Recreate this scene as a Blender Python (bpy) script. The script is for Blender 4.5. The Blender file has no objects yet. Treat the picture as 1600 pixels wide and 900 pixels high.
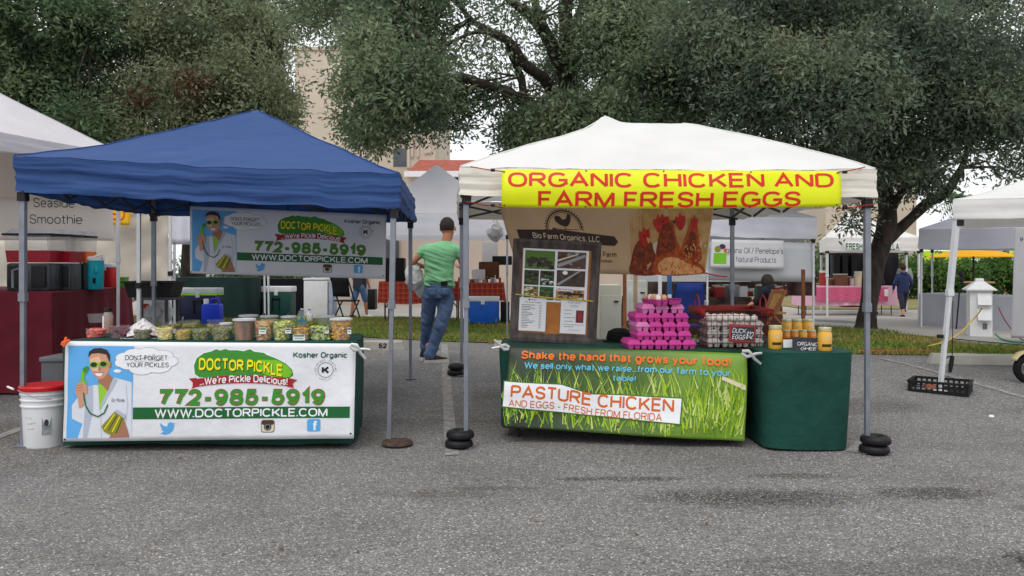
import bpy, bmesh, math, random
import numpy as np
from mathutils import Vector, Matrix, noise, geometry
random.seed(7); np.random.seed(7)
D = bpy.data
scene = bpy.context.scene
COL = scene.collection
R = math.radians
# ---------------------------------------------------------------- camera, world, sun, exposure
FPX, CX, HY, CH = 1240.0, 800.0, 418.0, 1.35      # focal length in photo pixels, centre column, horizon row, eye height
cam = D.cameras.new('camera'); camo = D.objects.new('camera', cam); COL.objects.link(camo)
camo.location = (0, 0, CH); camo.rotation_euler = (R(90), 0, 0)
cam.sensor_width = 36; cam.lens = FPX / 1600 * 36; cam.shift_y = -(450 - HY) / 1600
cam.clip_start = 0.05; cam.clip_end = 600
scene.camera = camo
scene.render.resolution_x = 1024; scene.render.resolution_y = 576
world = D.worlds.new('World'); scene.world = world; world.use_nodes = True
nt = world.node_tree; bg = nt.nodes['Background']
SUN_EL, SUN_AZ = R(58), R(200)
sky = nt.nodes.new('ShaderNodeTexSky'); sky.sky_type = 'NISHITA'; sky.sun_disc = False
sky.sun_elevation = SUN_EL; sky.sun_rotation = SUN_AZ; sky.dust_density = 4; sky.air_density = 1.5
mx = nt.nodes.new('ShaderNodeMix'); mx.data_type = 'RGBA'; mx.inputs[0].default_value = 0.88
mx.inputs[7].default_value = (10.6, 10.8, 11.2, 1)      # cloud layer: even bright overcast
nt.links.new(sky.outputs[0], mx.inputs[6]); nt.links.new(mx.outputs[2], bg.inputs[0])
bg.inputs[1].default_value = 0.112
sun = D.lights.new('sun', 'SUN'); sun.energy = 1.3; sun.angle = R(35); sun.color = (1, .97, .93)
suno = D.objects.new('sun', sun); COL.objects.link(suno)
suno.rotation_euler = (R(90) - SUN_EL, 0, R(-18))      # high, behind the camera
scene.view_settings.view_transform = 'Standard'; scene.view_settings.look = 'None'
scene.view_settings.exposure = 0.0; scene.view_settings.gamma = 1.0
scene.view_settings.use_curve_mapping = False

# ---------------------------------------------------------------- helpers
def ss(a, b, x):
    t = max(0, min(1, (x - a) / (b - a))); return t * t * (3 - 2 * t)
def gz(Y):                                          # the ground swells a little at the planted median
    return 0.15 * ss(6.6, 10.5, Y) + 0.02 * ss(10.5, 13, Y) - 0.27 * ss(17, 24, Y)
def W(px, py, Y): return Vector(((px - CX) / FPX * Y, Y, CH - (py - HY) / FPX * Y))
def GP(px, Y): return Vector(((px - CX) / FPX * Y, Y, gz(Y)))
def GY(py):
    Y = 8.0
    for _ in range(60): Y = .5 * Y + .5 * (CH - gz(Y)) * FPX / (py - HY)
    return Y
def lin(c): return tuple(((x / 255) / 12.92 if x / 255 <= .04045 else (((x / 255) + .055) / 1.055) ** 2.4) for x in c)
MATS = {}
def mat(name, rgb, rough=.7, var=.12, vs=6.0, bump=0.0, bs=40.0, metal=0.0, rgb2=None, spec=.3, stretch=None, trans=0.0, island=0.0, detail=4, lo=.35, hi=.65, wave=None, bdist=.01):
    """procedural principled material; rgb in 0-255 sRGB"""
    if name in MATS: return MATS[name]
    m = D.materials.new(name); m.use_nodes = True; t = m.node_tree; N = t.nodes; L = t.links
    b = N['Principled BSDF']; b.inputs['Roughness'].default_value = rough; b.inputs['Metallic'].default_value = metal
    b.inputs['Specular IOR Level'].default_value = spec
    A = lin(rgb); B = lin(rgb2) if rgb2 else tuple(x * (1 - var) for x in A)
    if not rgb2: A = tuple(min(1, x * (1 + var)) for x in A)
    tc = N.new('ShaderNodeTexCoord'); mp = N.new('ShaderNodeMapping'); L.new(tc.outputs['Object'], mp.inputs[0])
    if stretch: mp.inputs['Scale'].default_value = stretch
    n = N.new('ShaderNodeTexNoise'); n.inputs['Scale'].default_value = vs; n.inputs['Detail'].default_value = detail
    L.new(mp.outputs[0], n.inputs[0])
    r = N.new('ShaderNodeMapRange'); r.inputs[1].default_value = lo; r.inputs[2].default_value = hi; L.new(n.outputs[0], r.inputs[0])
    mi = N.new('ShaderNodeMix'); mi.data_type = 'RGBA'; mi.inputs[6].default_value = (*A, 1); mi.inputs[7].default_value = (*B, 1)
    L.new(r.outputs[0], mi.inputs[0]); out = mi.outputs[2]
    if island:
        g = N.new('ShaderNodeNewGeometry'); hs = N.new('ShaderNodeHueSaturation')
        ma = N.new('ShaderNodeMapRange'); ma.inputs[3].default_value = 1 - island; ma.inputs[4].default_value = 1 + island
        L.new(g.outputs['Random Per Island'], ma.inputs[0]); L.new(ma.outputs[0], hs.inputs['Value']); L.new(out, hs.inputs['Color']); out = hs.outputs[0]
    L.new(out, b.inputs['Base Color'])
    if bump:
        n2 = N.new('ShaderNodeTexNoise'); n2.inputs['Scale'].default_value = bs; n2.inputs['Detail'].default_value = 5
        L.new(mp.outputs[0], n2.inputs[0]); bp = N.new('ShaderNodeBump'); bp.inputs['Strength'].default_value = bump; bp.inputs['Distance'].default_value = bdist
        L.new(n2.outputs[0], bp.inputs['Height']); L.new(bp.outputs[0], b.inputs['Normal'])
    if trans:
        tr = N.new('ShaderNodeBsdfTranslucent'); L.new(out, tr.inputs[0]); ms = N.new('ShaderNodeMixShader'); ms.inputs[0].default_value = trans
        L.new(b.outputs[0], ms.inputs[1]); L.new(tr.outputs[0], ms.inputs[2]); L.new(ms.outputs[0], N['Material Output'].inputs[0])
    MATS[name] = m; return m
def clear(name, rgb, alpha=.25, rough=.15):
    if name in MATS: return MATS[name]
    m = D.materials.new(name); m.use_nodes = True; t = m.node_tree; N = t.nodes; L = t.links
    b = N['Principled BSDF']; b.inputs['Base Color'].default_value = (*lin(rgb), 1); b.inputs['Roughness'].default_value = rough
    tr = N.new('ShaderNodeBsdfTransparent'); ms = N.new('ShaderNodeMixShader'); ms.inputs[0].default_value = alpha
    n = N.new('ShaderNodeTexNoise'); n.inputs['Scale'].default_value = 30; r = N.new('ShaderNodeMapRange')
    r.inputs[3].default_value = alpha * .7; r.inputs[4].default_value = alpha * 1.3; L.new(n.outputs[0], r.inputs[0]); L.new(r.outputs[0], ms.inputs[0])
    L.new(tr.outputs[0], ms.inputs[1]); L.new(b.outputs[0], ms.inputs[2]); L.new(ms.outputs[0], N['Material Output'].inputs[0])
    MATS[name] = m; return m

class MB:
    def __init__(s): s.v = []; s.f = []
    def add(s, vs, fs):
        o = len(s.v); s.v += [tuple(v) for v in vs]; s.f += [tuple(i + o for i in f) for f in fs]; return s
    def quad(s, a, b, c, d): return s.add([a, b, c, d], [(0, 1, 2, 3)])
    def box(s, c, d, rz=0.0, M=None, bev=0.0):
        x, y, z = d[0] / 2, d[1] / 2, d[2] / 2
        M = M or Matrix.Rotation(rz, 3, 'Z'); c = Vector(c)
        if bev:
            bm = bmesh.new(); bmesh.ops.create_cube(bm, size=1)
            for v in bm.verts: v.co = Vector((v.co.x * d[0], v.co.y * d[1], v.co.z * d[2]))
            bmesh.ops.bevel(bm, geom=bm.edges[:], offset=min(bev, min(d) * .45), segments=2, affect='EDGES', profile=.6)
            bm.verts.index_update()
            s.add([c + M @ v.co for v in bm.verts], [tuple(v.index for v in f.verts) for f in bm.faces]); bm.free(); return s
        P = [c + M @ Vector(p) for p in ((-x, -y, -z), (x, -y, -z), (x, y, -z), (-x, y, -z), (-x, -y, z), (x, -y, z), (x, y, z), (-x, y, z))]
        return s.add(P, [(0, 3, 2, 1), (4, 5, 6, 7), (0, 1, 5, 4), (1, 2, 6, 5), (2, 3, 7, 6), (3, 0, 4, 7)])
    def frus(s, c, d0, d1, h, rz=0.0):
        M = Matrix.Rotation(rz, 3, 'Z'); c = Vector(c)
        P = [c + M @ Vector(p) for p in [(-d0[0]/2, -d0[1]/2, 0), (d0[0]/2, -d0[1]/2, 0), (d0[0]/2, d0[1]/2, 0), (-d0[0]/2, d0[1]/2, 0), (-d1[0]/2, -d1[1]/2, h), (d1[0]/2, -d1[1]/2, h), (d1[0]/2, d1[1]/2, h), (-d1[0]/2, d1[1]/2, h)]]
        return s.add(P, [(0, 3, 2, 1), (4, 5, 6, 7), (0, 1, 5, 4), (1, 2, 6, 5), (2, 3, 7, 6), (3, 0, 4, 7)])
    def beam(s, a, b, w, h=None):
        a = Vector(a); b = Vector(b); h = h or w; d = b - a; L_ = d.length
        if L_ < 1e-6: return s
        M = d.to_track_quat('Z', 'Y').to_matrix()
        return s.box((a + b) / 2, (w, h, L_), M=M)
    def tube(s, pts, r, n=8, cap=True, sq=None):
        pts = [Vector(p) for p in pts]; m = len(pts)
        if not hasattr(r, '__len__'): r = [r] * m
        o = len(s.v); up = Vector((.13, .21, 1)).normalized(); prev = None
        for i, p in enumerate(pts):
            t = (pts[min(i + 1, m - 1)] - pts[max(i - 1, 0)]).normalized()
            if prev is None:
                a = t.cross(up if abs(t.dot(up)) < .95 else Vector((1, 0, 0))).normalized()
            else: a = (prev - t * prev.dot(t)).normalized()
            prev = a; b = t.cross(a)
            ri = r[i]; ra, rb = (ri if hasattr(ri, '__len__') else (ri, ri))
            for k in range(n):
                th = 2 * math.pi * k / n; s.v.append(tuple(p + a * math.cos(th) * ra + b * math.sin(th) * rb))
        for i in range(m - 1):
            for k in range(n):
                k2 = (k + 1) % n; s.f.append((o + i * n + k, o + i * n + k2, o + (i + 1) * n + k2, o + (i + 1) * n + k))
        if cap:
            s.f.append(tuple(o + k for k in range(n))[::-1]); s.f.append(tuple(o + (m - 1) * n + k for k in range(n)))
        return s
    def lathe(s, prof, c=(0, 0, 0), n=20, sx=1, sy=1, cap=True):
        c = Vector(c); o = len(s.v); m = len(prof)
        for r_, z in prof:
            for k in range(n):
                th = 2 * math.pi * k / n; s.v.append((c.x + r_ * math.cos(th) * sx, c.y + r_ * math.sin(th) * sy, c.z + z))
        for i in range(m - 1):
            for k in range(n):
                k2 = (k + 1) % n; s.f.append((o + i * n + k, o + i * n + k2, o + (i + 1) * n + k2, o + (i + 1) * n + k))
        if cap:
            s.f.append(tuple(o + k for k in range(n))[::-1]); s.f.append(tuple(o + (m - 1) * n + k for k in range(n)))
        return s
    def ball(s, c, r, n=12, m=8, sc=(1, 1, 1)):
        c = Vector(c); pr = []
        o = len(s.v)
        for i in range(1, m):
            a = math.pi * i / m
            for k in range(n):
                th = 2 * math.pi * k / n
                s.v.append((c.x + r * sc[0] * math.sin(a) * math.cos(th), c.y + r * sc[1] * math.sin(a) * math.sin(th), c.z - r * sc[2] * math.cos(a)))
        for i in range(m - 2):
            for k in range(n):
                k2 = (k + 1) % n; s.f.append((o + i * n + k, o + i * n + k2, o + (i + 1) * n + k2, o + (i + 1) * n + k))
        lo = len(s.v); s.v.append((c.x, c.y, c.z - r * sc[2])); s.v.append((c.x, c.y, c.z + r * sc[2]))
        for k in range(n):
            k2 = (k + 1) % n; s.f.append((o + k2, o + k, lo)); s.f.append((o + (m - 2) * n + k, o + (m - 2) * n + k2, lo + 1))
        return s
    def torus(s, c, Rr, r, n=24, k=8, sz=1.0):
        c = Vector(c); pts = []
        o = len(s.v)
        for i in range(n):
            a = 2 * math.pi * i / n
            for j in range(k):
                b = 2 * math.pi * j / k; q = Rr + r * math.cos(b)
                s.v.append((c.x + q * math.cos(a), c.y + q * math.sin(a), c.z + r * sz * math.sin(b)))
        for i in range(n):
            for j in range(k):
                i2 = (i + 1) % n; j2 = (j + 1) % k
                s.f.append((o + i * k + j, o + i2 * k + j, o + i2 * k + j2, o + i * k + j2))
        return s
    def grid(s, fn, nu, nv, closeu=False):
        o = len(s.v)
        for j in range(nv + 1):
            for i in range(nu + (0 if closeu else 1)): s.v.append(tuple(fn(i / nu, j / nv)))
        w = nu if closeu else nu + 1
        for j in range(nv):
            for i in range(nu):
                i2 = (i + 1) % w if closeu else i + 1
                s.f.append((o + j * w + i, o + j * w + i2, o + (j + 1) * w + i2, o + (j + 1) * w + i))
        return s
    def build(s, name, m, parent=None, local=False, smooth=40, solid=0.0, **props):
        me = D.meshes.new(name); V = s.v
        if parent is not None and not local:
            l = wloc(parent); V = [(x - l.x, y - l.y, z - l.z) for x, y, z in V]
        me.from_pydata(V, [], s.f)
        if smooth:
            me.polygons.foreach_set('use_smooth', [True] * len(me.polygons)); me.set_sharp_from_angle(angle=R(smooth))
        me.materials.append(m)
        o = D.objects.new(name, me); COL.objects.link(o); o.parent = parent
        if solid:
            md = o.modifiers.new('thickness', 'SOLIDIFY'); md.thickness = solid; md.offset = 0
        for k, v in props.items(): o[k] = v
        return o
def wloc(o):
    l = Vector((0, 0, 0))
    while o is not None: l = l + o.location; o = o.parent
    return l
def thing(name, label, cat, loc=(0, 0, 0), group=None, rz=0):
    o = D.objects.new(name, None); COL.objects.link(o); o.location = loc; o.rotation_euler = (0, 0, rz); o.empty_display_size = .1
    o['label'] = label; o['category'] = cat
    if group: o['group'] = group
    return o
def tag(o, label, cat, group=None):
    o['label'] = label; o['category'] = cat
    if group: o['group'] = group
    return o
def dup(root, loc, label, rz=None, group=None):
    r = root.copy(); COL.objects.link(r); r.location = loc
    if rz is not None: r.rotation_euler = (0, 0, rz)
    r['label'] = label
    if group: r['group'] = group
    for ch in list(root.children):
        c = ch.copy(); COL.objects.link(c); c.parent = r
        for g in ch.children:
            e = g.copy(); COL.objects.link(e); e.parent = c
    return r
def applied(o):
    """bake the modifiers of a linked object into its mesh"""
    dg = bpy.context.evaluated_depsgraph_get(); dg.update()
    me = D.meshes.new_from_object(o.evaluated_get(dg)); o.modifiers.clear(); o.data = me
    me.polygons.foreach_set('use_smooth', [True] * len(me.polygons)); return o
def blend(mb, name, m, parent, vox=.012, smooth=6, **props):
    """fuse overlapping limbs into one continuous skin"""
    o = mb.build(name, m, parent, smooth=0, **props)
    md = o.modifiers.new('fuse', 'REMESH'); md.mode = 'VOXEL'; md.voxel_size = vox
    md = o.modifiers.new('soften', 'SMOOTH'); md.iterations = smooth; md.factor = .5
    applied(o)
    if not o.data.materials: o.data.materials.append(m)
    return o
def crumple(o, amp, sc, seed=0, dirn=None, sx=(1, 1, 1)):
    for v in o.data.vertices:
        p = Vector((v.co.x * sc * sx[0] + seed, v.co.y * sc * sx[1], v.co.z * sc * sx[2]))
        if dirn is None: v.co += noise.noise_vector(p) * amp
        else: v.co += Vector(dirn) * noise.noise(p) * amp

# ---------------------------------------------------------------- printed sheets
class Sheet:
    """a flat or wavy sheet; S(u,v) with u to the right and v downwards in 0..1; prints are given in sheet pixels"""
    def __init__(s, S, box, layer=.0012, step=12, nrm=None):
        s.S = S; s.x0, s.y0, s.x1, s.y1 = box; s.layer = layer; s.step = step; s.parts = {}; s.nrm = nrm
    def pos(s, px, py, off):
        u = (px - s.x0) / (s.x1 - s.x0); v = (py - s.y0) / (s.y1 - s.y0)
        p = Vector(s.S(u, v)); e = 1e-3
        n = s.nrm
        if n is None:
            a = Vector(s.S(u + e, v)) - p; b = Vector(s.S(u, v + e)) - p; n = b.cross(a)
            n = n.normalized() if n.length > 0 else Vector((0, -1, 0))
            if n.y > 0: n = -n
        return p + n * off
    def _add(s, V, F, key, layer):
        bm = bmesh.new(); vs = [bm.verts.new((x, y, 0)) for x, y in V]
        for f in F:
            try: bm.faces.new([vs[i] for i in f])
            except ValueError: pass
        if s.step:
            xs = [v[0] for v in V]; ys = [v[1] for v in V]
            for ax, lo, hi in ((0, min(xs), max(xs)), (1, min(ys), max(ys))):
                c = math.ceil(lo / s.step) * s.step
                while c < hi:
                    co = [0, 0, 0]; no = [0, 0, 0]; co[ax] = c; no[ax] = 1
                    bmesh.ops.bisect_plane(bm, geom=bm.verts[:] + bm.edges[:] + bm.faces[:], plane_co=co, plane_no=no, dist=1e-5); c += s.step
        bm.verts.index_update()
        mb = s.parts.setdefault(key, MB())
        mb.add([s.pos(v.co.x, v.co.y, layer * s.layer) for v in bm.verts], [tuple(v.index for v in f.verts) for f in bm.faces]); bm.free()
    def poly(s, pts, key, layer=1):
        t = geometry.tessellate_polygon([[Vector((x, y, 0)) for x, y in pts]]); s._add(pts, t, key, layer)
    def blob(s, pts, key, layer=1):
        n = len(pts); out = []
        for j in range(n):
            a, b, c, d = pts[j - 1], pts[j], pts[(j + 1) % n], pts[(j + 2) % n]
            for k in range(4):
                t = k / 4; out.append(tuple(.5 * ((2 * b[i]) + (c[i] - a[i]) * t + (2 * a[i] - 5 * b[i] + 4 * c[i] - d[i]) * t * t + (3 * b[i] - a[i] - 3 * c[i] + d[i]) * t ** 3) for i in (0, 1)))
        s.poly(out, key, layer)
    def rect(s, x0, y0, x1, y1, key, layer=1): s.poly([(x0, y0), (x1, y0), (x1, y1), (x0, y1)], key, layer)
    def ell(s, cx, cy, rx, ry, key, layer=1, n=20, a0=0, wob=0):
        s.poly([(cx + rx * (1 + wob * math.sin(3 * t + 1) + wob * math.cos(7 * t)) * math.cos(t), cy + ry * (1 + wob * math.sin(5 * t)) * math.sin(t)) for t in [a0 + 2 * math.pi * i / n for i in range(n)]], key, layer)
    def line(s, pts, w, key, layer=1):
        for (ax, ay), (bx, by) in zip(pts, pts[1:]):
            dx, dy = bx - ax, by - ay; l = math.hypot(dx, dy) or 1; nx, ny = -dy / l * w / 2, dx / l * w / 2
            s.poly([(ax + nx, ay + ny), (bx + nx, by + ny), (bx - nx, by - ny), (ax - nx, ay - ny)], key, layer)
    def ring(s, cx, cy, r, w, key, layer=1, a0=0, a1=2 * math.pi, n=28, sy=1):
        s.line([(cx + r * math.cos(a0 + (a1 - a0) * i / n), cy + sy * r * math.sin(a0 + (a1 - a0) * i / n)) for i in range(n + 1)], w, key, layer)
    def build(s, root, nu, nv, m, name='sheet', solid=.001):
        nu = max(nu, int(abs(s.x1 - s.x0) / (s.step or 8) * 1.5)); nv = max(nv, int(abs(s.y1 - s.y0) / (s.step or 8) * 1.5))
        base = MB().grid(lambda u, v: s.pos(s.x0 + (s.x1 - s.x0) * u, s.y0 + (s.y1 - s.y0) * v, -solid / 2 - .0004), min(nu, 110), min(nv, 40)).build(name, m, root, smooth=60, solid=solid)
        for (nm, mt), mb in s.parts.items():
            o = mb.build(nm, mt, root, smooth=0)
            if nm in ('lettering', 'printed_grass', 'photo', 'chalk_writing', 'grommet', 'printed_picture', 'logo'): o['kind'] = 'stuff'
        return base
def bil(tl, tr, br, bl, wave=None):
    tl, tr, br, bl = map(Vector, (tl, tr, br, bl))
    def S(u, v):
        p = tl * (1 - u) * (1 - v) + tr * u * (1 - v) + br * u * v + bl * (1 - u) * v
        return p + wave(u, v) if wave else p
    return S
# ---------------------------------------------------------------- stroke lettering (plain grotesque signwriting alphabet)
def _sup(cx, cy, rx, ry, a0, a1, n=16, e=2.4):
    out = []
    for i in range(n + 1):
        a = R(a0 + (a1 - a0) * i / n); c, s = math.cos(a), math.sin(a)
        out.append((cx + rx * math.copysign(abs(c) ** (2 / e), c), cy + ry * math.copysign(abs(s) ** (2 / e), s)))
    return out
def _cat(P, n=5):
    out = []
    for j in range(len(P) - 1):
        a, b, c, d = P[max(j - 1, 0)], P[j], P[j + 1], P[min(j + 2, len(P) - 1)]
        for k in range(n):
            t = k / n; out.append(tuple(.5 * ((2 * b[i]) + (c[i] - a[i]) * t + (2 * a[i] - 5 * b[i] + 4 * c[i] - d[i]) * t * t + (3 * b[i] - a[i] - 3 * c[i] + d[i]) * t ** 3) for i in (0, 1)))
    out.append(P[-1]); return out
_S = _cat([(.95, .76), (.82, .93), (.5, 1), (.17, .93), (.04, .75), (.15, .58), (.5, .51), (.86, .42), (.97, .25), (.83, .07), (.5, 0), (.16, .07), (.03, .26)])
XH = .70
def _low(P, y0=0, h=XH): return [(x, y0 + y * h) for x, y in P]
_o = _sup(.5, XH / 2, .5, XH / 2, 0, 360, 22)
GL = {  # width, strokes in a unit cell (baseline 0, cap height 1); closed strokes repeat their first point
 'A': (.84, [[(0, 0), (.5, 1), (1, 0)], [(.17, .33), (.83, .33)]]), 'B': (.72, [[(0, 0), (0, 1)], [(0, 1)] + _sup(.55, .76, .35, .24, 90, -90, 8) + [(0, .52)], _sup(.6, .26, .4, .26, 90, -90, 8) + [(0, 0)]]),
 'C': (.80, [_sup(.5, .5, .5, .5, 38, 322, 22)]), 'D': (.76, [[(0, 0), (0, 1)], [(0, 1)] + _sup(.5, .5, .5, .5, 90, -90, 14) + [(0, 0)]]),
 'E': (.64, [[(1, 1), (0, 1), (0, 0), (1, 0)], [(0, .52), (.92, .52)]]), 'F': (.58, [[(1, 1), (0, 1), (0, 0)], [(0, .50), (.86, .50)]]),
 'G': (.84, [_sup(.5, .5, .5, .5, 40, 330, 22), [(.55, .46), (1, .46), (1, .10)]]), 'H': (.74, [[(0, 0), (0, 1)], [(1, 0), (1, 1)], [(0, .52), (1, .52)]]), 'I': (.0, [[(.5, 0), (.5, 1)]]),
 'J': (.5, [[(1, 1), (1, .3)] + _sup(.5, .28, .5, .28, 0, -165, 8)]), 'K': (.74, [[(0, 0), (0, 1)], [(.98, 1), (.04, .36)], [(.34, .58), (1, 0)]]), 'L': (.56, [[(0, 1), (0, 0), (1, 0)]]),
 'M': (.88, [[(0, 0), (0, 1)], [(.0, 1), (.5, 0), (1, 1)], [(1, 1), (1, 0)]]), 'N': (.74, [[(0, 0), (0, 1)], [(0, 1), (1, 0)], [(1, 0), (1, 1)]]), 'O': (.84, [_sup(.5, .5, .5, .5, 0, 360, 26)]),
 'P': (.68, [[(0, 0), (0, 1)], [(0, 1)] + _sup(.6, .74, .4, .26, 90, -90, 8) + [(0, .48)]]), 'Q': (.84, [_sup(.5, .5, .5, .5, 0, 360, 26), [(.6, .25), (1, -.04)]]),
 'R': (.74, [[(0, 0), (0, 1)], [(0, 1)] + _sup(.58, .75, .38, .25, 90, -90, 8) + [(0, .50)], [(.52, .48), (1, 0)]]), 'S': (.70, [_S]), 'T': (.68, [[(0, 1), (1, 1)], [(.5, 1), (.5, 0)]]),
 'U': (.74, [[(0, 1), (0, .3)] + _sup(.5, .3, .5, .3, 180, 360, 12) + [(1, 1)]]), 'V': (.80, [[(0, 1), (.5, 0), (1, 1)]]), 'W': (1.14, [[(0, 1), (.26, 0), (.5, .96), (.74, 0), (1, 1)]]), 'X': (.74, [[(0, 0), (1, 1)], [(0, 1), (1, 0)]]),
 'Y': (.76, [[(0, 1), (.5, .46), (1, 1)], [(.5, .46), (.5, 0)]]), 'Z': (.68, [[(0, 1), (1, 1), (0, 0), (1, 0)]]),
 '0': (.62, [_sup(.5, .5, .5, .5, 0, 360, 24)]), '1': (.30, [[(0, .70), (.4, .80), (.85, 1), (.85, 0)]]), '2': (.60, [_cat([(.04, .70), (.14, .92), (.5, 1), (.86, .91), (.95, .70), (.82, .48), (.42, .22), (.02, .0)]) + [(1, 0)]]),
 '3': (.60, [_cat([(.05, .8), (.3, .98), (.6, .99), (.9, .8), (.8, .58), (.45, .52)]), _cat([(.45, .52), (.85, .45), (.98, .25), (.7, .02), (.35, .01), (.03, .22)])]), '4': (.64, [[(.72, 0), (.72, 1), (0, .28), (1, .28)]]),
 '5': (.60, [[(.94, 1), (.20, 1), (.08, .48)] + _cat([(.2, .58), (.5, .65), (.88, .55), (.98, .32), (.8, .06), (.45, 0), (.12, .08), (.02, .24)])]), '6': (.62, [_cat([(.92, .84), (.6, 1), (.25, .9), (.03, .5), (.1, .15), (.5, 0), (.9, .1), (.98, .32), (.8, .58), (.5, .64), (.15, .52), (.04, .32)])]),
 '7': (.60, [[(0, 1), (1, 1), (.62, .55), (.36, 0)]]), '8': (.62, [_sup(.5, .76, .43, .24, 0, 360, 18), _sup(.5, .26, .5, .26, 0, 360, 18)]),
 '9': (.62, [_cat([(.08, .16), (.4, 0), (.75, .1), (.97, .5), (.9, .85), (.5, 1), (.1, .9), (.02, .68), (.2, .42), (.5, .36), (.85, .48), (.96, .68)])]),
 '-': (.36, [[(0, .36), (1, .36)]]), '.': (.02, [[(.5, -.06), (.5, .10)]]), "'": (.02, [[(.5, .74), (.5, 1.04)]]), '!': (.02, [[(.5, 1), (.5, .28)], [(.5, .08), (.5, -.06)]]), '/': (.36, [[(0, -.05), (1, 1.05)]]), ',': (.08, [[(.6, .08), (.2, -.16)]]), '$': (.6, [_S, [(.5, -.12), (.5, 1.12)]]), '*': (.3, [[(0, .5), (1, .5)], [(.5, .2), (.5, .8)]]),
 'a': (.54, [_cat([(.08, .55), (.3, .69), (.72, .68), (.92, .5)]) + [(.92, 0)], _cat([(.92, .42), (.45, .38), (.06, .24), (.16, .03), (.5, .0), (.92, .22)])]), 'b': (.60, [_o, [(0, 0), (0, 1)]]), 'c': (.54, [_sup(.5, XH / 2, .5, XH / 2, 45, 315, 18)]), 'd': (.60, [_o, [(1, 0), (1, 1.02)]]),
 'e': (.58, [[(.02, XH * .5), (.98, XH * .5)] + _sup(.5, XH / 2, .5, XH / 2, 8, 315, 20)]), 'f': (.34, [_cat([(1, 1), (.6, 1), (.4, .85)]) + [(.4, 0)], [(0, XH), (.95, XH)]]), 'g': (.60, [_o, [(1, XH), (1, .02)] + _cat([(1, .02), (.85, -.24), (.45, -.30), (.06, -.18)])]),
 'h': (.56, [[(0, 0), (0, 1)], [(0, .42)] + _sup(.5, .42, .5, XH - .42, 180, 0, 10) + [(1, 0)]]), 'i': (.0, [[(.5, 0), (.5, XH)], [(.5, .88), (.5, 1.02)]]), 'j': (.1, [[(.8, XH), (.8, -.1), (0, -.25)]]), 'k': (.54, [[(0, 0), (0, 1)], [(.94, XH), (.06, .24)], [(.36, .42), (1, 0)]]), 'l': (.0, [[(.5, 0), (.5, 1)]]),
 'm': (.90, [[(0, 0), (0, XH)], [(0, .44)] + _sup(.25, .44, .25, XH - .44, 180, 0, 8) + [(.5, 0)], [(.5, .44)] + _sup(.75, .44, .25, XH - .44, 180, 0, 8) + [(1, 0)]]), 'n': (.56, [[(0, 0), (0, XH)], [(0, .42)] + _sup(.5, .42, .5, XH - .42, 180, 0, 10) + [(1, 0)]]),
 'o': (.60, [_o]), 'p': (.60, [_o, [(0, XH), (0, -.28)]]), 'q': (.60, [_o, [(1, XH), (1, -.28)]]), 'r': (.32, [[(0, 0), (0, XH)], [(0, .38), (.35, XH * .92), (1, XH)]]), 's': (.50, [_low(_S)]), 't': (.34, [[(.38, .95), (.38, .15)] + _cat([(.38, .15), (.5, .01), (.95, .0)]), [(0, XH), (.92, XH)]]),
 'u': (.56, [[(0, XH), (0, .28)] + _sup(.5, .28, .5, .28, 180, 360, 10), [(1, XH), (1, 0)]]), 'v': (.56, [[(0, XH), (.5, 0), (1, XH)]]), 'w': (.82, [[(0, XH), (.25, 0), (.5, XH), (.75, 0), (1, XH)]]), 'x': (.54, [[(0, 0), (1, XH)], [(0, XH), (1, 0)]]), 'y': (.56, [[(0, XH), (.5, .02)], [(1, XH), (.4, -.18), (.1, -.28)]]), 'z': (.52, [[(0, XH), (1, XH), (0, 0), (1, 0)]])}
def ribbon(P, w):
    """mitred strip about a polyline"""
    Q = [P[0]]
    for p in P[1:]:
        if math.hypot(p[0] - Q[-1][0], p[1] - Q[-1][1]) > 1e-4: Q.append(p)
    closed = len(Q) > 3 and math.hypot(Q[0][0] - Q[-1][0], Q[0][1] - Q[-1][1]) < .02 * w + 1e-3
    if closed: Q = Q[:-1]
    n = len(Q); V = []
    for i in range(n):
        a = Q[i - 1] if (i or closed) else None; b = Q[i]; c = Q[(i + 1) % n] if (i < n - 1 or closed) else None
        def nd(p, q): dx, dy = q[0] - p[0], q[1] - p[1]; l = math.hypot(dx, dy) or 1; return -dy / l, dx / l
        if a is None: m = nd(b, c); k = 1
        elif c is None: m = nd(a, b); k = 1
        else:
            n1, n2 = nd(a, b), nd(b, c); mx, my = n1[0] + n2[0], n1[1] + n2[1]; l = math.hypot(mx, my)
            if l < .3: m = n1; k = 1
            else: m = (mx / l, my / l); k = min(2.6, 1 / max(.2, m[0] * n1[0] + m[1] * n1[1]))
        V += [(b[0] + m[0] * w / 2 * k, b[1] + m[1] * w / 2 * k), (b[0] - m[0] * w / 2 * k, b[1] - m[1] * w / 2 * k)]
    F = [(2 * i, 2 * i + 1, 2 * ((i + 1) % n) + 1, 2 * ((i + 1) % n)) for i in range(n if closed else n - 1)]
    return V, F
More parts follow.
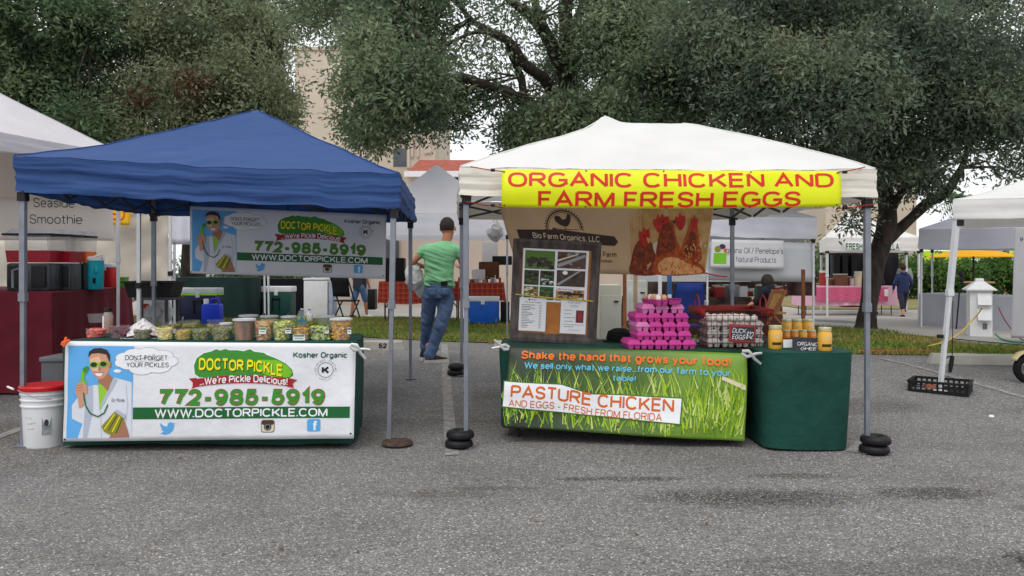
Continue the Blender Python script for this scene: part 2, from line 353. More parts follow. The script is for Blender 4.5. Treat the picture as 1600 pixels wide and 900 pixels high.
def _letters(s, body, x0, y0, x1, y1, key, layer=2, bold=.02, warp=None, shear=0, sp=1.0, jit=0):
    """fit the text in the box; y0 top of capitals, y1 baseline (ascii); bold = stroke / cap height"""
    w = {True: bold}.get(bold >= .09, .13 + bold * .9); H_ = y1 - y0; sw = w * H_; tot = 0; xs = []
    gap = (.13 if w > .16 else .17) * sp
    for ch in body:
        if ch == ' ': tot += .40; xs.append(None); continue
        g = GL.get(ch, GL['-']); xs.append(tot); tot += g[0] + w + gap * .62
    tot -= gap * .62; sx = (x1 - x0) / tot; k = 0; rg_ = random.Random(len(body))
    for ch, x in zip(body, xs):
        if x is None: continue
        g = GL.get(ch, GL['-']); gx = x0 + x * sx + w * sx / 2; gw = g[0] * sx; ih = H_ - sw; jy = rg_.uniform(-jit, jit) * H_; js = 1 + rg_.uniform(-jit, jit)
        stx = min(w * sx, sw * 1.5)
        for stv in g[1]:
            q = sx / H_            # stems widen when the word is stretched
            P = [((gx + px * gw) / q, y1 - sw / 2 - py * ih * js + jy) for px, py in stv]
            V, F = ribbon(P, sw); V = [(vx * q + shear * ((y1 - vy) / H_ - .5) * H_, vy) for vx, vy in V]
            if warp: V = [warp(a, b) for a, b in V]
            k += 1; s._add(V, F, key, layer + .035 * (k % 9))
Sheet.text = _letters
# ---------------------------------------------------------------- materials
WHITE_FAB = mat('white_canopy_fabric', (232, 231, 228), .8, .04, 2, .25, 14, trans=.25, bdist=.02)
WHITE_VAL = mat('white_valance_fabric', (228, 222, 210), .8, .05, 2, .5, 9, stretch=(.5, .5, 2), trans=.15, bdist=.02)
GREY_FAB = mat('grey_white_fabric', (222, 223, 232), .8, .05, 2, .3, 10, trans=.2, bdist=.02)
BEIGE_FAB = mat('beige_canvas', (196, 188, 174), .85, .06, 2, .3, 10, trans=.1, bdist=.02)
BLUE_FAB = mat('blue_canopy_fabric', (46, 76, 130), .7, .06, 1.5, .7, 4.5, stretch=(.35, .35, 2.2), trans=.15, bdist=.035)
STEEL = mat('grey_steel', (128, 132, 142), .45, .1, 10, .1, 80, metal=.3)
DSTEEL = mat('dark_steel', (66, 66, 72), .5, .12, 10, .1, 80, metal=.3)
WPOLE = mat('white_pole_paint', (205, 207, 210), .5, .06, 8, .05, 60)
BLACK = mat('black_plastic', (24, 24, 27), .55, .25, 12, .15, 60)
BLACKM = mat('black_matte', (18, 18, 21), .85, .3, 5, .2, 30)
GREENC = mat('green_cloth', (17, 66, 56), .75, .14, 3, .8, 6, bdist=.03)
REDC = mat('maroon_cloth', (98, 24, 38), .85, .14, 4, .4, 9, bdist=.02)
WHITEP = mat('white_plastic', (225, 226, 228), .4, .04, 8, .05, 40)
CONC = mat('concrete', (168, 164, 156), .9, .12, 3, .5, 60)
WOOD = mat('brown_wood', (120, 72, 45), .7, .2, 8, .2, 40, stretch=(1, 1, .2))
PAPER = mat('white_paper', (232, 232, 236), .7, .02, 5)
BANW = mat('white_vinyl', (226, 227, 232), .38, .05, 2.2, .55, 5, bdist=.03)
REDP = mat('red_plastic', (190, 25, 30), .4, .08, 8)
# ---------------------------------------------------------------- ground
def asphalt():
    m = D.materials.new('asphalt'); m.use_nodes = True; t = m.node_tree; N = t.nodes; L = t.links; b = N['Principled BSDF']
    b.inputs['Roughness'].default_value = .9; b.inputs['Specular IOR Level'].default_value = .25
    tc = N.new('ShaderNodeTexCoord')
    def no(sc, det=3, rg=.6, dst=0):
        n = N.new('ShaderNodeTexNoise'); n.inputs['Scale'].default_value = sc; n.inputs['Detail'].default_value = det; n.inputs['Roughness'].default_value = rg
        n.inputs['Distortion'].default_value = dst; L.new(tc.outputs['Object'], n.inputs[0]); return n
    def ramp(src, pts):
        r = N.new('ShaderNodeValToRGB'); e = r.color_ramp.elements
        while len(e) < len(pts): e.new(.5)
        for k, (p, c) in enumerate(pts): e[k].position = p; e[k].color = (c, c, c * 1.0, 1)
        L.new(src, r.inputs[0]); return r.outputs[0]
    def mul(a, c, f=1.0):
        m_ = N.new('ShaderNodeMix'); m_.data_type = 'RGBA'; m_.blend_type = 'MULTIPLY'; m_.inputs[0].default_value = f; L.new(a, m_.inputs[6]); L.new(c, m_.inputs[7]); return m_.outputs[2]
    v = N.new('ShaderNodeTexVoronoi'); v.inputs['Scale'].default_value = 125; L.new(tc.outputs['Object'], v.inputs[0])
    sp = N.new('ShaderNodeSeparateColor'); L.new(v.outputs['Color'], sp.inputs[0])
    agg = ramp(sp.outputs[0], [(0, .15), (.3, .23), (.8, .32), (.95, .46), (1, .85)])
    gap = ramp(v.outputs['Distance'], [(0, 1.1), (.55, .9), (.8, .55)])
    c = mul(agg, gap)
    c = mul(c, ramp(no(1.1, 5).outputs[0], [(.3, .8), (.5, 1.0), (.7, 1.12)]))
    st = no(.42, 6, .65, .6); st.inputs['Scale'].default_value = .5
    mp = N.new('ShaderNodeMapping'); mp.inputs['Scale'].default_value = (.55, 1.6, 1); mp.inputs['Location'].default_value = (3.1, 1.7, 0); L.new(tc.outputs['Object'], mp.inputs[0]); L.new(mp.outputs[0], st.inputs[0])
    c = mul(c, ramp(st.outputs[0], [(.33, .74), (.40, .96), (.5, 1)]))
    c = mul(c, ramp(no(24, 3).outputs[0], [(.35, .84), (.6, 1.08)]))
    c = mul(c, ramp(no(9, 8, .85).outputs[0], [(.26, .5), (.36, 1), (.6, 1), (.74, 1.2)]))
    # oil and water patches near the viewer
    sep = N.new('ShaderNodeSeparateXYZ'); L.new(tc.outputs['Object'], sep.inputs[0])
    wob = no(5.5, 8, .78); grit = no(38, 4, .8)
    for (cx, cy, rx, ry, dk) in ((1.44, 4.66, .68, .19, .26), (.71, 5.07, .46, .06, .28), (1.85, 5.14, .34, .07, .42), (2.5, 4.74, .38, .15, .32), (3.0, 4.45, .25, .07, .6), (-.45, 4.72, .4, .09, .68), (-.1, 4.85, .3, .05, .6), (2.42, 3.68, .14, .10, .25), (3.2, 7.6, .7, .35, .62), (5.6, 7.4, 1.0, .3, .62), (-3.2, 6.3, 2.2, .9, .66), (.8, 6.9, 1.6, .8, .7)):
        def M2(op, a, b_):
            n = N.new('ShaderNodeMath'); n.operation = op
            for i, q in enumerate((a, b_)):
                if isinstance(q, (int, float)): n.inputs[i].default_value = q
                else: L.new(q, n.inputs[i])
            return n.outputs[0]
        dx = M2('DIVIDE', M2('SUBTRACT', sep.outputs[0], cx), rx); dy = M2('DIVIDE', M2('SUBTRACT', sep.outputs[1], cy), ry)
        d = M2('ADD', M2('POWER', M2('ABSOLUTE', dx, 0), 2.0), M2('POWER', M2('ABSOLUTE', dy, 0), 2.0))
        d = M2('ADD', d, M2('MULTIPLY', M2('SUBTRACT', wob.outputs[0], .5), 2.6))
        d = M2('ADD', d, M2('MULTIPLY', M2('SUBTRACT', grit.outputs[0], .5), 4.0))
        r = N.new('ShaderNodeMapRange'); r.inputs[1].default_value = .3; r.inputs[2].default_value = 1.3; r.inputs[3].default_value = dk; r.inputs[4].default_value = 1
        L.new(d, r.inputs[0])
        cc = N.new('ShaderNodeMix'); cc.data_type = 'RGBA'; cc.inputs[6].default_value = (dk, dk * .93, dk * .85, 1); cc.inputs[7].default_value = (1, 1, 1, 1); r.inputs[3].default_value = 0; L.new(r.outputs[0], cc.inputs[0])
        speck = N.new('ShaderNodeMapRange'); speck.inputs[1].default_value = .3; speck.inputs[2].default_value = .5; speck.inputs[3].default_value = .12; speck.inputs[4].default_value = 1.0
        L.new(sp.outputs[1], speck.inputs[0]); m_ = N.new('ShaderNodeMix'); m_.data_type = 'RGBA'; m_.blend_type = 'MULTIPLY'; L.new(speck.outputs[0], m_.inputs[0]); L.new(c, m_.inputs[6]); L.new(cc.outputs[2], m_.inputs[7]); c = m_.outputs[2]
    tint = N.new('ShaderNodeRGB'); tint.outputs[0].default_value = (.80, .77, .745, 1)
    c = mul(c, tint.outputs[0])
    L.new(c, b.inputs['Base Color'])
    bp = N.new('ShaderNodeBump'); bp.inputs['Strength'].default_value = .6; bp.inputs['Distance'].default_value = .006; L.new(v.outputs['Distance'], bp.inputs['Height']); L.new(bp.outputs[0], b.inputs['Normal'])
    return m
ASPH = asphalt()
def sheet_strip(xs, fy0, fy1, n, z):
    mb = MB(); mb.grid(lambda u, v: (lambda x, y: (x, y, gz(y) + z))(xs[0] + (xs[1] - xs[0]) * u, fy0(xs[0] + (xs[1] - xs[0]) * u) * (1 - v) + fy1(xs[0] + (xs[1] - xs[0]) * u) * v), n[0], n[1]); return mb
g_ = MB()
rows = [-6, 0, 3, 5, 6.4, 6.8, 7.2, 7.6, 8, 8.4, 8.8, 9.2, 9.6, 10, 10.5, 11, 12, 13, 15, 17, 17.5, 18, 18.5, 19, 19.5, 20, 20.5, 21, 21.5, 22, 22.5, 23, 23.5, 24, 26, 40, 80, 220]
xsr = [-160, -40, -15, -8, -4, 0, 4, 8, 15, 40, 160]
for j in range(len(rows) - 1):
    for i in range(len(xsr) - 1):
        g_.quad(*[(x, y, gz(y)) for x, y in ((xsr[i], rows[j]), (xsr[i+1], rows[j]), (xsr[i+1], rows[j+1]), (xsr[i], rows[j+1]))])
g_.build('parking_lot', ASPH, smooth=80, kind='structure')
def curve_from(pts):
    P = [W(px, py, GY(py)) for px, py in pts]
    def f(x):
        if x <= P[0].x: return P[0].y
        for a, b in zip(P, P[1:]):
            if x <= b.x: return a.y + (b.y - a.y) * (x - a.x) / (b.x - a.x)
        return P[-1].y
    return f
F_front = curve_from([(-400, 512), (0, 519), (560, 527), (700, 534), (1000, 545), (1300, 553), (1480, 556), (1900, 562)])
F_far = curve_from([(-300, 489), (0, 490), (580, 497), (820, 505), (1290, 511), (1380, 517), (1500, 537), (1620, 546), (1900, 548)])
SOIL = mat('lawn_soil', (84, 88, 44), .95, .2, 5, .5, 30, rgb2=(96, 78, 52))
sheet_strip((-16, 16), F_front, F_far, (80, 14), .012).build('grass_median', SOIL, smooth=80, kind='structure')
PLAZA = mat('plaza_concrete', (160, 155, 148), .9, .1, .8, .4, 50)
sheet_strip((-60, 60), F_far, lambda x: 46, (60, 90), .02).build('plaza', PLAZA, smooth=80, kind='structure')
LAWN = mat('far_lawn', (110, 112, 62), .95, .2, .6, .5, 20, rgb2=(130, 112, 78))
sheet_strip((10, 40), lambda x: 27, lambda x: 60, (4, 40), .04).build('far_lawn', LAWN, smooth=80, kind='structure')
# grass blades, uncountable
def blades():
    rng = np.random.default_rng(3); n = 85000
    x = rng.uniform(-9, 9, n); t = rng.uniform(0, 1, n) ** 1.3
    y0 = np.array([F_front(a) for a in np.linspace(-9, 9, 400)]); y1 = np.array([F_far(a) for a in np.linspace(-9, 9, 400)])
    xi = np.linspace(-9, 9, 400); a = np.interp(x, xi, y0); b = np.interp(x, xi, y1)
    y = a - .05 + (b - a + .05) * t + rng.normal(0, .03, n)
    ys = np.linspace(5, 30, 500); z = np.interp(y, ys, [gz(q) for q in ys]) + .01
    pat = np.array([noise.noise(Vector((p * .9, q * 1.2, 0))) for p, q in zip(x, y)])
    keep = rng.uniform(0, 1, n) < np.clip(.75 + pat * .9, .15, 1); x, y, z = x[keep], y[keep], z[keep]; n = len(x)
    h = rng.uniform(.025, .07, n); w = rng.uniform(.006, .012, n); th = rng.uniform(0, math.pi, n)
    dx, dy = np.cos(th) * w, np.sin(th) * w; lx, ly = rng.normal(0, .025, n), rng.normal(0, .025, n)
    V = np.empty((n, 3, 3)); V[:, 0] = np.stack([x - dx, y - dy, z], 1); V[:, 1] = np.stack([x + dx, y + dy, z], 1); V[:, 2] = np.stack([x + lx, y + ly, z + h], 1)
    return tri_mesh('grass_blades', V.reshape(-1, 3), 3, mat('grass_leaf', (104, 128, 46), .8, .2, 1.0, island=.45, rgb2=(150, 140, 74), trans=.2, lo=.42, hi=.66))
def tri_mesh(name, V, k, m):
    n = len(V) // k; me = D.meshes.new(name); me.vertices.add(len(V)); me.vertices.foreach_set('co', V.astype(np.float32).ravel())
    me.loops.add(len(V)); me.loops.foreach_set('vertex_index', np.arange(len(V), dtype=np.int32))
    me.polygons.add(n); me.polygons.foreach_set('loop_start', np.arange(n, dtype=np.int32) * k)
    me.update(calc_edges=True); me.materials.append(m)
    o = D.objects.new(name, me); COL.objects.link(o); return o
gb = blades(); gb['kind'] = 'stuff'; tag(gb, 'short patchy green grass of the planted median behind the stalls', 'grass')
# painted lines
PAINT = mat('worn_line_paint', (150, 148, 144), .9, .15, 14, rgb2=(122, 120, 117), lo=.4, hi=.6)
def pline(a, b, w):
    (ax, ay), (bx, by) = a, b; A = W(ax, ay, GY(ay)); B = W(bx, by, GY(by)); d = (B - A); nn = Vector((-d.y, d.x, 0)).normalized() * w / 2
    MB().grid(lambda u, v: (lambda p: (p.x, p.y, gz(p.y) + .005))(A + d * v + nn * (2 * u - 1)), 1, 24).build('painted_line', PAINT, smooth=80, kind='structure')
pline((706, 712), (694, 537), .10); pline((-60, 705), (38, 668), .10); pline((1375, 560), (1640, 632), .09); pline((1331, 707), (1347, 691), .09)
def wheel_stop(a, b, label, depth=.14, h=.13, txt=None):
    (ax, ay), (bx, by) = a, b; A = W(ax, ay, GY(ay)); B = W(bx, by, GY(by)); d = (B - A); yaw = math.atan2(d.y, d.x)
    r = thing('wheel_stop', label, 'wheel stop', (A + B) / 2, 'concrete wheel stops at the head of the bays', yaw)
    r.location.z = gz(r.location.y); L_ = d.length; mb = MB()
    prof = [(-depth * .5, 0), (-depth * .42, h * .85), (-depth * .3, h), (depth * .3, h), (depth * .42, h * .85), (depth * .5, 0)]
    N_ = 14
    V = [(-L_ / 2 + L_ * i / N_ + (.04 if i == 0 and q > 0 else 0) - (.04 if i == N_ and q > 0 else 0), p + random.uniform(-.004, .004), q + (random.uniform(-.004, .004) if q else 0)) for i in range(N_ + 1) for p, q in prof]
    F = [(i * 6 + k, (i + 1) * 6 + k, (i + 1) * 6 + k + 1, i * 6 + k + 1) for i in range(N_) for k in range(5)] + [(5, 4, 3, 2, 1, 0), tuple(N_ * 6 + k for k in range(6))]
    mb.add(V, F).build('concrete_block', CONC, r, local=True, smooth=30)
    if txt:
        s = Sheet(bil((-1, -depth * .5 + .003, h * .86), (1, -depth * .5 + .003, h * .86), (1, -depth * .5 - .006, .01), (-1, -depth * .5 - .006, .01)), (0, 0, 200, 12), step=0, nrm=Vector((0, -1, 0)))
        s.text(txt[0], txt[1], 2.0, txt[1] + 12, 10, ('number', BLACKM), 2, bold=.2)
        for (nm, mt), q in s.parts.items(): q.build(nm, mt, r, local=True, smooth=0)
wheel_stop((400, 545), (634, 546), 'pale concrete wheel stop numbered 52 beside the blue tent', txt=('52', 172))
wheel_stop((770, 546), (900, 548), 'concrete wheel stop half hidden behind the framed poster table')
wheel_stop((1450, 567), (1640, 572), 'long pale concrete wheel stop beside the black tray')

# ---------------------------------------------------------------- pop-up tents
def tent(label, corners, zt, peak, val=.22, p=1.1, flat=0.0, fab=WHITE_FAB, vfab=None, leg=STEEL, legs=(0, 1, 2, 3), sag=.03, nu=28, bump_=None, truss=True, legpos=None, lw=.035, foot=None, name='canopy_tent', flare=.0, seed=0, wav=.010):
    """corners FL FR BR BL as (x,y); zt eave height(s); peak (x,y,z)"""
    C4 = [Vector((x, y, 0)) for x, y in corners]; zt = zt if hasattr(zt, '__len__') else [zt] * 4
    r = thing(name, label, 'tent', (peak[0], peak[1], gz(peak[1])), 'pop-up tents of the market')
    def E(u, v): return C4[0] * (1 - u) * (1 - v) + C4[1] * u * (1 - v) + C4[2] * u * v + C4[3] * (1 - u) * v
    def zE(u, v): return zt[0] * (1 - u) * (1 - v) + zt[1] * u * (1 - v) + zt[2] * u * v + zt[3] * (1 - u) * v
    cen = E(.5, .5); off = Vector((peak[0], peak[1], 0)) - cen
    def S(u, v):
        a, b = 2 * u - 1, 2 * v - 1; m = max(abs(a), abs(b)); h = 1 - m
        if flat: h = min(1, h / (1 - flat)); h = h ** p
        else: h = h ** p
        e = E(u, v) + off * h; z = zE(u, v)
        hip = 1 - abs(abs(a) - abs(b)) / max(m, .001)
        z = z + (peak[2] - z) * h - sag * (1 - hip ** .6) * math.sin(math.pi * min(1, h)) - sag * .5 * (1 - abs(b if abs(a) > abs(b) else a) ** 2) * (1 - h)
        z += .012 * noise.noise(Vector((u * 9 + seed, v * 9, seed))) * min(1, m * 2)
        if nu >= 50: z += .010 * min(1, m * 1.3) * noise.noise(Vector(((u - v) * 16 if (a * b) > 0 else (u + v) * 16, (u + v) * 2 if (a * b) > 0 else (u - v) * 2, seed))) + .006 * noise.noise(Vector((u * 24 + seed, v * 24, 1)))
        if bump_: z += bump_(u, v)
        return (e.x, e.y, z)
    if not nu % 2 == 0: nu += 1
    mc = MB(); mc.v = [S(i / nu, j / nu) for j in range(nu + 1) for i in range(nu + 1)]
    for j in range(nu):
        for i in range(nu):
            A_, B_, C_, D_ = j * (nu + 1) + i, j * (nu + 1) + i + 1, (j + 1) * (nu + 1) + i + 1, (j + 1) * (nu + 1) + i
            mc.f += [(A_, B_, C_), (A_, C_, D_)] if (i < nu / 2) == (j < nu / 2) else [(A_, B_, D_), (B_, C_, D_)]
    mc.build('canopy', fab, r, smooth=50)
    for a0, b0 in ((0, 0), (1, 0), (1, 1), (0, 1)):
        MB().tube([Vector(S(a0 + (.5 - a0) * t, b0 + (.5 - b0) * t)) + Vector((0, 0, .002)) for t in np.linspace(0, .97, 16)], .006, 6).build('seam', fab, r)
    # valance round the four sides
    def ring(t):
        t = (t % 1) * 4; k = int(t) % 4; q = t - int(t)
        return [(q, 0), (1, q), (1 - q, 1), (0, 1 - q)][k]
    def V_(t, w):
        u, v = ring(t); P = Vector(S(u, v)); c = Vector((cen.x, cen.y, 0)); o = (Vector((P.x, P.y, 0)) - c).normalized()
        fold = noise.noise(Vector((P.x * 3.2 + seed, P.y * 3.2, w * .8))) * wav * 2 + noise.noise(Vector((P.x * 1.1, P.y * 1.1, w * 5 + seed))) * wav * 1.6
        if wav > .008:
            q2 = P.x * .8 + P.y * 1.0 + seed
            fold += wav * (.55 * noise.noise(Vector((q2 * 1.3, w * 9 + .8 * math.sin(q2 * 1.7), seed))) + .35 * noise.noise(Vector((q2 * 3.1, w * 14 + q2, seed + 3)))) / (.35 + w) * min(1, w * 6) + wav * .5
        P += o * (.008 + flare * w + fold * (0.35 + w)); P.z -= val * w + .005 + .01 * w * noise.noise(Vector((P.x * 2, P.y * 2, seed)))
        return P
    MB().grid(V_, (320 if wav >= .01 and nu >= 50 else 96), (30 if nu >= 50 else 8), True).build('valance', vfab or fab, r, smooth=70)
    LP = legpos or [(c.x, c.y) for c in C4]
    for k in range(4):
        x, y = LP[k][:2]; c = C4[k]; inn = (cen - c).normalized() * .06
        top = Vector((c.x + inn.x, c.y + inn.y, zt[k] - .02)); bot = Vector((x + inn.x, y + inn.y, gz(y) + .004)); mid = bot.lerp(top, .52)
        if k in legs:
            l = MB().beam(mid, top, lw, lw).beam(bot + Vector((0, 0, .004)), mid, lw * .78, lw * .78).beam(mid - Vector((0, 0, .035)), mid + Vector((0, 0, .03)), lw * 1.25)
            l.box(bot + Vector((0, 0, .004)), (lw * 2.4, lw * 2.4, .008))
            L_ = l.build('leg', leg, r, smooth=0)
            MB().beam(top - Vector((0, 0, val + .055)), top - Vector((0, 0, val - .01)), lw * 1.5).build('bracket', BLACK, L_, smooth=0)
    if truss:
        for k in range(4):
            a, b = C4[k], C4[(k + 1) % 4]; za, zb = zt[k], zt[(k + 1) % 4]; mb = MB(); n = 4
            for i in range(n):
                p0 = a.lerp(b, i / n); p1 = a.lerp(b, (i + 1) / n); q0 = za + (zb - za) * i / n; q1 = za + (zb - za) * (i + 1) / n
                hi, lo = -.05, -.01 - max(val, .2)
                inn = ((cen - (a + b) / 2).normalized()) * .06
                mb.beam(p0 + inn + Vector((0, 0, q0 + hi)), p1 + inn + Vector((0, 0, q1 + lo)), .012, .022); mb.beam(p0 + inn * 1.5 + Vector((0, 0, q0 + lo)), p1 + inn * 1.5 + Vector((0, 0, q1 + hi)), .012, .022)
            mb.build('truss', DSTEEL if leg in (DSTEEL, STEEL) else leg, r, smooth=0)
        mb = MB(); top = Vector((peak[0], peak[1], peak[2] - .06))
        for k in range(4): mb.beam(C4[k] + Vector((0, 0, zt[k] - .1)), top, .015, .022)
        mb.build('roof_strut', DSTEEL, r, smooth=0)
    return r
blue = tent('royal blue canopy tent over the pickle stall', [(-3.72, 5.93), (-.86, 6.06), (-1.10, 8.95), (-4.00, 8.8)], (2.19, 2.07, 2.13, 2.2), (-2.40, 7.45, 2.83), val=.265, p=1.12, fab=BLUE_FAB, leg=STEEL, sag=.03, legpos=[(-3.72, 5.93), (-.90, 6.06), (-1.10, 8.95), (-4.0, 8.8)], seed=2, lw=.04, wav=.0135, nu=56)
def wbump(u, v):
    a = math.exp(-(((u - .385) / .035) ** 2 + ((v - .42) / .12) ** 2)) * .075 + math.exp(-(((u - .47) / .10) ** 2 + ((v - .36) / .03) ** 2)) * .02
    return a
egg = tent('white canopy tent over the egg stall with yellow banner', [(-.385, 5.9), (2.62, 5.72), (2.5, 8.9), (-.62, 9.15)], (2.10, 2.06, 2.1, 2.12), (1.14, 7.3, 2.60), val=.205, p=.92, flat=.24, fab=WHITE_FAB, vfab=WHITE_VAL, leg=STEEL, bump_=wbump, seed=5, lw=.04, nu=56, wav=.0095)
# smoothie tent at far left: taller, only its right side in view
lt = tent('tall white tent at the left edge over the smoothie stall', [(-8.4, 6.0), (-5.25, 6.2), (-4.55, 9.3), (-7.7, 9.4)], 2.68, (-6.4, 7.9, 3.72), val=.17, p=1.0, fab=mat('smoothie_canopy_fabric', (214, 210, 214), .8, .04, 2, .4, 6, trans=.2, bdist=.03), leg=WPOLE, legs=(2,), sag=.05, seed=9, truss=False)
MB().grid(lambda u, v: W(-260 + 460 * u + 6 * math.sin(v * 4), 236 + 70 * v + u * 4, 9.1), 8, 4).build('side_wall', BEIGE_FAB, lt, smooth=60)
# middle white tents
tent('white peaked tent behind the man in green', [(-2.50, 13.2), (-.04, 13.2), (.1, 15.7), (-2.35, 15.7)], 2.26, (-1.37, 14.4, 3.22), val=.36, p=1.15, fab=mat('lilac_white_fabric', (240, 240, 248), .8, .02, 2, .3, 10, trans=.6, bdist=.02), leg=STEEL, legs=(1,), sag=.02, seed=3, truss=False)
t_ = tent('grey white tent of the natural products stall', [(3.28, 13.4), (5.14, 13.4), (5.2, 16.4), (3.0, 16.4)], (2.25, 2.2, 2.2, 2.25), (4.15, 14.9, 2.66), val=.36, p=1.0, fab=GREY_FAB, leg=WPOLE, legs=(0, 1, 2), sag=.02, seed=4, truss=False)
MB().grid(lambda u, v: W(1103 + 170 * u, 376 + 62 * v + 3 * u, 13.45) + Vector((0, .02 * math.sin(u * 9), 0)), 16, 5).build('front_panel', mat('grey_side_panel', (196, 199, 203), .8, .04, 2, .2, 8), t_, smooth=60, solid=.003)
tent('bright white pyramid tent of the fresh cheese stall', [(9.18, 23.2), (11.85, 23.0), (12.9, 25.9), (10.2, 26.3)], 2.22, (10.5, 24.8, 3.05), val=.38, p=1.0, fab=WHITE_FAB, leg=WPOLE, sag=.0, seed=6, truss=False, lw=.06)
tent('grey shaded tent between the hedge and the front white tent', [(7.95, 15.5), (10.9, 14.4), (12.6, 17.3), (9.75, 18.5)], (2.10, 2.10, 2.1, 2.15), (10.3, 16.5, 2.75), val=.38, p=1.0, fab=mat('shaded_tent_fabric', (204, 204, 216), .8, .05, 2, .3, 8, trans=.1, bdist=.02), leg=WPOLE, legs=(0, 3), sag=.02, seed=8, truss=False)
tent('white tent cut by the right edge with a slanted leg', [(4.62, 8.3), (7.2, 6.8), (8.75, 9.4), (6.2, 10.9)], (2.06, 2.06, 2.1, 2.1), (6.7, 8.85, 2.72), val=.20, p=1.25, fab=WHITE_FAB, leg=WPOLE, legs=(0,), sag=.02, seed=11, legpos=[(4.40, 8.25), (7.2, 6.8), (8.75, 9.4), (6.2, 10.9)], lw=.05, truss=False)
for (px, c, y0, lab) in ((222, 'cream', 9.9, 'left'), ):
    pass
tent('low white tent behind the yellow sign at left', [(-7.6, 13.2), (-5.6, 13.2), (-5.8, 16.2), (-7.8, 16.2)], 2.62, (-6.6, 14.7, 3.1), val=.25, p=1.0, fab=GREY_FAB, leg=WPOLE, legs=(0, 1), sag=.02, seed=12, truss=False)
cv = MB().grid(lambda u, v: W(-40 + 305 * u, 372 - 62 * ss(.35, 1, u) + (180 - 62 * 0 - 130 * ss(.35, 1, u) * .3) * v, 12.6) + Vector((0, .12 * math.sin(u * 16) * v + .1 * noise.noise(Vector((u * 8, v * 6, 0))), 0)), 40, 12).build('canvas_wall', BEIGE_FAB, None, smooth=60, solid=.004)
tag(cv, 'slack cream canvas side wall hanging behind the smoothie machines', 'canvas')
cv = MB().grid(lambda u, v: W(268 + 30 * u, 322 + 60 * v, 12.2) + Vector((0, .03 * math.sin(u * 9), 0)), 10, 6).build('canvas_wall', GREY_FAB, None, smooth=60, solid=.004)
tag(cv, 'short white canvas wall beside the rear pickle banner', 'canvas')
for px, y0, y1, Y, lab in ((217, 300, 505, 8.6, 'white telescopic pole behind the maroon table, left of the dark pole'), (266, 315, 470, 11.5, 'white pole with black clamps beside the navy coolers')):
    a = GP(px, Y); b = W(px, y0, Y)
    o = thing('tent_pole', lab, 'pole', a, 'loose tent poles')
    MB().beam(a, b, .035).build('pole_tube', WPOLE, o, smooth=0); MB().beam(a.lerp(b, .5), a.lerp(b, .53), .055).build('clamp', BLACK, o, smooth=0)
# ---------------------------------------------------------------- printed inks
def ink(n, rgb, **k): return mat('ink_' + n, rgb, .5, .03, 5, **k)
I_BLUE = ink('sky_blue', (98, 172, 232)); I_WHITE = ink('white', (236, 238, 242)); I_GREEN = ink('green', (62, 140, 48)); I_DG = ink('dark_green', (30, 98, 52))
I_LIME = ink('lime', (120, 190, 40)); I_YEL = ink('yellow', (240, 228, 30)); I_RED = ink('ribbon_red', (160, 36, 42)); I_SKIN = ink('skin', (206, 152, 124)); I_SKD = ink('shadow_skin', (168, 116, 92)); I_SKL = ink('light_skin', (228, 184, 154))
I_HAIR = ink('hair', (52, 44, 42)); I_BLK = ink('black', (22, 22, 24)); I_COAT = ink('coat', (216, 220, 228)); I_COAT2 = ink('coat_fold', (178, 186, 202)); I_OLV = ink('olive', (140, 138, 50)); I_OLD = ink('dark_olive', (84, 84, 30)); I_TEXT = ink('charcoal', (60, 62, 64)); I_TEAL = ink('teal_text', (28, 84, 70)); I_TW = ink('bird_blue', (90, 168, 226)); I_CREAM = ink('cream', (216, 204, 176)); I_BRN = ink('brown', (84, 52, 34)); I_GREY = ink('grey', (150, 152, 156)); I_SLEEVE = ink('lime_shirt', (150, 200, 60))
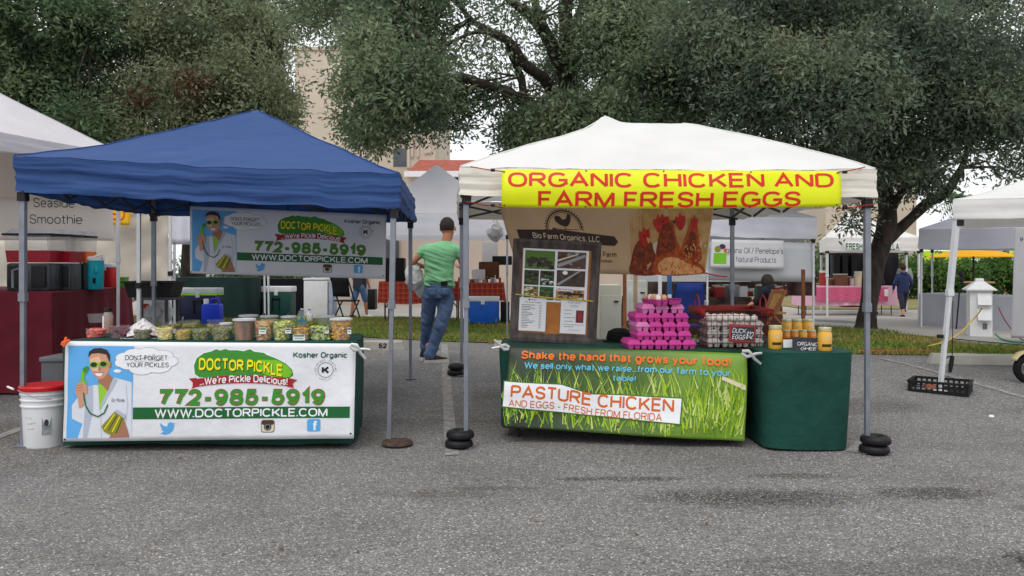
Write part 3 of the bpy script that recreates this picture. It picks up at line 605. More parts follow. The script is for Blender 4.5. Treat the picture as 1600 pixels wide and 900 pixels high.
def pickle_print(s, rear=False):
    LET, PIC, LOG = 'lettering', 'printed_picture', 'logo'
    # picture of a doctor with a pickle telephone
    s.rect(105, 540, 207, 682, (PIC, I_BLUE), 1)
    s.poly([(123, 682), (130, 660), (113, 652), (112, 632), (122, 618), (135, 603), (150, 600), (162, 612), (178, 589), (205, 596), (207, 682)], (PIC, I_COAT), 2)
    s.poly([(134, 605), (144, 600), (146, 640), (138, 682), (131, 682)], (PIC, I_COAT2), 3)
    s.poly([(152, 600), (158, 596), (168, 610), (176, 600), (164, 628), (156, 641)], (PIC, I_SLEEVE), 3)
    s.poly([(176, 589), (183, 592), (160, 634), (156, 640), (158, 630)], (PIC, I_COAT2), 4)
    s.line([(158, 640), (160, 682)], .8, (PIC, I_COAT2), 4)
    s.line([(196, 600), (200, 630), (197, 660)], .9, (PIC, I_COAT2), 4)
    s.poly([(152, 585), (168, 583), (176, 590), (168, 610), (158, 600), (152, 597)], (PIC, I_SKD), 4)
    s.poly([(137, 556), (142, 549), (156, 547), (167, 553), (171, 566), (169, 578), (162, 589), (154, 592), (146, 586), (139, 574)], (PIC, I_SKIN), 5)
    s.poly([(139, 560), (152, 556), (158, 566), (152, 580), (144, 578), (139, 572)], (PIC, I_SKL), 6)
    s.poly([(168, 563), (173, 565), (172, 573), (168, 574)], (PIC, I_SKD), 5)
    s.poly([(136, 558), (137, 549), (144, 544), (155, 543), (165, 546), (170, 554), (170, 565), (167, 560), (164, 553), (152, 551), (141, 552)], (PIC, I_HAIR), 7)
    for cx in (145, 160):
        s.ell(cx, 569 - (cx - 145) * .08, 7, 5.2, (PIC, I_LIME), 8, 16); s.ell(cx, 569 - (cx - 145) * .08, 5.2, 3.6, (PIC, I_HAIR), 9, 16)
    s.line([(166, 566), (171, 566)], 2, (PIC, I_LIME), 8); s.line([(150, 567), (155, 567)], 1.6, (PIC, I_LIME), 8)
    s.poly([(153, 568), (157, 577), (152, 578)], (PIC, I_SKD), 7)
    s.poly([(147, 582), (160, 582), (156, 587), (150, 586)], (PIC, I_WHITE), 7); s.line([(146, 581), (161, 581)], .9, (PIC, I_SKD), 8)
    s.poly([(125, 595), (126, 580), (131, 572), (137, 574), (136, 580), (131, 584), (131, 592), (135, 598), (131, 603), (125, 601)], (PIC, I_LIME), 8)
    s.poly([(128, 575), (134, 571), (138, 573), (135, 580), (130, 582)], (PIC, I_GREEN), 9)
    s.poly([(118, 604), (121, 597), (128, 596), (136, 601), (136, 612), (130, 618), (131, 632), (124, 636), (121, 618), (117, 611)], (PIC, I_SKIN), 9)
    for k in range(3): s.line([(119, 601 + k * 4), (129, 600 + k * 4)], .8, (PIC, I_SKD), 10)
    s.line([(130, 612), (134, 632), (142, 644), (154, 649), (164, 643), (169, 630)], 2, (PIC, I_DG), 10)
    s.poly([(172, 682), (184, 664), (194, 652), (200, 668), (204, 681)], (PIC, I_SKD), 8)
    s.poly([(160, 664), (180, 641), (196, 651), (186, 674), (174, 677), (164, 672)], (PIC, I_OLV), 9)
    for k in range(4): s.line([(165 + k * 6, 668 + k * 2.2), (180 + k * 4.2, 645 + k * 2)], 1.6, (PIC, I_OLD if k % 2 else I_YEL), 10)
    s.poly([(180, 641), (184, 638), (197, 646), (196, 652)], (PIC, I_COAT2), 10)
    s.text('Dr. Pickle', 175, 621, 195, 626, (LET, I_TEXT), 10, .01)
    # thought cloud
    for cx, cy, rx, ry in ((195, 558, 16, 8), (210, 552, 18, 8), (230, 549, 16, 7), (250, 554, 18, 8), (262, 563, 14, 8), (245, 572, 20, 9), (220, 574, 20, 10), (198, 568, 14, 8), (185, 566, 7, 6)):
        s.ell(cx, cy, rx + .6, ry + .6, (PIC, I_GREY), 3, 20); s.ell(cx, cy, rx, ry, (PIC, I_WHITE), 4, 20)
    s.ell(182, 578.5, 6, 2.6, (PIC, I_WHITE), 4)
    s.text("DON'T FORGET", 194, 554, 260, 561.5, (LET, I_TEXT), 6, .14); s.text('YOUR PICKLES', 196, 565, 262, 572.5, (LET, I_TEXT), 6, .14)
    # logo: pickle and ribbon
    P = [(303, 583), (301, 570), (305, 558), (316, 550), (328, 547), (335, 543.5), (342, 545.5), (350, 543), (355, 545), (368, 545), (378, 546.5), (388, 543), (394, 547), (410, 549), (414, 552), (430, 558), (445, 566), (455, 576), (457, 585), (450, 590), (420, 590), (350, 590), (310, 588)]
    s.poly([(380 + (x - 380) * 1.025, 567 + (y - 567) * 1.05) for x, y in P], (LOG, I_WHITE), 2); s.poly(P, (LOG, I_GREEN), 3)
    s.poly([(400, 560), (430, 560), (447, 569), (455, 580), (450, 588), (425, 588), (405, 580)], (LOG, I_LIME), 4)
    arch = lambda x, y: (x, y + .00085 * (x - 362) ** 2 + (x - 308) * .045)
    s.text('DOCTOR PICKLE', 309, 556, 440, 575, (LOG, I_BLK), 5, .20, jit=.06, warp=lambda x, y: (lambda q: (q[0] + .9, q[1] + 1.2))(arch(x, y)))
    s.text('DOCTOR PICKLE', 309, 556, 440, 575, (LOG, I_YEL), 6, .20, jit=.06, warp=arch)
    rb = lambda x: .0011 * (x - 380) ** 2
    top = [(x, 584.5 + rb(x)) for x in range(300, 452, 10)]; bot = [(x, 597 + rb(x)) for x in range(450, 298, -10)]
    s.poly(top + bot, (LOG, I_RED), 7)
    s.poly([(294, 590), (306, 589), (306, 603), (298, 606), (302, 598)], (LOG, I_RED), 6); s.poly([(449, 589), (463, 592), (456, 598), (458, 605), (448, 603)], (LOG, I_RED), 6)
    s.text("...We're Pickle Delicious!", 311, 585.8, 448, 598, (LOG, I_WHITE), 8, .17, jit=.04, warp=lambda x, y: (x, y - 2.2 + rb(x)))
    s.text('772-985-5919', 246, 606.3, 508, 633.2, (LET, I_RED), 3, .27); s.text('772-985-5919', 247.2, 607.5, 506.8, 632, (LET, I_GREEN), 4, .22)
    s.rect(208, 635, 547, 653.5, (PIC, I_DG), 2); s.text('WWW.DOCTORPICKLE.COM', 242, 637.5, 512, 651, (LET, I_WHITE), 4, .17)
    s.text('Kosher Organic', 456, 547, 541, 556.5, (LET, I_TEAL), 4, .19)
    s.ring(507, 576, 12, .8, (LOG, I_TEXT), 3); s.text('K', 501, 570, 513, 582, (LOG, I_BLK), 4, .27)
    for i, ch in enumerate('CERTIFIED ORGANIC * KOSHER *'):
        if ch == ' ': continue
        a = -math.pi * .5 + (i - 8.5) / 28 * 2 * math.pi; x, y = 507 + 15.8 * math.cos(a), 576 + 15.8 * math.sin(a); c, d = math.cos(a + math.pi / 2), math.sin(a + math.pi / 2)
        s.text(ch, x - 1.1, y - 1.5, x + 1.1, y + 1.5, (LOG, I_GREY), 3, .02, warp=lambda X, Y, x=x, y=y, c=c, d=d: (x + (X - x) * c - (Y - y) * d, y + (X - x) * d + (Y - y) * c))
    # marks along the foot
    s.poly([(251, 659), (256, 664), (262, 665), (263, 660), (267, 658), (271, 660), (274, 659), (272, 662), (273, 664), (271, 671), (266, 676), (259, 678), (251, 676), (257, 673), (252, 669), (254, 668), (251, 664)], (LOG, I_TW), 3)
    def rr(x0, y0, x1, y1, r, key, l):
        pts = []
        for cx, cy, a in ((x1 - r, y0 + r, -90), (x1 - r, y1 - r, 0), (x0 + r, y1 - r, 90), (x0 + r, y0 + r, 180)):
            pts += [(cx + r * math.cos(R(a + t)), cy + r * math.sin(R(a + t))) for t in (0, 30, 60, 90)]
        s.poly(pts, key, l)
    rr(408, 656, 429, 676, 4, (LOG, I_TEXT), 3); rr(409, 657, 428, 675, 3.4, (LOG, I_CREAM), 4); rr(409, 657, 428, 664, 3, (LOG, I_BRN), 5)
    s.ell(418.5, 667, 6, 6, (LOG, I_TEXT), 6); s.ell(418.5, 667, 3, 3, (LOG, I_BLK), 7); s.ring(418.5, 667, 4, .8, (LOG, I_GREY), 8)
    rr(480, 655, 501, 675, 3, (LOG, I_TW), 3); s.text('f', 488, 658, 497, 675, (LOG, I_WHITE), 4, .2)
    for x, y in ((103, 684), (549, 679)): s.ell(x, y, 1.6, 1.6, ('grommet', I_BLK), 3, 10)
def crease(a, k, seed): return lambda u, v: Vector((0, a * (math.sin(u * k + v * 2.2 + seed) * .4 + .8 * noise.noise(Vector((u * k * .6 + seed, v * 2.4, 0)))), 0))
fb = thing('vinyl_banner', 'white pickle banner with doctor picture on the front of the pickle table', 'banner', W(325, 610, 5.86), 'pickle banners')
s = Sheet(bil(W(102, 533, 5.80), W(556, 537, 5.86), W(553, 685, 5.84), W(98, 690, 5.80), crease(.008, 9, 0)), (100, 533, 554, 687), .0007)
pickle_print(s); s.build(fb, 40, 14, BANW, 'vinyl_sheet')
rbn = thing('vinyl_banner', 'shaded rear pickle banner hung between the back legs of the blue tent', 'banner', W(450, 380, 8.6), 'pickle banners')
s = Sheet(bil(W(297, 322, 8.72), W(604, 336, 8.8), W(602, 436, 8.8), W(297, 427, 8.72), crease(.012, 8, 3)), (100, 533, 554, 687), .0012)
pickle_print(s, True); s.build(rbn, 40, 14, BANW, 'vinyl_sheet')
mb = MB()
for a, b in ((W(297, 322, 8.72), W(296, 312, 8.75)), (W(604, 336, 8.8), W(617, 328, 8.85)), (W(450, 329, 8.75), W(450, 318, 8.8))): mb.tube([a, b], .006, 5)
mb.build('tie', BLACK, rbn)
# yellow banner
YEL = mat('yellow_vinyl', (220, 226, 16), .4, .03, 3, .25, 5, bdist=.02); RLET = mat('red_letter_vinyl', (205, 42, 22), .45, .06, 5)
yb = thing('vinyl_banner', 'bright yellow banner with red letters across the front of the white tent', 'banner', W(1048, 298, 5.66), None)
def yw(u, v): return Vector((0, -.03 * math.sin(math.pi * v) - .02 * v + .02 * noise.noise(Vector((u * 6, v * 1.2, 0))), -.012 * math.sin(math.pi * u) * (v)))
s = Sheet(bil(W(784, 265, 5.80), W(1313, 267, 5.66), W(1311, 323, 5.66), W(784, 324, 5.80), yw), (784, 266, 1313, 330), .0012)
s.text('ORGANIC CHICKEN AND', 794, 270.5, 1302, 296, ('lettering', RLET), 1, .17, sp=1.1)
s.text('FARM FRESH EGGS', 842, 302.5, 1252, 329, ('lettering', RLET), 1, .17, sp=1.1)
for x, y in ((788, 270), (918, 268), (1040, 268), (1175, 269), (1308, 270), (788, 327), (917, 328), (1044, 329), (1174, 329), (1307, 327)): s.ell(x, y, 1.5, 1.5, ('grommet', DSTEEL), 2, 8)
s.build(yb, 60, 10, YEL, 'vinyl_sheet')
mb = MB()
for a, b in ((W(786, 268, 5.79), W(735, 260, 5.86)), (W(786, 324, 5.79), W(728, 315, 5.88)), (W(1310, 269, 5.65), W(1352, 261, 5.72)), (W(1309, 326, 5.65), W(1366, 319, 5.72))): mb.tube([a, a.lerp(b, .5) - Vector((0, 0, .004)), b], .004, 5)
mb.build('bungee_cord', mat('red_cord', (150, 24, 30), .6), yb)
MB().box(W(770, 266, 5.8), (.03, .02, .02)).box(W(770, 321, 5.8), (.03, .02, .02)).box(W(1320, 269, 5.66), (.03, .02, .02)).box(W(1320, 325, 5.66), (.03, .02, .02)).build('cord_hook', BLACK, yb)
# hen banner at the back of the egg tent
TAN = mat('tan_vinyl', (204, 172, 134), .6, .05, 1.5, .3, 6, rgb2=(220, 188, 150), bdist=.02)
hb = thing('vinyl_banner', 'tan farm banner with brown hens hung at the back of the egg tent', 'banner', W(950, 370, 8.7), None)
def hw(u, v): return Vector((0, .04 * noise.noise(Vector((u * 7, v * 2, 4))), -.03 * math.sin(math.pi * u) * v))
s = Sheet(bil(W(779, 318, 8.8), W(1116, 318, 8.66), W(1102, 428, 8.66), W(808, 420, 8.8), hw), (779, 322, 1116, 427), .0014, step=14)
B_ = mat('dark_brown_print', (66, 50, 46), .6, .08, 12); HEN = mat('hen_feather_print', (204, 96, 44), .6, .3, 22, rgb2=(156, 62, 28)); HENL = mat('light_feather_print', (226, 146, 78), .6, .2, 18, rgb2=(240, 188, 136)); COMB = mat('comb_print', (196, 54, 48), .6, .15, 20); FIELD = mat('dry_field_print', (214, 170, 112), .6, .2, 9, rgb2=(184, 140, 84)); HEND = mat('dark_feather_print', (148, 66, 40), .6, .3, 22, rgb2=(104, 48, 32))
s.rect(1005, 323, 1114, 427, ('printed_picture', FIELD), 1)
for x in range(985, 1006, 3): s.rect(x, 323 + (1005 - x), x + 2, 427, ('printed_picture', FIELD), 1)
PP = 'printed_picture'
s.blob([(984, 426), (986, 404), (992, 386), (1000, 376), (1010, 372), (1020, 380), (1028, 394), (1034, 410), (1032, 427)], (PP, HEND), 2)
s.blob([(999, 372), (1000, 362), (1004, 364), (1007, 357), (1011, 361), (1016, 359), (1017, 368), (1016, 378), (1010, 386), (1004, 382)], (PP, COMB), 3); s.blob([(1012, 372), (1018, 376), (1015, 381)], (PP, HENL), 4); s.ell(1008, 370, 1.2, 1.2, (PP, I_BLK), 5, 8)
s.blob([(1022, 384), (1030, 378), (1033, 392), (1028, 398)], (PP, I_CREAM), 3)
s.blob([(1028, 427), (1027, 404), (1029, 384), (1033, 364), (1038, 352), (1046, 347), (1053, 352), (1058, 366), (1064, 380), (1076, 394), (1094, 406), (1110, 416), (1110, 427)], (PP, HEN), 4)
s.blob([(1030, 398), (1031, 378), (1036, 358), (1043, 350), (1050, 354), (1056, 370), (1061, 386), (1052, 394), (1042, 396)], (PP, HEND), 5)
s.blob([(1032, 414), (1044, 403), (1062, 402), (1084, 410), (1107, 419), (1107, 426), (1070, 427), (1040, 427)], (PP, HENL), 5)
s.blob([(1022, 352), (1023, 344), (1026, 346), (1029, 338), (1032, 343), (1036, 337), (1039, 342), (1044, 341), (1047, 347), (1042, 353), (1037, 352), (1035, 362), (1030, 365), (1026, 358)], (PP, COMB), 6); s.ell(1037, 349, 1.3, 1.3, (PP, I_BLK), 7, 8)
s.blob([(1056, 350), (1057, 341), (1061, 343), (1063, 336), (1067, 341), (1071, 340), (1073, 349), (1071, 358), (1065, 362), (1060, 356)], (PP, COMB), 4); s.blob([(1050, 348), (1057, 347), (1056, 352)], (PP, HEND), 5)
s.blob([(1070, 406), (1071, 388), (1076, 368), (1081, 352), (1087, 348), (1093, 354), (1097, 372), (1103, 390), (1106, 406), (1090, 411)], (PP, HEN), 5)
s.blob([(1076, 394), (1080, 372), (1087, 360), (1094, 376), (1097, 394), (1087, 400)], (PP, HEND), 6)
s.blob([(1082, 352), (1082, 344), (1085, 346), (1087, 339), (1090, 345), (1093, 345), (1093, 354), (1089, 364), (1085, 363)], (PP, COMB), 7)
q_ = random.Random(9)
for i in range(150):
    bx = q_.choice([(1034, 1056, 356, 396, 6, HEN), (1036, 1100, 408, 425, 6, HEN), (1040, 1090, 398, 420, 6, HENL), (988, 1026, 384, 424, 3, HEN), (1076, 1098, 362, 404, 7, HEN), (1076, 1100, 380, 406, 7, HENL)])
    x, y = q_.uniform(bx[0], bx[1]), q_.uniform(bx[2], bx[3]); s.poly([(x, y), (x + 1.2, y + 2), (x + q_.uniform(-1, 2), y + 5), (x - 1, y + 2)], (PP, bx[5]), bx[4])
s.ring(877, 362, 29, 2.2, ('logo', B_), 1, math.pi, 2 * math.pi, 26); s.ring(877, 362, 26, .8, ('logo', B_), 1, math.pi, 2 * math.pi, 26)
for i in range(22):
    a = math.pi + math.pi * i / 21; s.ell(877 + 31.5 * math.cos(a), 362 + 31.5 * math.sin(a), 1.2, 1.2, ('logo', B_), 1, 6)
s.poly([(864, 349), (863, 343), (867, 340), (873, 342), (876, 347), (882, 345), (884, 340), (886, 337), (889, 339), (890, 343), (888, 350), (884, 356), (877, 357), (870, 354)], ('logo', B_), 2)
s.line([(879, 356), (879, 366)], 1, ('logo', B_), 2); s.line([(860, 361), (900, 362)], .9, ('logo', B_), 2); s.poly([(857, 359), (864, 360), (864, 363), (857, 363)], ('logo', B_), 2)
s.poly([(797, 363), (870, 362), (958, 371), (964, 379), (958, 385), (870, 381), (798, 378)], ('logo', B_), 3)
s.text('Bio Farm Organics, LLC', 822, 367, 934, 376, ('lettering', I_CREAM), 5, .17, warp=lambda x, y: (x, y + (x - 822) * .035))
s.text('Pasture Raised Farm', 862, 392, 960, 400, ('lettering', B_), 2, .02, warp=lambda x, y: (x, y + (x - 862) * .02)); s.text('Okeechobee', 912, 405, 952, 410, ('lettering', B_), 2, .01)
s.build(hb, 34, 12, TAN, 'vinyl_sheet')
MB().tube([W(1103, 427, 8.66), W(1120, 431, 8.8), W(1136, 432, 8.9)], .008, 6).build('tie', REDP, hb)
# grass banner on the egg table
gbn = thing('vinyl_banner', 'grass print banner reading pasture chicken on the egg table front', 'banner', W(977, 610, 6.0), None)
GP_ = D.materials.new('grass_print'); GP_.use_nodes = True
_t = GP_.node_tree; _N = _t.nodes; _L = _t.links; _b = _N['Principled BSDF']; _b.inputs['Roughness'].default_value = .5
_tc = _N.new('ShaderNodeTexCoord'); _n = _N.new('ShaderNodeTexNoise'); _n.inputs['Scale'].default_value = 2.6; _L.new(_tc.outputs['Object'], _n.inputs[0])
_sp = _N.new('ShaderNodeSeparateXYZ'); _L.new(_tc.outputs['Generated'], _sp.inputs[0])
_a = _N.new('ShaderNodeMath'); _a.operation = 'MULTIPLY_ADD'; _a.inputs[1].default_value = .35; _L.new(_n.outputs[0], _a.inputs[0]); _L.new(_sp.outputs[0], _a.inputs[2])
_r = _N.new('ShaderNodeValToRGB'); _e = _r.color_ramp.elements; _e.new(.5); _e.new(.8)
for k, (p_, c_) in enumerate(((.12, (30, 32, 30)), (.4, (48, 66, 38)), (.75, (84, 112, 44)), (1.0, (110, 148, 40)))): _e[k].position = p_; _e[k].color = (*lin(c_), 1)
_L.new(_a.outputs[0], _r.inputs[0]); _L.new(_r.outputs[0], _b.inputs['Base Color']); MATS['grass_print'] = GP_
def gw(u, v): return Vector((0, .05 * math.exp(-v * 9) + .02 * noise.noise(Vector((u * 6, v * 3, 7))) - .015 * math.sin(u * 7 + 3 * v), .0))
GT0, GT1 = W(795, 541, 6.18), W(1168, 553, 5.94)
s = Sheet(bil(GT0, GT1, W(1164, 690, 5.92), W(785, 668, 6.10), gw), (790, 545, 1167, 690), .0014, step=7)
rg = random.Random(5); G1 = ink('bright_blade', (158, 190, 40)); G2 = ink('mid_blade', (112, 150, 40)); G3 = ink('pale_blade', (190, 206, 116)); G4 = ink('deep_blade', (66, 112, 30))
for i in range(520):
    x = rg.uniform(792, 1160); right = ss(1000, 1120, x); base = rg.uniform(640, 688) if rg.random() < .6 else rg.uniform(600, 688)
    hgt = rg.uniform(20, 75) * (1 if x < 1050 else 1.2); tip = max(562 - 0 * right, base - hgt); lean = rg.uniform(-28, 28); w = rg.uniform(.8, 2.6)
    k = [G1, G2, G1, G4, G3][rg.randrange(5)] if x > 900 or rg.random() < .8 else G4
    x2 = max(791, min(1164, x + lean)); xm = x + lean * .35
    s.poly([(x - w / 2, base), (xm - w * .4, (base + tip) / 2), (x2, tip), (xm + w * .4, (base + tip) / 2), (x + w / 2, base)], ('printed_grass', k), 1 + i % 3)
for i in range(90):
    x = rg.uniform(1030, 1160); y = rg.uniform(600, 680); s.poly([(x, y), (x + rg.uniform(-10, 10), y - rg.uniform(10, 40)), (x + 3, y)], ('printed_grass', [G1, G3, G2][i % 3]), 4)
s.poly([(1130, 583), (1165, 597), (1165, 605), (1128, 589)], ('printed_grass', I_CREAM), 4)
s.poly([(786, 606), (880, 608), (925, 622), (1070, 622), (1068, 668), (900, 661), (787, 654)], ('printed_panel', G4), 5)
s.poly([(788, 608), (880, 610), (925, 624), (1068, 624), (1066, 666), (900, 659), (788, 652)], ('printed_panel', I_WHITE), 6)
ORG = ink('orange', (214, 104, 36)); LB = ink('light_blue', (104, 190, 222))
wv = lambda x, y: (x, y + 5.5 * ss(850, 960, x) * 1.6 + (x - 800) * .012)
s.text('PASTURE CHICKEN', 799, 613, 1057, 636, ('lettering', ORG), 7, .17, warp=wv); s.text('AND EGGS - FRESH FROM FLORIDA', 797, 639, 1039, 652, ('lettering', ORG), 7, .14, warp=wv)
s.text('Shake the hand that grows your food!', 812, 553, 1142, 567, ('lettering', ink('bright_orange', (226, 110, 30))), 7, .21)
s.text('We sell only what we raise...from our farm to your', 818, 571, 1142, 582, ('lettering', LB), 7, .17, warp=lambda x, y: (x, y + 1)); s.text('table!', 960, 589, 997, 599, ('lettering', LB), 7, .17)
s.ell(971, 678, 1.6, 1.6, ('grommet', I_BLK), 7, 8); s.build(gbn, 40, 16, GP_, 'vinyl_sheet')
# smaller signs
def sign(label, quad, box, m, fn, cat='sign', name='fabric_sign', step=8, wave=None, thick=.003, group=None):
    r = thing(name, label, cat, (quad[0] + quad[2]) / 2, group); s = Sheet(bil(*quad, wave), box, .0015, step); fn(s); s.build(r, 12, 6, m, 'sign_sheet', thick); return r
sign('pale smoothie shop sign hung over the maroon table', [W(-40, 298, 9.3), W(173, 301, 9.5), W(177, 376, 9.5), W(-40, 375, 9.3)], (-40, 299, 175, 376), mat('pale_sign_fabric', (228, 222, 214), .8, .04, 3, .2, 8), lambda s: (s.text('Seaside', 52, 309, 117, 324, ('lettering', I_TEXT), 1, .10), s.text('Smoothie', 45, 335, 128, 350, ('lettering', I_TEXT), 1, .10)), wave=lambda u, v: Vector((0, .02 * math.sin(u * 8), 0)))
sign('yellow sign with red letters ED beside the smoothie sign', [W(150, 318, 12.4), W(206, 319, 12.4), W(202, 352, 12.4), W(150, 350, 12.4)], (150, 319, 204, 352), mat('amber_sign', (226, 178, 28), .7, .05), lambda s: s.text('ED', 173, 326, 195, 345, ('lettering', RLET), 1, .03))
sign('white natural products sign with flower basket picture on the grey tent', [W(1112, 374, 13.3), W(1225, 376, 13.3), W(1225, 421, 13.3), W(1110, 419, 13.3)], (1112, 375, 1225, 420), mat('white_sign_board', (214, 214, 216), .6, .03), lambda s: (s.text('Iguana Oil / Penelope\'s', 1134, 387, 1224, 396, ('lettering', I_TEXT), 1, .10), s.text('Natural Products', 1151, 401, 1213, 410, ('lettering', I_TEXT), 1, .10), s.rect(1116, 396, 1136, 413, ('printed_picture', I_LIME), 1), s.ell(1122, 390, 5, 5, ('printed_picture', I_OLV), 2), s.ell(1129, 386, 5, 4, ('printed_picture', ink('purple', (70, 40, 80))), 2), s.ell(1134, 392, 3, 3, ('printed_picture', ORG), 2)))
sign('white fresh mozzarella sign on the valance of the white pyramid tent', [W(1321, 378, 23.0), W(1407, 378, 23.0), W(1407, 392, 23.0), W(1321, 391, 23.0)], (1321, 378, 1407, 391), WHITEP, lambda s: s.text('FRESH MOZZARELLA', 1322, 380, 1405, 390, ('lettering', I_DG), 1, .20))
sign('grey panel with a number nine at the right edge', [W(1586, 352, 12), W(1640, 352, 12), W(1640, 530, 12), W(1580, 528, 12)], (1586, 352, 1640, 530), mat('grey_panel', (178, 178, 182), .8, .05, 3), lambda s: (s.text('9', 1594, 371, 1599, 377, ('lettering', ink('navy', (30, 44, 90))), 1, .03)), name='canvas_screen', cat='screen')
# ---------------------------------------------------------------- draped tables
def draped(label, poly, zt, cloth, zb=.02, cat='table', round_=.05, fold=.018, name='draped_table', legs=True, flare=.03, tucks=14, group='cloth covered stall tables', seed=0):
    """table with a cloth; poly = top outline (x,y) counter-clockwise; zb = gap below the cloth"""
    P = [Vector((x, y, 0)) for x, y in poly]; cen = sum(P, Vector((0, 0, 0))) / len(P)
    r = thing(name, label, cat, (cen.x, cen.y, gz(cen.y)), group)
    # rounded outline
    out = []
    n = len(P)
    for i in range(n):
        a, b, c = P[i - 1], P[i], P[(i + 1) % n]; d0 = (a - b).normalized(); d1 = (c - b).normalized(); rr = round_
        for t in (0, .25, .5, .75, 1):
            q = (b + d0 * rr) * (1 - t) ** 2 + b * 2 * t * (1 - t) + (b + d1 * rr) * t ** 2; out.append(q)
    dense = []
    for i in range(len(out)):
        a, b = out[i], out[(i + 1) % len(out)]; k = max(1, int((b - a).length / .05))
        for j in range(k): dense.append(a.lerp(b, j / k))
    N_ = len(dense); mb = MB(); rows = 9
    for j in range(rows + 1):
        w = j / rows
        for i, q in enumerate(dense):
            o = (q - cen).normalized(); t = i / N_ * tucks * 2 * math.pi
            f = (math.sin(t + seed) * .6 + noise.noise(Vector((q.x * 2.5 + seed, q.y * 2.5, w))) * 1.6) * fold * w ** .7
            p = q + o * (.004 + flare * w + f); g = gz(q.y)
            zz = zt + (g + zb + .012 * noise.noise(Vector((q.x * 2, q.y * 2, seed))) - zt) * w - (.006 if j == 0 else 0)
            mb.v.append((p.x, p.y, zz))
    for j in range(rows):
        for i in range(N_): mb.f.append((j * N_ + i, j * N_ + (i + 1) % N_, (j + 1) * N_ + (i + 1) % N_, (j + 1) * N_ + i))
    o0 = len(mb.v)
    for i, q in enumerate(dense): mb.v.append((q.x - (q - cen).normalized().x * .01, q.y - (q - cen).normalized().y * .01, zt))
    for i in range(N_): mb.f.append((i, (i + 1) % N_, o0 + (i + 1) % N_, o0 + i))
    mb.f.append(tuple(range(o0, o0 + N_)))
    mb.build('tablecloth', cloth, r, smooth=50)
    if legs:
        for q in P:
            q2 = q + (cen - q).normalized() * .16
            MB().tube([(q2.x, q2.y, gz(q2.y)), (q2.x, q2.y, zt - .02)], .014, 8).build('leg', BLACK, r)
    MB().add([(q.x + (cen - q).normalized().x * .14, q.y + (cen - q).normalized().y * .14, zt - .03) for q in P], [tuple(range(len(P)))]).build('table_board', WHITEP, r, smooth=0)
    return r
TZ = .80
draped('long green covered table that carries the pickle tubs', [(-3.36, 5.90), (-1.17, 5.93), (-1.24, 6.62), (-3.34, 6.62)], TZ, GREENC, zb=.03, fold=.022, flare=-.02)
draped('green covered table that carries the pink egg cartons', [(-.10, 6.27), (1.80, 6.04), (1.82, 6.85), (-.08, 7.08)], .72, GREENC, zb=.10, fold=.016, flare=-.02, seed=2)
draped('short green covered table with honey jars and smooth drape to the ground', [(1.84, 5.78), (2.52, 5.78), (2.50, 7.15), (1.84, 7.15)], .735, GREENC, zb=.02, round_=.15, fold=.010, flare=-.035, seed=4, tucks=5)
draped('tall maroon covered counter with drink machines on it', [(-7.4, 7.75), (-4.72, 8.15), (-5.02, 10.5), (-7.4, 10.5)], 1.10, REDC, zb=.02, fold=.04, flare=.03, seed=6, tucks=30)
DG2 = mat('deep_green_cloth', (26, 50, 48), .9, .1, 3, .3, 7)
draped('dark green covered table under the rear pickle banner', [(-8.0, 18.7), (-6.15, 18.5), (-6.15, 19.6), (-8.0, 19.6)], 1.12, DG2, fold=.02, seed=7, zb=.01, round_=.25, flare=.0)
BLKC = mat('black_cloth', (26, 26, 32), .9, .1, 3, .3, 7)
draped('black covered table behind the green wheeled cooler', [(-6.9, 21.2), (-5.4, 21.2), (-5.4, 22.0), (-6.9, 22.0)], 1.05, BLKC, fold=.02, seed=8)
def plaid():
    m = D.materials.new('red_plaid'); m.use_nodes = True; t = m.node_tree; N = t.nodes; L = t.links; b = N['Principled BSDF']; b.inputs['Roughness'].default_value = .9
    tc = N.new('ShaderNodeTexCoord'); sp = N.new('ShaderNodeSeparateXYZ'); L.new(tc.outputs['Object'], sp.inputs[0]); cur = None
    col = N.new('ShaderNodeRGB'); col.outputs[0].default_value = (*lin((158, 50, 36)), 1); cur = col.outputs[0]
    for ax, ph in ((0, 0), (2, 0), (0, .5), (2, .5)):
        m1 = N.new('ShaderNodeMath'); m1.operation = 'MULTIPLY_ADD'; m1.inputs[1].default_value = 9; m1.inputs[2].default_value = ph; L.new(sp.outputs[ax], m1.inputs[0])
        fr = N.new('ShaderNodeMath'); fr.operation = 'FRACT'; L.new(m1.outputs[0], fr.inputs[0]); lt_ = N.new('ShaderNodeMath'); lt_.operation = 'LESS_THAN'; lt_.inputs[1].default_value = .42 if ph == 0 else .12; L.new(fr.outputs[0], lt_.inputs[0])
        ml = N.new('ShaderNodeMath'); ml.operation = 'MULTIPLY'; ml.inputs[1].default_value = .5; L.new(lt_.outputs[0], ml.inputs[0])
        x = N.new('ShaderNodeMix'); x.data_type = 'RGBA'; L.new(ml.outputs[0], x.inputs[0]); L.new(cur, x.inputs[6]); x.inputs[7].default_value = (*lin((120, 30, 28) if ph == 0 else (196, 104, 60)), 1); cur = x.outputs[2]
    L.new(cur, b.inputs['Base Color']); return m
PLD = plaid()
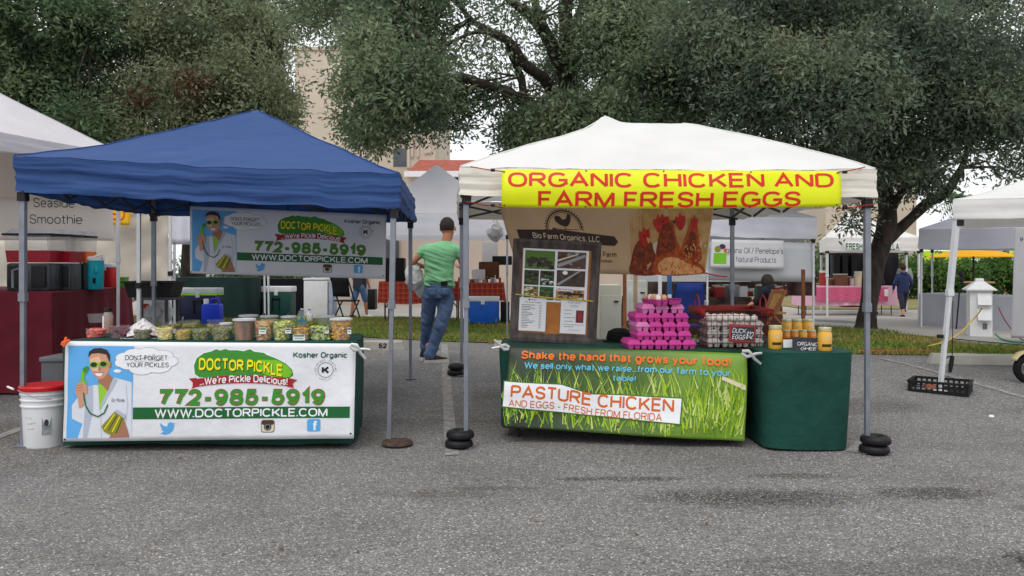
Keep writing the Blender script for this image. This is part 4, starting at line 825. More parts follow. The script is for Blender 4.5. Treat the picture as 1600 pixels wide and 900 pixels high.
def plaid_table(x0, x1, Y, ztop, drop, label, cloth=PLD, depth=.75, zg=None):
    a, b = W(x0, 0, Y).x, W(x1, 0, Y).x; g = gz(Y)
    r = thing('folding_table', label, 'table', ((a + b) / 2, Y + depth / 2, g), 'folding tables with a hanging cloth')
    def S(t, w):
        t = (t % 1) * 4; k = int(t) % 4; q = t - int(t); u, v = [(q, 0), (1, q), (1 - q, 1), (0, 1 - q)][k]
        f = .02 * math.sin((u * 2 + v) * 24) * w
        return (a + (b - a) * u + f * (1 if k % 2 else 0) + (.03 * w if u > .99 else (-.03 * w if u < .01 else 0)), Y + depth * v + (f - .02 * w if v == 0 else 0), ztop - (drop + .04 * math.sin(t * 5)) * w)
    mb = MB().grid(S, 64, 4, True); mb.quad((a, Y, ztop + .001), (b, Y, ztop + .001), (b, Y + depth, ztop + .001), (a, Y + depth, ztop + .001)); mb.build('tablecloth', cloth, r, smooth=50)
    for x in (a + .12, b - .12):
        l = MB().beam((x, Y + .1, g), (x, Y + .1, ztop - .02), .03).beam((x, Y + depth - .1, g), (x, Y + depth - .1, ztop - .02), .03).beam((x, Y + .1, g + .3), (x, Y + depth - .1, g + .3), .02).beam((x, Y + .1, g + .3), (x + (.4 if x == a + .12 else -.4), Y + .4, ztop - .05), .015)
        l.build('leg', BLACK, r, smooth=0)
    return r
plaid_table(592, 722, 17.5, 1.04, .46, 'red plaid covered folding table on the plaza behind the man')
plaid_table(726, 787, 17.0, 1.02, .42, 'small red plaid covered table above the blue ice box')
# gingham table
def gingham():
    m = D.materials.new('pink_gingham'); m.use_nodes = True; t = m.node_tree; N = t.nodes; L = t.links; b = N['Principled BSDF']; b.inputs['Roughness'].default_value = .9
    tc = N.new('ShaderNodeTexCoord'); ch = N.new('ShaderNodeTexChecker'); ch.inputs['Scale'].default_value = 30; ch.inputs['Color1'].default_value = (*lin((186, 36, 84)), 1); ch.inputs['Color2'].default_value = (*lin((214, 120, 156)), 1)
    L.new(tc.outputs['Object'], ch.inputs[0]); L.new(ch.outputs[0], b.inputs['Base Color']); return m
GING = gingham()
pt = draped('long pink table with a red gingham overlay under the pyramid tent', [(8.6, 23.6), (11.45, 23.6), (11.45, 24.3), (8.6, 24.3)], .80, mat('pale_pink_cloth', (222, 176, 196), .9, .05, 3), zb=.32, fold=.02, seed=9)
def gb_(u, v): p = W(1275 + 112 * u, 449 + 22 * v, 23.5); return p + Vector((0, -.03 * math.sin(u * 40) * v, 0))
MB().grid(gb_, 60, 3).build('gingham_overlay', GING, pt, smooth=50)
gt = draped('grey white covered table beside the white power post', [(8.35, 16.3), (9.3, 14.2), (10.0, 14.6), (9.2, 17)], .82, mat('grey_cloth', (178, 180, 190), .9, .05, 3, .3, 6), zb=.02, fold=.02, seed=10, legs=False)
# ---------------------------------------------------------------- pickle tubs
TUB = clear('clear_tub_plastic', (225, 230, 232), .13, .12); LIDM = clear('frosted_lid', (230, 232, 236), .6, .3)
def onz(x, y0, y1, zt):
    """depth at which a base seen at row y1 rests on a surface of height zt"""
    return (CH - zt) * FPX / (y1 - HY)
def content(name, a, b, sc=26, **k): return mat('content_' + name, a, .35, .1, sc, .9, sc * 1.5, rgb2=b, lo=.42, hi=.58, bdist=.012, spec=.5, **k)
C_PINK = content('pink_relish', (236, 112, 92), (206, 60, 50)); C_PUR = content('beetroot', (120, 16, 52), (84, 6, 36)); C_MIX = content('pepper_mix', (150, 140, 80), (72, 60, 34), 60)
C_KRAUT = content('kraut', (240, 222, 150), (214, 196, 104), 50); C_MUS = content('mustard_pickle', (214, 184, 40), (160, 132, 24), 50); C_OLI = content('olive_mix', (142, 140, 46), (62, 70, 18), 60)
C_BRN = content('brown_spears', (156, 104, 50), (92, 54, 26), 40, stretch=(1, 1, .08)); C_TOM = content('tomato_mix', (222, 190, 110), (150, 74, 34), 40); C_GRN = content('green_chunks', (214, 216, 104), (112, 126, 26), 42); C_SLC = content('green_slices', (196, 216, 104), (22, 60, 20), 52); C_YEL = content('yellow_peppers', (228, 168, 40), (140, 100, 16), 46)
def tub(x0, x1, y0, y1, cm, fill, label, lid=False, tag_=None, name='pickle_tub', taper=.84, Yo=0, chunks=True):
    Y = onz(0, 0, y1, TZ) + Yo; r_ = (x1 - x0) / 2 / FPX * Y; h = (y1 - y0) / FPX * Y; c = W((x0 + x1) / 2, y1, Y); c.z = TZ + .001; c.y += r_
    o = thing(name, label, 'food tub', c, 'plastic tubs of pickles'); q = taper
    MB().lathe([(r_ * q * .9, 0), (r_ * q, .004), (r_ * .98, h * .94), (r_ * 1.03, h * .95), (r_ * 1.03, h), (r_ * .97, h)], (0, 0, 0), 24, cap=False).add([(r_ * q * .9 * math.cos(i * .2618), r_ * q * .9 * math.sin(i * .2618), 0) for i in range(24)], [tuple(range(24))[::-1]]).build('tub', TUB, o, local=True)
    if cm and fill > 0:
        hf = h * fill; mb = MB().lathe([(r_ * q * .86, .004), (r_ * (q + (.96 - q) * fill) * .96, hf), (r_ * .6, hf + .004), (.002, hf + .006)], (0, 0, 0), 24)
        rg_ = random.Random(int(x0))
        if chunks:
            for k in range(14):
                a = rg_.uniform(0, 6.28); d = r_ * .8 * rg_.random() ** .5; mb.ball((d * math.cos(a), d * math.sin(a), hf + .002), r_ * rg_.uniform(.12, .24), 7, 5, (1.2, .8, .6))
            for k in range(26):
                a = rg_.uniform(0, 6.28); zz = hf * rg_.uniform(.08, .95); rr = r_ * (q + (.97 - q) * zz / h) * .88; mb.ball((rr * math.cos(a), rr * math.sin(a), zz), r_ * rg_.uniform(.12, .2), 7, 5, (1, 1, rg_.uniform(.5, 1)))
        mb.build('pickles', cm, o, local=True, smooth=60)
    if lid: MB().lathe([(r_ * 1.06, -.002), (r_ * 1.07, .010), (r_ * .98, .012), (r_ * .94, .006), (.001, .006)], (0, 0, h), 28).build('lid', LIDM, o, local=True)
    if tag_:
        tx0, ty0, tx1, ty1, colr = tag_; l = (tx0 + tx1) / 2 - (x0 + x1) / 2; w = (tx1 - tx0) / FPX * Y; hh = (ty1 - ty0) / FPX * Y
        lb = MB().box((l / FPX * Y, -r_ * 1.07, (y1 - (ty0 + ty1) / 2) / FPX * Y), (w, .002, hh)).build('price_label', WHITEP, o, local=True, smooth=0)
        MB().box((l / FPX * Y, -r_ * 1.07 - .0015, (y1 - (ty0 + ty1) / 2) / FPX * Y + hh * .3), (w * .9, .001, hh * .25)).box((l / FPX * Y, -r_ * 1.07 - .0015, (y1 - (ty0 + ty1) / 2) / FPX * Y - hh * .12), (w * .7, .001, hh * .1)).build('label_print', colr, lb, local=True, smooth=0)
    return o
L_G = mat('label_green', (40, 120, 84), .5); L_K = mat('label_dark', (60, 62, 70), .5)
tub(130, 160, 505, 519, None, 0, 'empty clear bowl stacked on the pink relish tub', name='empty_tub', Yo=.30).location.z = TZ + .055
for q in (
    (127, 158, 514, 528.5, C_PINK, .8, 'shallow tub of pink relish at the left end of the table'),
    (166, 195, 510, 530, C_PUR, .85, 'tub of dark purple beetroot beside the hot sauce bottle'),
    (202, 230, 512, 531, C_MIX, .7, 'tub of mixed peppers in front of the foil wrapped packet'),
    (239, 265, 511, 532, C_KRAUT, .82, 'tub of pale sauerkraut just left of the mustard pickles'),
    (268, 294, 515, 532, C_MUS, .8, 'tub of yellow mustard pickles right of the sauerkraut'),
    (295, 323, 514, 532.5, C_OLI, .75, 'tub of olive green slices left of the cucumber rounds'),
    (325, 357, 512, 533, C_OLI, .8, 'tub of cucumber rounds left of the tall brown spears')): tub(*q)
tub(340, 359, 510, 532, C_OLI, .7, 'lidded low tub of dark green pickles behind the brown spears', lid=True, Yo=.15)
tub(278, 306, 505, 516, C_KRAUT, .4, 'clear low tub behind the mustard pickles', Yo=.3); tub(319, 346, 505, 517, C_KRAUT, .3, 'clear low tub behind the cucumber rounds', Yo=.32); tub(248, 277, 508, 518, C_MUS, .4, 'pale low tub behind the sauerkraut', Yo=.28)
tub(369, 398, 499, 524, C_BRN, .8, 'lidded tub standing behind the tall brown spears', lid=True, Yo=.25, taper=.88)
tub(403, 430, 500, 524, C_GRN, .8, 'lidded tub standing behind the label tubs', lid=True, Yo=.25, taper=.88)
tub(436, 460, 500, 526, C_GRN, .85, 'lidded tub of green spears beside the water bottle', lid=True, Yo=.2, taper=.88)
tub(492, 520, 500, 524, C_SLC, .4, 'lidded dark tub behind the sliced green pickles', lid=True, Yo=.25, taper=.88)
tub(359, 393, 501.5, 533, C_BRN, .93, 'tall tub packed with brown spears', lid=True, taper=.86, chunks=False)
tub(393, 423, 502, 533, C_TOM, .94, 'tall tub of cream and red pickles with a green label', taper=.82, tag_=(405, 512, 416, 522, L_G))
tub(422, 450, 503, 533, C_GRN, .94, 'tall tub of pale green chunks with a small tag', taper=.84, tag_=(446, 513, 455, 521, L_K))
tub(454, 481, 514, 533, C_YEL, .95, 'low tub of golden slices with a white and green label', taper=.86, tag_=(458, 523, 477, 532, L_G))
tub(480, 516, 513, 533, C_SLC, 1.0, 'low tub heaped with green pickle slices', taper=.86, tag_=(508, 514, 514, 521, L_K))
tub(512, 546, 500.5, 533, C_YEL, .9, 'tall tub of yellow peppers at the right end of the table', lid=True, taper=.80, tag_=(543, 512, 549, 522, L_K))
# bottles
Yb = onz(0, 0, 521, TZ); c = W(169, 521, Yb); c.z = TZ + .001; hs = thing('sauce_bottle', 'bottle of orange hot sauce with a black cap', 'bottle', c); k = Yb / FPX
MB().lathe([(6.5 * k, 0), (7.5 * k, 2 * k), (7.5 * k, 26 * k), (6 * k, 32 * k), (4.6 * k, 34 * k)], (0, 0, 0), 20).build('bottle', clear('bottle_plastic', (210, 200, 190), .45), hs, local=True)
MB().lathe([(6.4 * k, .001), (7.2 * k, 2 * k), (7.2 * k, 20 * k), (.001, 21 * k)], (0, 0, 0), 20).build('sauce', mat('orange_sauce', (196, 96, 52), .4), hs, local=True)
MB().lathe([(5.4 * k, 33.5 * k), (5.4 * k, 39 * k), (4.8 * k, 40 * k)], (0, 0, 0), 20).build('cap', BLACK, hs, local=True)
MB().box((-4.2 * k, -6.6 * k, 15 * k), (4.6 * k, .003, 25 * k), rz=-.6).build('label', PAPER, hs, local=True, smooth=0)
Yb = onz(0, 0, 516, TZ); c = W(472, 516, Yb); c.z = TZ + .001; wb = thing('water_bottle', 'clear water bottle with a blue and yellow label among the tubs', 'bottle', c); k = Yb / FPX
MB().lathe([(6.5 * k, 0), (7.2 * k, 2 * k), (6.6 * k, 6 * k), (7.2 * k, 9 * k), (7, 12 * k)][:4] + [(7.2 * k, 24 * k), (5.5 * k, 29 * k), (2.6 * k, 32 * k)], (0, 0, 0), 18).build('bottle', clear('water_bottle_plastic', (215, 222, 228), .3, .05), wb, local=True)
MB().lathe([(7.35 * k, 14 * k), (7.35 * k, 22 * k)], (0, 0, 0), 18, cap=False).build('label', mat('water_label', (60, 160, 200), .4, rgb2=(214, 214, 60), vs=18, lo=.48, hi=.52), wb, local=True)
MB().lathe([(2.9 * k, 32 * k), (2.9 * k, 34 * k)], (0, 0, 0), 12).build('cap', WHITEP, wb, local=True)
# foil and tissue packet
def packet(u, v):
    px = 198 + 62 * u; h = (1 - abs(u - .42) / .58) ** .8 if abs(u - .42) < .58 else 0
    Y = 6.1 + .32 * v; ht = max(0, h) * 29 * math.sin(math.pi * min(.97, max(.03, v))) ** .55 / FPX * 6.3
    p = W(px, 525, Y); p.z = TZ + .004 + ht + .006 * noise.noise(Vector((u * 14, v * 14, 2))); return p
pk = MB().grid(packet, 40, 20).build('wrapped_packet', mat('printed_tissue', (226, 224, 224), .6, .1, 30, .6, 16, rgb2=(176, 150, 156), lo=.55, hi=.62), None, smooth=70); tag(pk, 'white patterned paper packet crumpled on the green table', 'packet')
pa = MB().box((W(225, 529, 6.2).x, 6.22, TZ + .004), (.30, .2, .006), rz=.06).build('foil_sheet', mat('foil', (200, 202, 206), .3, .2, 20, .8, 30, metal=.6), None); tag(pa, 'sheet of crumpled foil lying under the wrapped packet', 'foil')
# spring clamps
def clamp(px, py, Y, rz, label, m=None, sc=1.0):
    r = thing('spring_clamp', label, 'clamp', W(px, py, Y), 'spring clamps on the tablecloths', 0); m = m or mat('clamp_metal', (176, 178, 176), .35, .1, 20, metal=.6)
    def P(x, z): a = rz; return (sc * (x * math.cos(a) - z * math.sin(a)), -.015, sc * (x * math.sin(a) + z * math.cos(a)))
    for s_ in (1, -1):
        MB().tube([P(-.055, s_ * .006), P(-.02, s_ * .018), P(0, s_ * .006), P(.03, -s_ * .016), P(.075, -s_ * .034)], [(.006, .012), (.008, .014), (.009, .014), (.006, .012), (.005, .010)], 8).build('jaw', m, r, local=True)
    MB().lathe([(.007, -.016), (.007, .016)], (0, 0, 0), 10).build('pivot', DSTEEL, r, local=True)
clamp(560, 545, 5.80, -.5, 'grey spring clamp at the right corner of the pickle banner', sc=1.1)
clamp(103, 535, 5.78, .9, 'small orange topped clamp at the left corner of the pickle banner', mat('orange_plastic', (232, 100, 40), .5), .5)
clamp(785, 541, 6.12, 2.9, 'silver spring clamp at the left corner of the grass banner', sc=1.0)
clamp(1172, 554, 5.88, -.3, 'silver spring clamp at the right corner of the grass banner', sc=1.25)
# ---------------------------------------------------------------- framed poster
fr = thing('poster_frame', 'weathered grey picture frame with farm photos and price lists standing on the egg table', 'picture frame', W(868, 532, 6.7))
FW = mat('weathered_grey_wood', (98, 88, 86), .75, .25, 6, .5, 40, rgb2=(66, 58, 56), stretch=(3, 3, .8))
Q = dict(tl=W(803, 373, 6.86), tr=W(940, 379.5, 6.70), br=W(931, 539, 6.55), bl=W(797, 532, 6.72)); FS = bil(Q['tl'], Q['tr'], Q['br'], Q['bl'])
fn_ = ((Q['br'] - Q['bl']).cross(Q['tl'] - Q['bl'])).normalized()
if fn_.y > 0: fn_ = -fn_
def bar(a, b, c, d): # moulding between outer edge a-b and inner edge c-d
    P = []
    prof = [(0, 0), (0, .022), (.35, .030), (.8, .014), (1, .008), (1, 0)]
    for (o_, i_) in ((a, d), (b, c)):
        for t, h in prof: P.append(FS(o_[0] + (i_[0] - o_[0]) * t, o_[1] + (i_[1] - o_[1]) * t) + fn_ * h)
    return MB().add(P, [(k, k + 1, 7 + k, 6 + k) for k in range(5)] + [(5, 4, 3, 2, 1, 0), (6, 7, 8, 9, 10, 11)])
iu, iv = .105, .085
for a, b, c, d in (((0, 0), (1, 0), (1 - iu, iv), (iu, iv)), ((1, 0), (1, 1), (1 - iu, 1 - iv), (1 - iu, iv)), ((1, 1), (0, 1), (iu, 1 - iv), (1 - iu, 1 - iv)), ((0, 1), (0, 0), (iu, iv), (iu, 1 - iv))):
    bar(a, b, c, d).build('frame_bar', FW, fr, smooth=0)
MB().add([FS(u, v) - fn_ * e for e in (0.001, .012) for u, v in ((.01, .01), (.99, .01), (.99, .99), (.01, .99))], [(0, 1, 2, 3), (7, 6, 5, 4)]).build('back_board', mat('cork_board', (176, 112, 58), .8, .12, 12), fr, smooth=0)
s = Sheet(lambda u, v: FS(u, v) + fn_ * .003, (0, 0, 136, 158), .0012, step=7, nrm=fn_)
def photo(n, a, b, sc=30): return mat('photo_' + n, a, .4, .1, sc, rgb2=b, lo=.42, hi=.56)
s.rect(16, 14, 118, 96, ('photo_sheet', PAPER), 1)
rg = random.Random(11)
def pic(x0, y0, x1, y1, base, blobs, seed):
    s.rect(x0, y0, x1, y1, ('photo', base), 2); q = random.Random(seed)
    for i in range(26):
        cx, cy = q.uniform(x0 + 3, x1 - 3), q.uniform(y0 + 2, y1 - 2); rr = q.uniform(.8, 2.8); s.ell(cx, cy, min(rr * 1.4, cx - x0, x1 - cx), min(rr, cy - y0, y1 - cy), ('photo', blobs[i % len(blobs)]), 3, 7, wob=.15)
P1, P2, P3, P4, P5 = ink('meadow', (84, 116, 48)), ink('bark', (70, 56, 52)), ink('shed', (92, 66, 60)), ink('straw', (176, 132, 70)), ink('shade', (52, 58, 36))
s.rect(19, 17, 66, 46, ('photo', P1), 2); [s.ell(rg.uniform(24, 61), rg.uniform(29, 43), 4, 3, ('photo', [P5, P2][i % 2]), 3, 8, wob=.2) for i in range(26)]
pic(19, 48, 42, 71, P5, [P1, I_BLK, P2], 2); pic(44, 48, 66, 71, P5, [I_BLK, I_WHITE, I_BLK, P1], 3); pic(19, 73, 42, 93, P1, [P4, I_CREAM, I_BRN], 4); pic(44, 73, 66, 93, I_DG, [P1, I_BRN, P5], 5)
pic(70, 17, 114, 43, P3, [P2, I_BRN, I_GREY], 6); s.poly([(70, 37), (112, 20), (114, 24), (72, 42)], ('photo', I_GREY), 4); s.poly([(70, 30), (100, 20), (101, 21), (70, 33)], ('photo', I_CREAM), 4)
pic(70, 46, 114, 71, P2, [I_BRN, I_HAIR, P3], 7); s.poly([(70, 68), (104, 46), (108, 46), (74, 70)], ('photo', I_GREY), 4); s.ell(83, 50, 4, 3, ('photo', I_WHITE), 5)
pic(70, 76, 114, 93, P4, [I_BRN, P3, I_CREAM], 8); s.rect(71, 73.5, 96, 78.5, ('photo', I_WHITE), 4); s.text('FREE RANGE EGGS', 72, 74.5, 95, 77.5, ('lettering', I_RED), 5, .03); s.rect(82, 81, 113, 84, ('photo', I_BLK), 5)
s.rect(13, 91, 56, 142, ('price_sheet', PAPER), 6); s.rect(79, 91, 119, 143, ('price_sheet', PAPER), 6)
s.ell(29, 94, 1.5, 1.3, ('lettering', I_BLK), 7, 8); s.text('Bio Farm', 32, 93, 40, 95, ('lettering', I_TEXT), 7, .01); s.text('Price List', 22, 97, 48, 98.8, ('lettering', I_TEXT), 7, .01)
for i in range(15):
    y = 102 + i * 2.45; s.rect(17, y, 17 + rg.uniform(8, 22), y + .7, ('lettering', I_TEXT), 7); s.rect(45, y, 48.5, y + .7, ('lettering', I_TEXT), 7)
s.text('PASTURED', 90, 94, 110, 97.4, ('lettering', I_GREY), 7, .02); s.text('EGGS', 94, 99, 106, 102.5, ('lettering', I_GREY), 7, .02)
for i in range(4): s.rect(85, 107 + i * 5.6, 85 + (12, 11, 17, 14)[i], 108 + i * 5.6, ('lettering', I_GREY), 7)
s.rect(103, 107, 115, 126, ('photo', ink('dark_red', (110, 44, 50))), 7); s.ell(109, 116, 3, 6, ('photo', I_RED), 8, wob=.2); s.rect(83, 129, 116, 129.8, ('lettering', I_GREY), 7); s.rect(85, 132, 100, 133, ('lettering', I_GREY), 7); s.rect(92, 137, 110, 137.6, ('lettering', I_GREY), 7)
for (nm, mt), mb in s.parts.items():
    o = mb.build(nm, mt, fr, smooth=0)
    if nm in ('photo', 'lettering'): o['kind'] = 'stuff'
MB().tube([FS(-.01, .553) + fn_ * .012 + Vector((0, 0, 0)), FS(.1, .555) + fn_ * .028, FS(.5, .575) + fn_ * .033, FS(.9, .583) + fn_ * .028, FS(1.01, .583) + fn_ * .012], .006, 6).build('cord', mat('yellow_cord', (196, 176, 80), .8, .3, 60), fr)
# ---------------------------------------------------------------- egg cartons
PK = [mat('pink_pulp', (188, 62, 140), .85, .06, 12, .4, 90), mat('pale_pink_pulp', (204, 118, 172), .85, .06, 12, .4, 90)]
GRYP = mat('grey_pulp', (196, 190, 186), .9, .08, 12, .4, 90)
EGGB = mat('brown_egg', (214, 166, 126), .45, .08, 20); EGGW = mat('white_egg', (236, 228, 220), .45, .04, 20)
CW, CL, CHH = .105, .30, .068
def carton_mesh(mat_, lid=True):
    r = thing('egg_carton', 'x', 'egg carton', (0, 0, 0))
    b = MB()
    for i in range(2):
        for j in range(6): b.frus(((i - .5) * CW * .47, (j - 2.5) * CL / 6.2, 0), (.030, .030), (.047, .047), .034)
    b.box((0, 0, .036), (CW, CL, .005)); b.build('tray', mat_, r, local=True, smooth=0)
    if lid:
        l = MB().frus((0, 0, .0385), (CW, CL), (CW * .70, CL * .88), .030); l.frus((0, -CL * .47, .040), (.018, .012), (.012, .008), .012)
        for j in range(5): l.box((0, (j - 2) * CL / 6.2, .0686), (CW * .66, .006, .003))
        l.build('lid', mat_, r, local=True, smooth=0)
    return r
NTH = ['first', 'second', 'third', 'fourth', 'fifth', 'sixth', 'seventh', 'eighth', 'ninth', 'tenth', 'eleventh', 'twelfth'] + ['%dth' % k for k in range(13, 40)]
def egg_mb(mb, x, y, z, r=.022): mb.ball((x, y, z), r, 10, 8, (1, 1, 1.25))
TZ2 = .722
Yc = 6.10
cart = [carton_mesh(PK[0]), carton_mesh(PK[1])]
used = [False, False]; cnt = 0
rows_ = [(0, 5, 990, 21.8, [0, 0, 0, 0, 0]), (1, 4, 1005, 22, [0, 0, 0, 0]), (2, 4, 1004, 22, [1, 0, 0, 0]), (3, 4, 1003, 22, [0, 0, 0, 0]), (4, 3, 1015, 23.5, [1, 1, 1])]
ORD = ['leftmost', 'second from left', 'third from left', 'fourth from left', 'rightmost']; LAY = ['bottom layer', 'second layer up', 'third layer up', 'fourth layer up', 'layer just below the open carton']
for lay, n, px0, dp, cols in rows_:
    for i in range(n):
        k = cols[i]; x = W(px0 + dp * i, 0, Yc).x; yy = Yc + CL / 2 + .02 * lay + random.uniform(-.006, .006); loc = (x, yy, TZ2 + lay * CHH)
        wd = ORD[i] if i < n - 1 else 'rightmost'; lab = ('pale pink' if k else 'bright pink') + ' egg carton, ' + wd + ' in the ' + LAY[lay]
        if not used[k]: o = cart[k]; used[k] = True; o.location = loc; o['label'] = lab; o['group'] = 'pink egg cartons in the stack'
        else: o = dup(cart[k], loc, lab, group='pink egg cartons in the stack')
        o.rotation_euler = (0, 0, random.uniform(-.02, .02) + (.0 if i else .05))
op = carton_mesh(PK[0], False); op['label'] = 'open pink carton with brown eggs on top of the stack'; op['group'] = 'pink egg cartons in the stack'; op.location = (W(1029, 0, Yc).x, Yc + .17, TZ2 + 5 * CHH); op.rotation_euler = (0, 0, .25)
lid = MB().grid(lambda u, v: (CW * 1.02 + CW * (u - .5) * (1 - .25 * (1 - abs(2 * v - 1) ** 4)), CL * (v - .5), .030 + (.022 if .1 < u < .9 and .05 < v < .95 else .045) * 1.0 - .03), 6, 6).build('open_lid', PK[0], op, local=True, smooth=0, solid=.003)
MB().frus((CW * 1.02, 0, .001), (CW * .8, CL * .9), (CW, CL), .036).build('lid_shell', PK[0], op, local=True, smooth=0)
for i in range(2):
    for j in range(6):
        if (i, j) in ((1, 5), (0, 4)): continue
        mb = MB(); egg_mb(mb, (i - .5) * CW * .47, (j - 2.5) * CL / 6.2, .052); e = mb.build('egg', EGGB if (i + j) % 3 else EGGW, None, local=True)
        e.location = op.location; e.rotation_euler = op.rotation_euler; tag(e, '%s egg in the open pink carton, %s row, %s from the front' % ('brown' if (i + j) % 3 else 'pale', ('left', 'right')[i], NTH[j]), 'egg', 'eggs in the open carton')
# wire basket with duck eggs
bk = thing('wire_basket', 'rusty red wire basket holding grey cartons of white duck eggs', 'basket', (W(1150, 0, 6.2).x, 6.35, TZ2)); WIRE = mat('rusty_wire', (92, 44, 40), .6, .2, 30, metal=.3)
bx0, bx1, by0, by1, bh = -.24, .24, -.22, .30, .30
mb = MB()
for z in np.linspace(0.004, bh, 8): 
    f = 1 + .10 * z / bh
    mb.tube([(bx0 * f, by0 * f, z), (bx1 * f, by0 * f, z), (bx1 * f, by1 * f, z), (bx0 * f, by1 * f, z), (bx0 * f, by0 * f, z)], .0022, 4)
for k in range(13):
    t = k / 12
    for a, b in (((bx0 + (bx1 - bx0) * t, by0), 0), ((bx0 + (bx1 - bx0) * t, by1), 0), ((bx0, by0 + (by1 - by0) * t), 0), ((bx1, by0 + (by1 - by0) * t), 0)):
        mb.tube([(a[0], a[1], .004), (a[0] * 1.1, a[1] * 1.1, bh)], .0022, 4)
mb.build('wire_mesh', WIRE, bk, local=True)
f = 1.1; RB = mat('red_basket_band', (150, 44, 38), .6, .15, 20)
for a, b in (((bx0, by0), (bx1, by0)), ((bx1, by0), (bx1, by1)), ((bx1, by1), (bx0, by1)), ((bx0, by1), (bx0, by0))):
    if a[1] == by0 and b[1] == by0: MB().tube([(a[0] * f, a[1] * f, bh), (b[0] * f, b[1] * f, bh)], .005, 6).build('rim', WIRE, bk, local=True)
    else: MB().quad((a[0] * f, a[1] * f, bh - .05), (b[0] * f, b[1] * f, bh - .05), (b[0] * f, b[1] * f, bh + .01), (a[0] * f, a[1] * f, bh + .01)).build('rim', RB, bk, local=True, solid=.006)
for x in (bx0 * 1.1, bx1 * 1.1): MB().tube([(x, -.06, bh), (x, -.05, bh + .07), (x, .02, bh + .11), (x, .09, bh + .07), (x, .1, bh)], .006, 6).build('handle', RB, bk, local=True)
gc = carton_mesh(GRYP); gfirst = True
for lay in range(3):
    for i in range(4):
        loc = (bk.location.x - .17 + i * .112, bk.location.y + .0, TZ2 + .006 + lay * CHH); lab = 'grey duck egg carton in the wire basket, %s of the %s layer' % (ORD[i] if i < 3 else 'rightmost', ('bottom', 'middle', 'top')[lay])
        if gfirst: gc.location = loc; gc['label'] = lab; gc['group'] = 'grey cartons in the wire basket'; gfirst = False
        else: dup(gc, loc, lab, group='grey cartons in the wire basket')
for i in range(7):
    for j in range(3):
        if i > 5 and j > 0: continue
        mb = MB().ball((0, 0, 0), .026, 10, 8, (1, 1, 1.1)); e = mb.build('duck_egg', EGGW, None, local=True)
        e.location = (bk.location.x - .19 + i * .056, bk.location.y - .14 + j * .07, TZ2 + .006 + 3 * CHH + .022); tag(e, 'white duck egg, %s from the left in the %s row of the basket' % (NTH[i], ('front', 'middle', 'back')[j]), 'egg', 'white duck eggs')
def chalk(label, quad, txts, framec=None, rim=.1):
    r = thing('chalk_sign', label, 'sign', (quad[2] + quad[3]) / 2); S_ = bil(*quad); s = Sheet(S_, (0, 0, 100, 70), .001, 0)
    SL = mat('slate', (44, 46, 54), .85, .2, 14, rgb2=(62, 64, 72)); CHK = mat('chalk', (214, 214, 216), .9)
    if framec: s.rect(7, 9, 93, 61, ('slate', SL), 1)
    for t, a, b, c, d, w in txts: s.text(t, a, b, c, d, ('chalk_writing', CHK), 3, w, shear=.2, warp=lambda x, y: (x, y + 1.2 * math.sin(x * .3)))
    s.build(r, 2, 2, framec or SL, 'board', .008)
    for (nm, mt), q in list(s.parts.items()): pass
chalk('small red framed chalkboard reading duck eggs clipped on the wire basket', [W(1140, 506, 6.02), W(1182, 508, 6.02), W(1180, 537, 6.0), W(1139, 534, 6.0)], [('DUCK', 12, 16, 62, 34, .12), ('EGGS', 12, 40, 60, 58, .12), ('$12', 64, 26, 90, 52, .10)], mat('red_wood_frame', (140, 44, 40), .6, .15, 20))
chalk('dark slate sign reading organic ghee in front of the honey jars', [W(1238, 526, 5.90), W(1284, 529, 5.88), W(1286, 550, 5.84), W(1241, 549, 5.86)], [('ORGANIC', 14, 24, 84, 42, .11), ('GHEE', 24, 48, 78, 63, .11)])
cd = MB().box((W(1233, 0, 5.92).x, 5.95, .78), (.07, .004, .06), M=Matrix.Rotation(.15, 3, 'Z')).build('note_card', PAPER, None); tag(cd, 'small white card leaning beside the slate sign', 'card')
# jars
def jar(px, py1, w, h, label, m, zt=.737, lab=True):
    Y = (CH - zt) * FPX / (py1 - HY) ; k = Y / FPX; c = W(px, py1, Y); c.z = zt; r_ = w / 2 * k; H_ = h * k; c.y += r_
    o = thing('honey_jar', label, 'jar', c, 'jars of golden ghee and honey')
    MB().lathe([(r_ * .9, 0), (r_, H_ * .06), (r_, H_ * .70), (r_ * .86, H_ * .80), (r_ * .84, H_ * .84)], (0, 0, 0), 20).build('jar', m, o, local=True)
    MB().lathe([(r_ * .9, H_ * .84), (r_ * .92, H_ * .86), (r_ * .92, H_ * .98), (r_ * .86, H_)], (0, 0, 0), 20).build('lid', mat('brass_lid', (214, 206, 160), .35, .08, 20, metal=.4), o, local=True)
    if lab:
        lb = MB().grid(lambda u, v: (r_ * 1.01 * math.sin((u - .5) * 1.5), -r_ * 1.01 * math.cos((u - .5) * 1.5), H_ * (.18 + .12 * v)), 6, 1).build('label', mat('jar_label', (52, 40, 30), .5), o, local=True)
        MB().grid(lambda u, v: (r_ * 1.01 * math.sin((u - .5) * .5), -r_ * 1.01 * math.cos((u - .5) * .5), H_ * (.48 + .14 * v)), 4, 2).build('badge', mat('jar_badge', (196, 186, 150), .5, .3, 60), o, local=True)
GH = mat('golden_ghee', (224, 168, 58), .25, .08, 10, spec=.5); HO = mat('amber_honey', (212, 128, 36), .2, .1, 10, spec=.5)
for i, x in enumerate((1232, 1248.5, 1265)): jar(x, 524, 16.5, 25, ('left', 'middle', 'right')[i] + ' jar of the tall back row of ghee jars', GH, lab=True)
for i, x in enumerate((1231, 1244, 1257.5, 1271)): jar(x, 534, 12.5, 18, 'small amber jar, %s in the middle row of four' % ('leftmost', 'second from left', 'second from right', 'rightmost')[i], HO if i != 2 else GH)
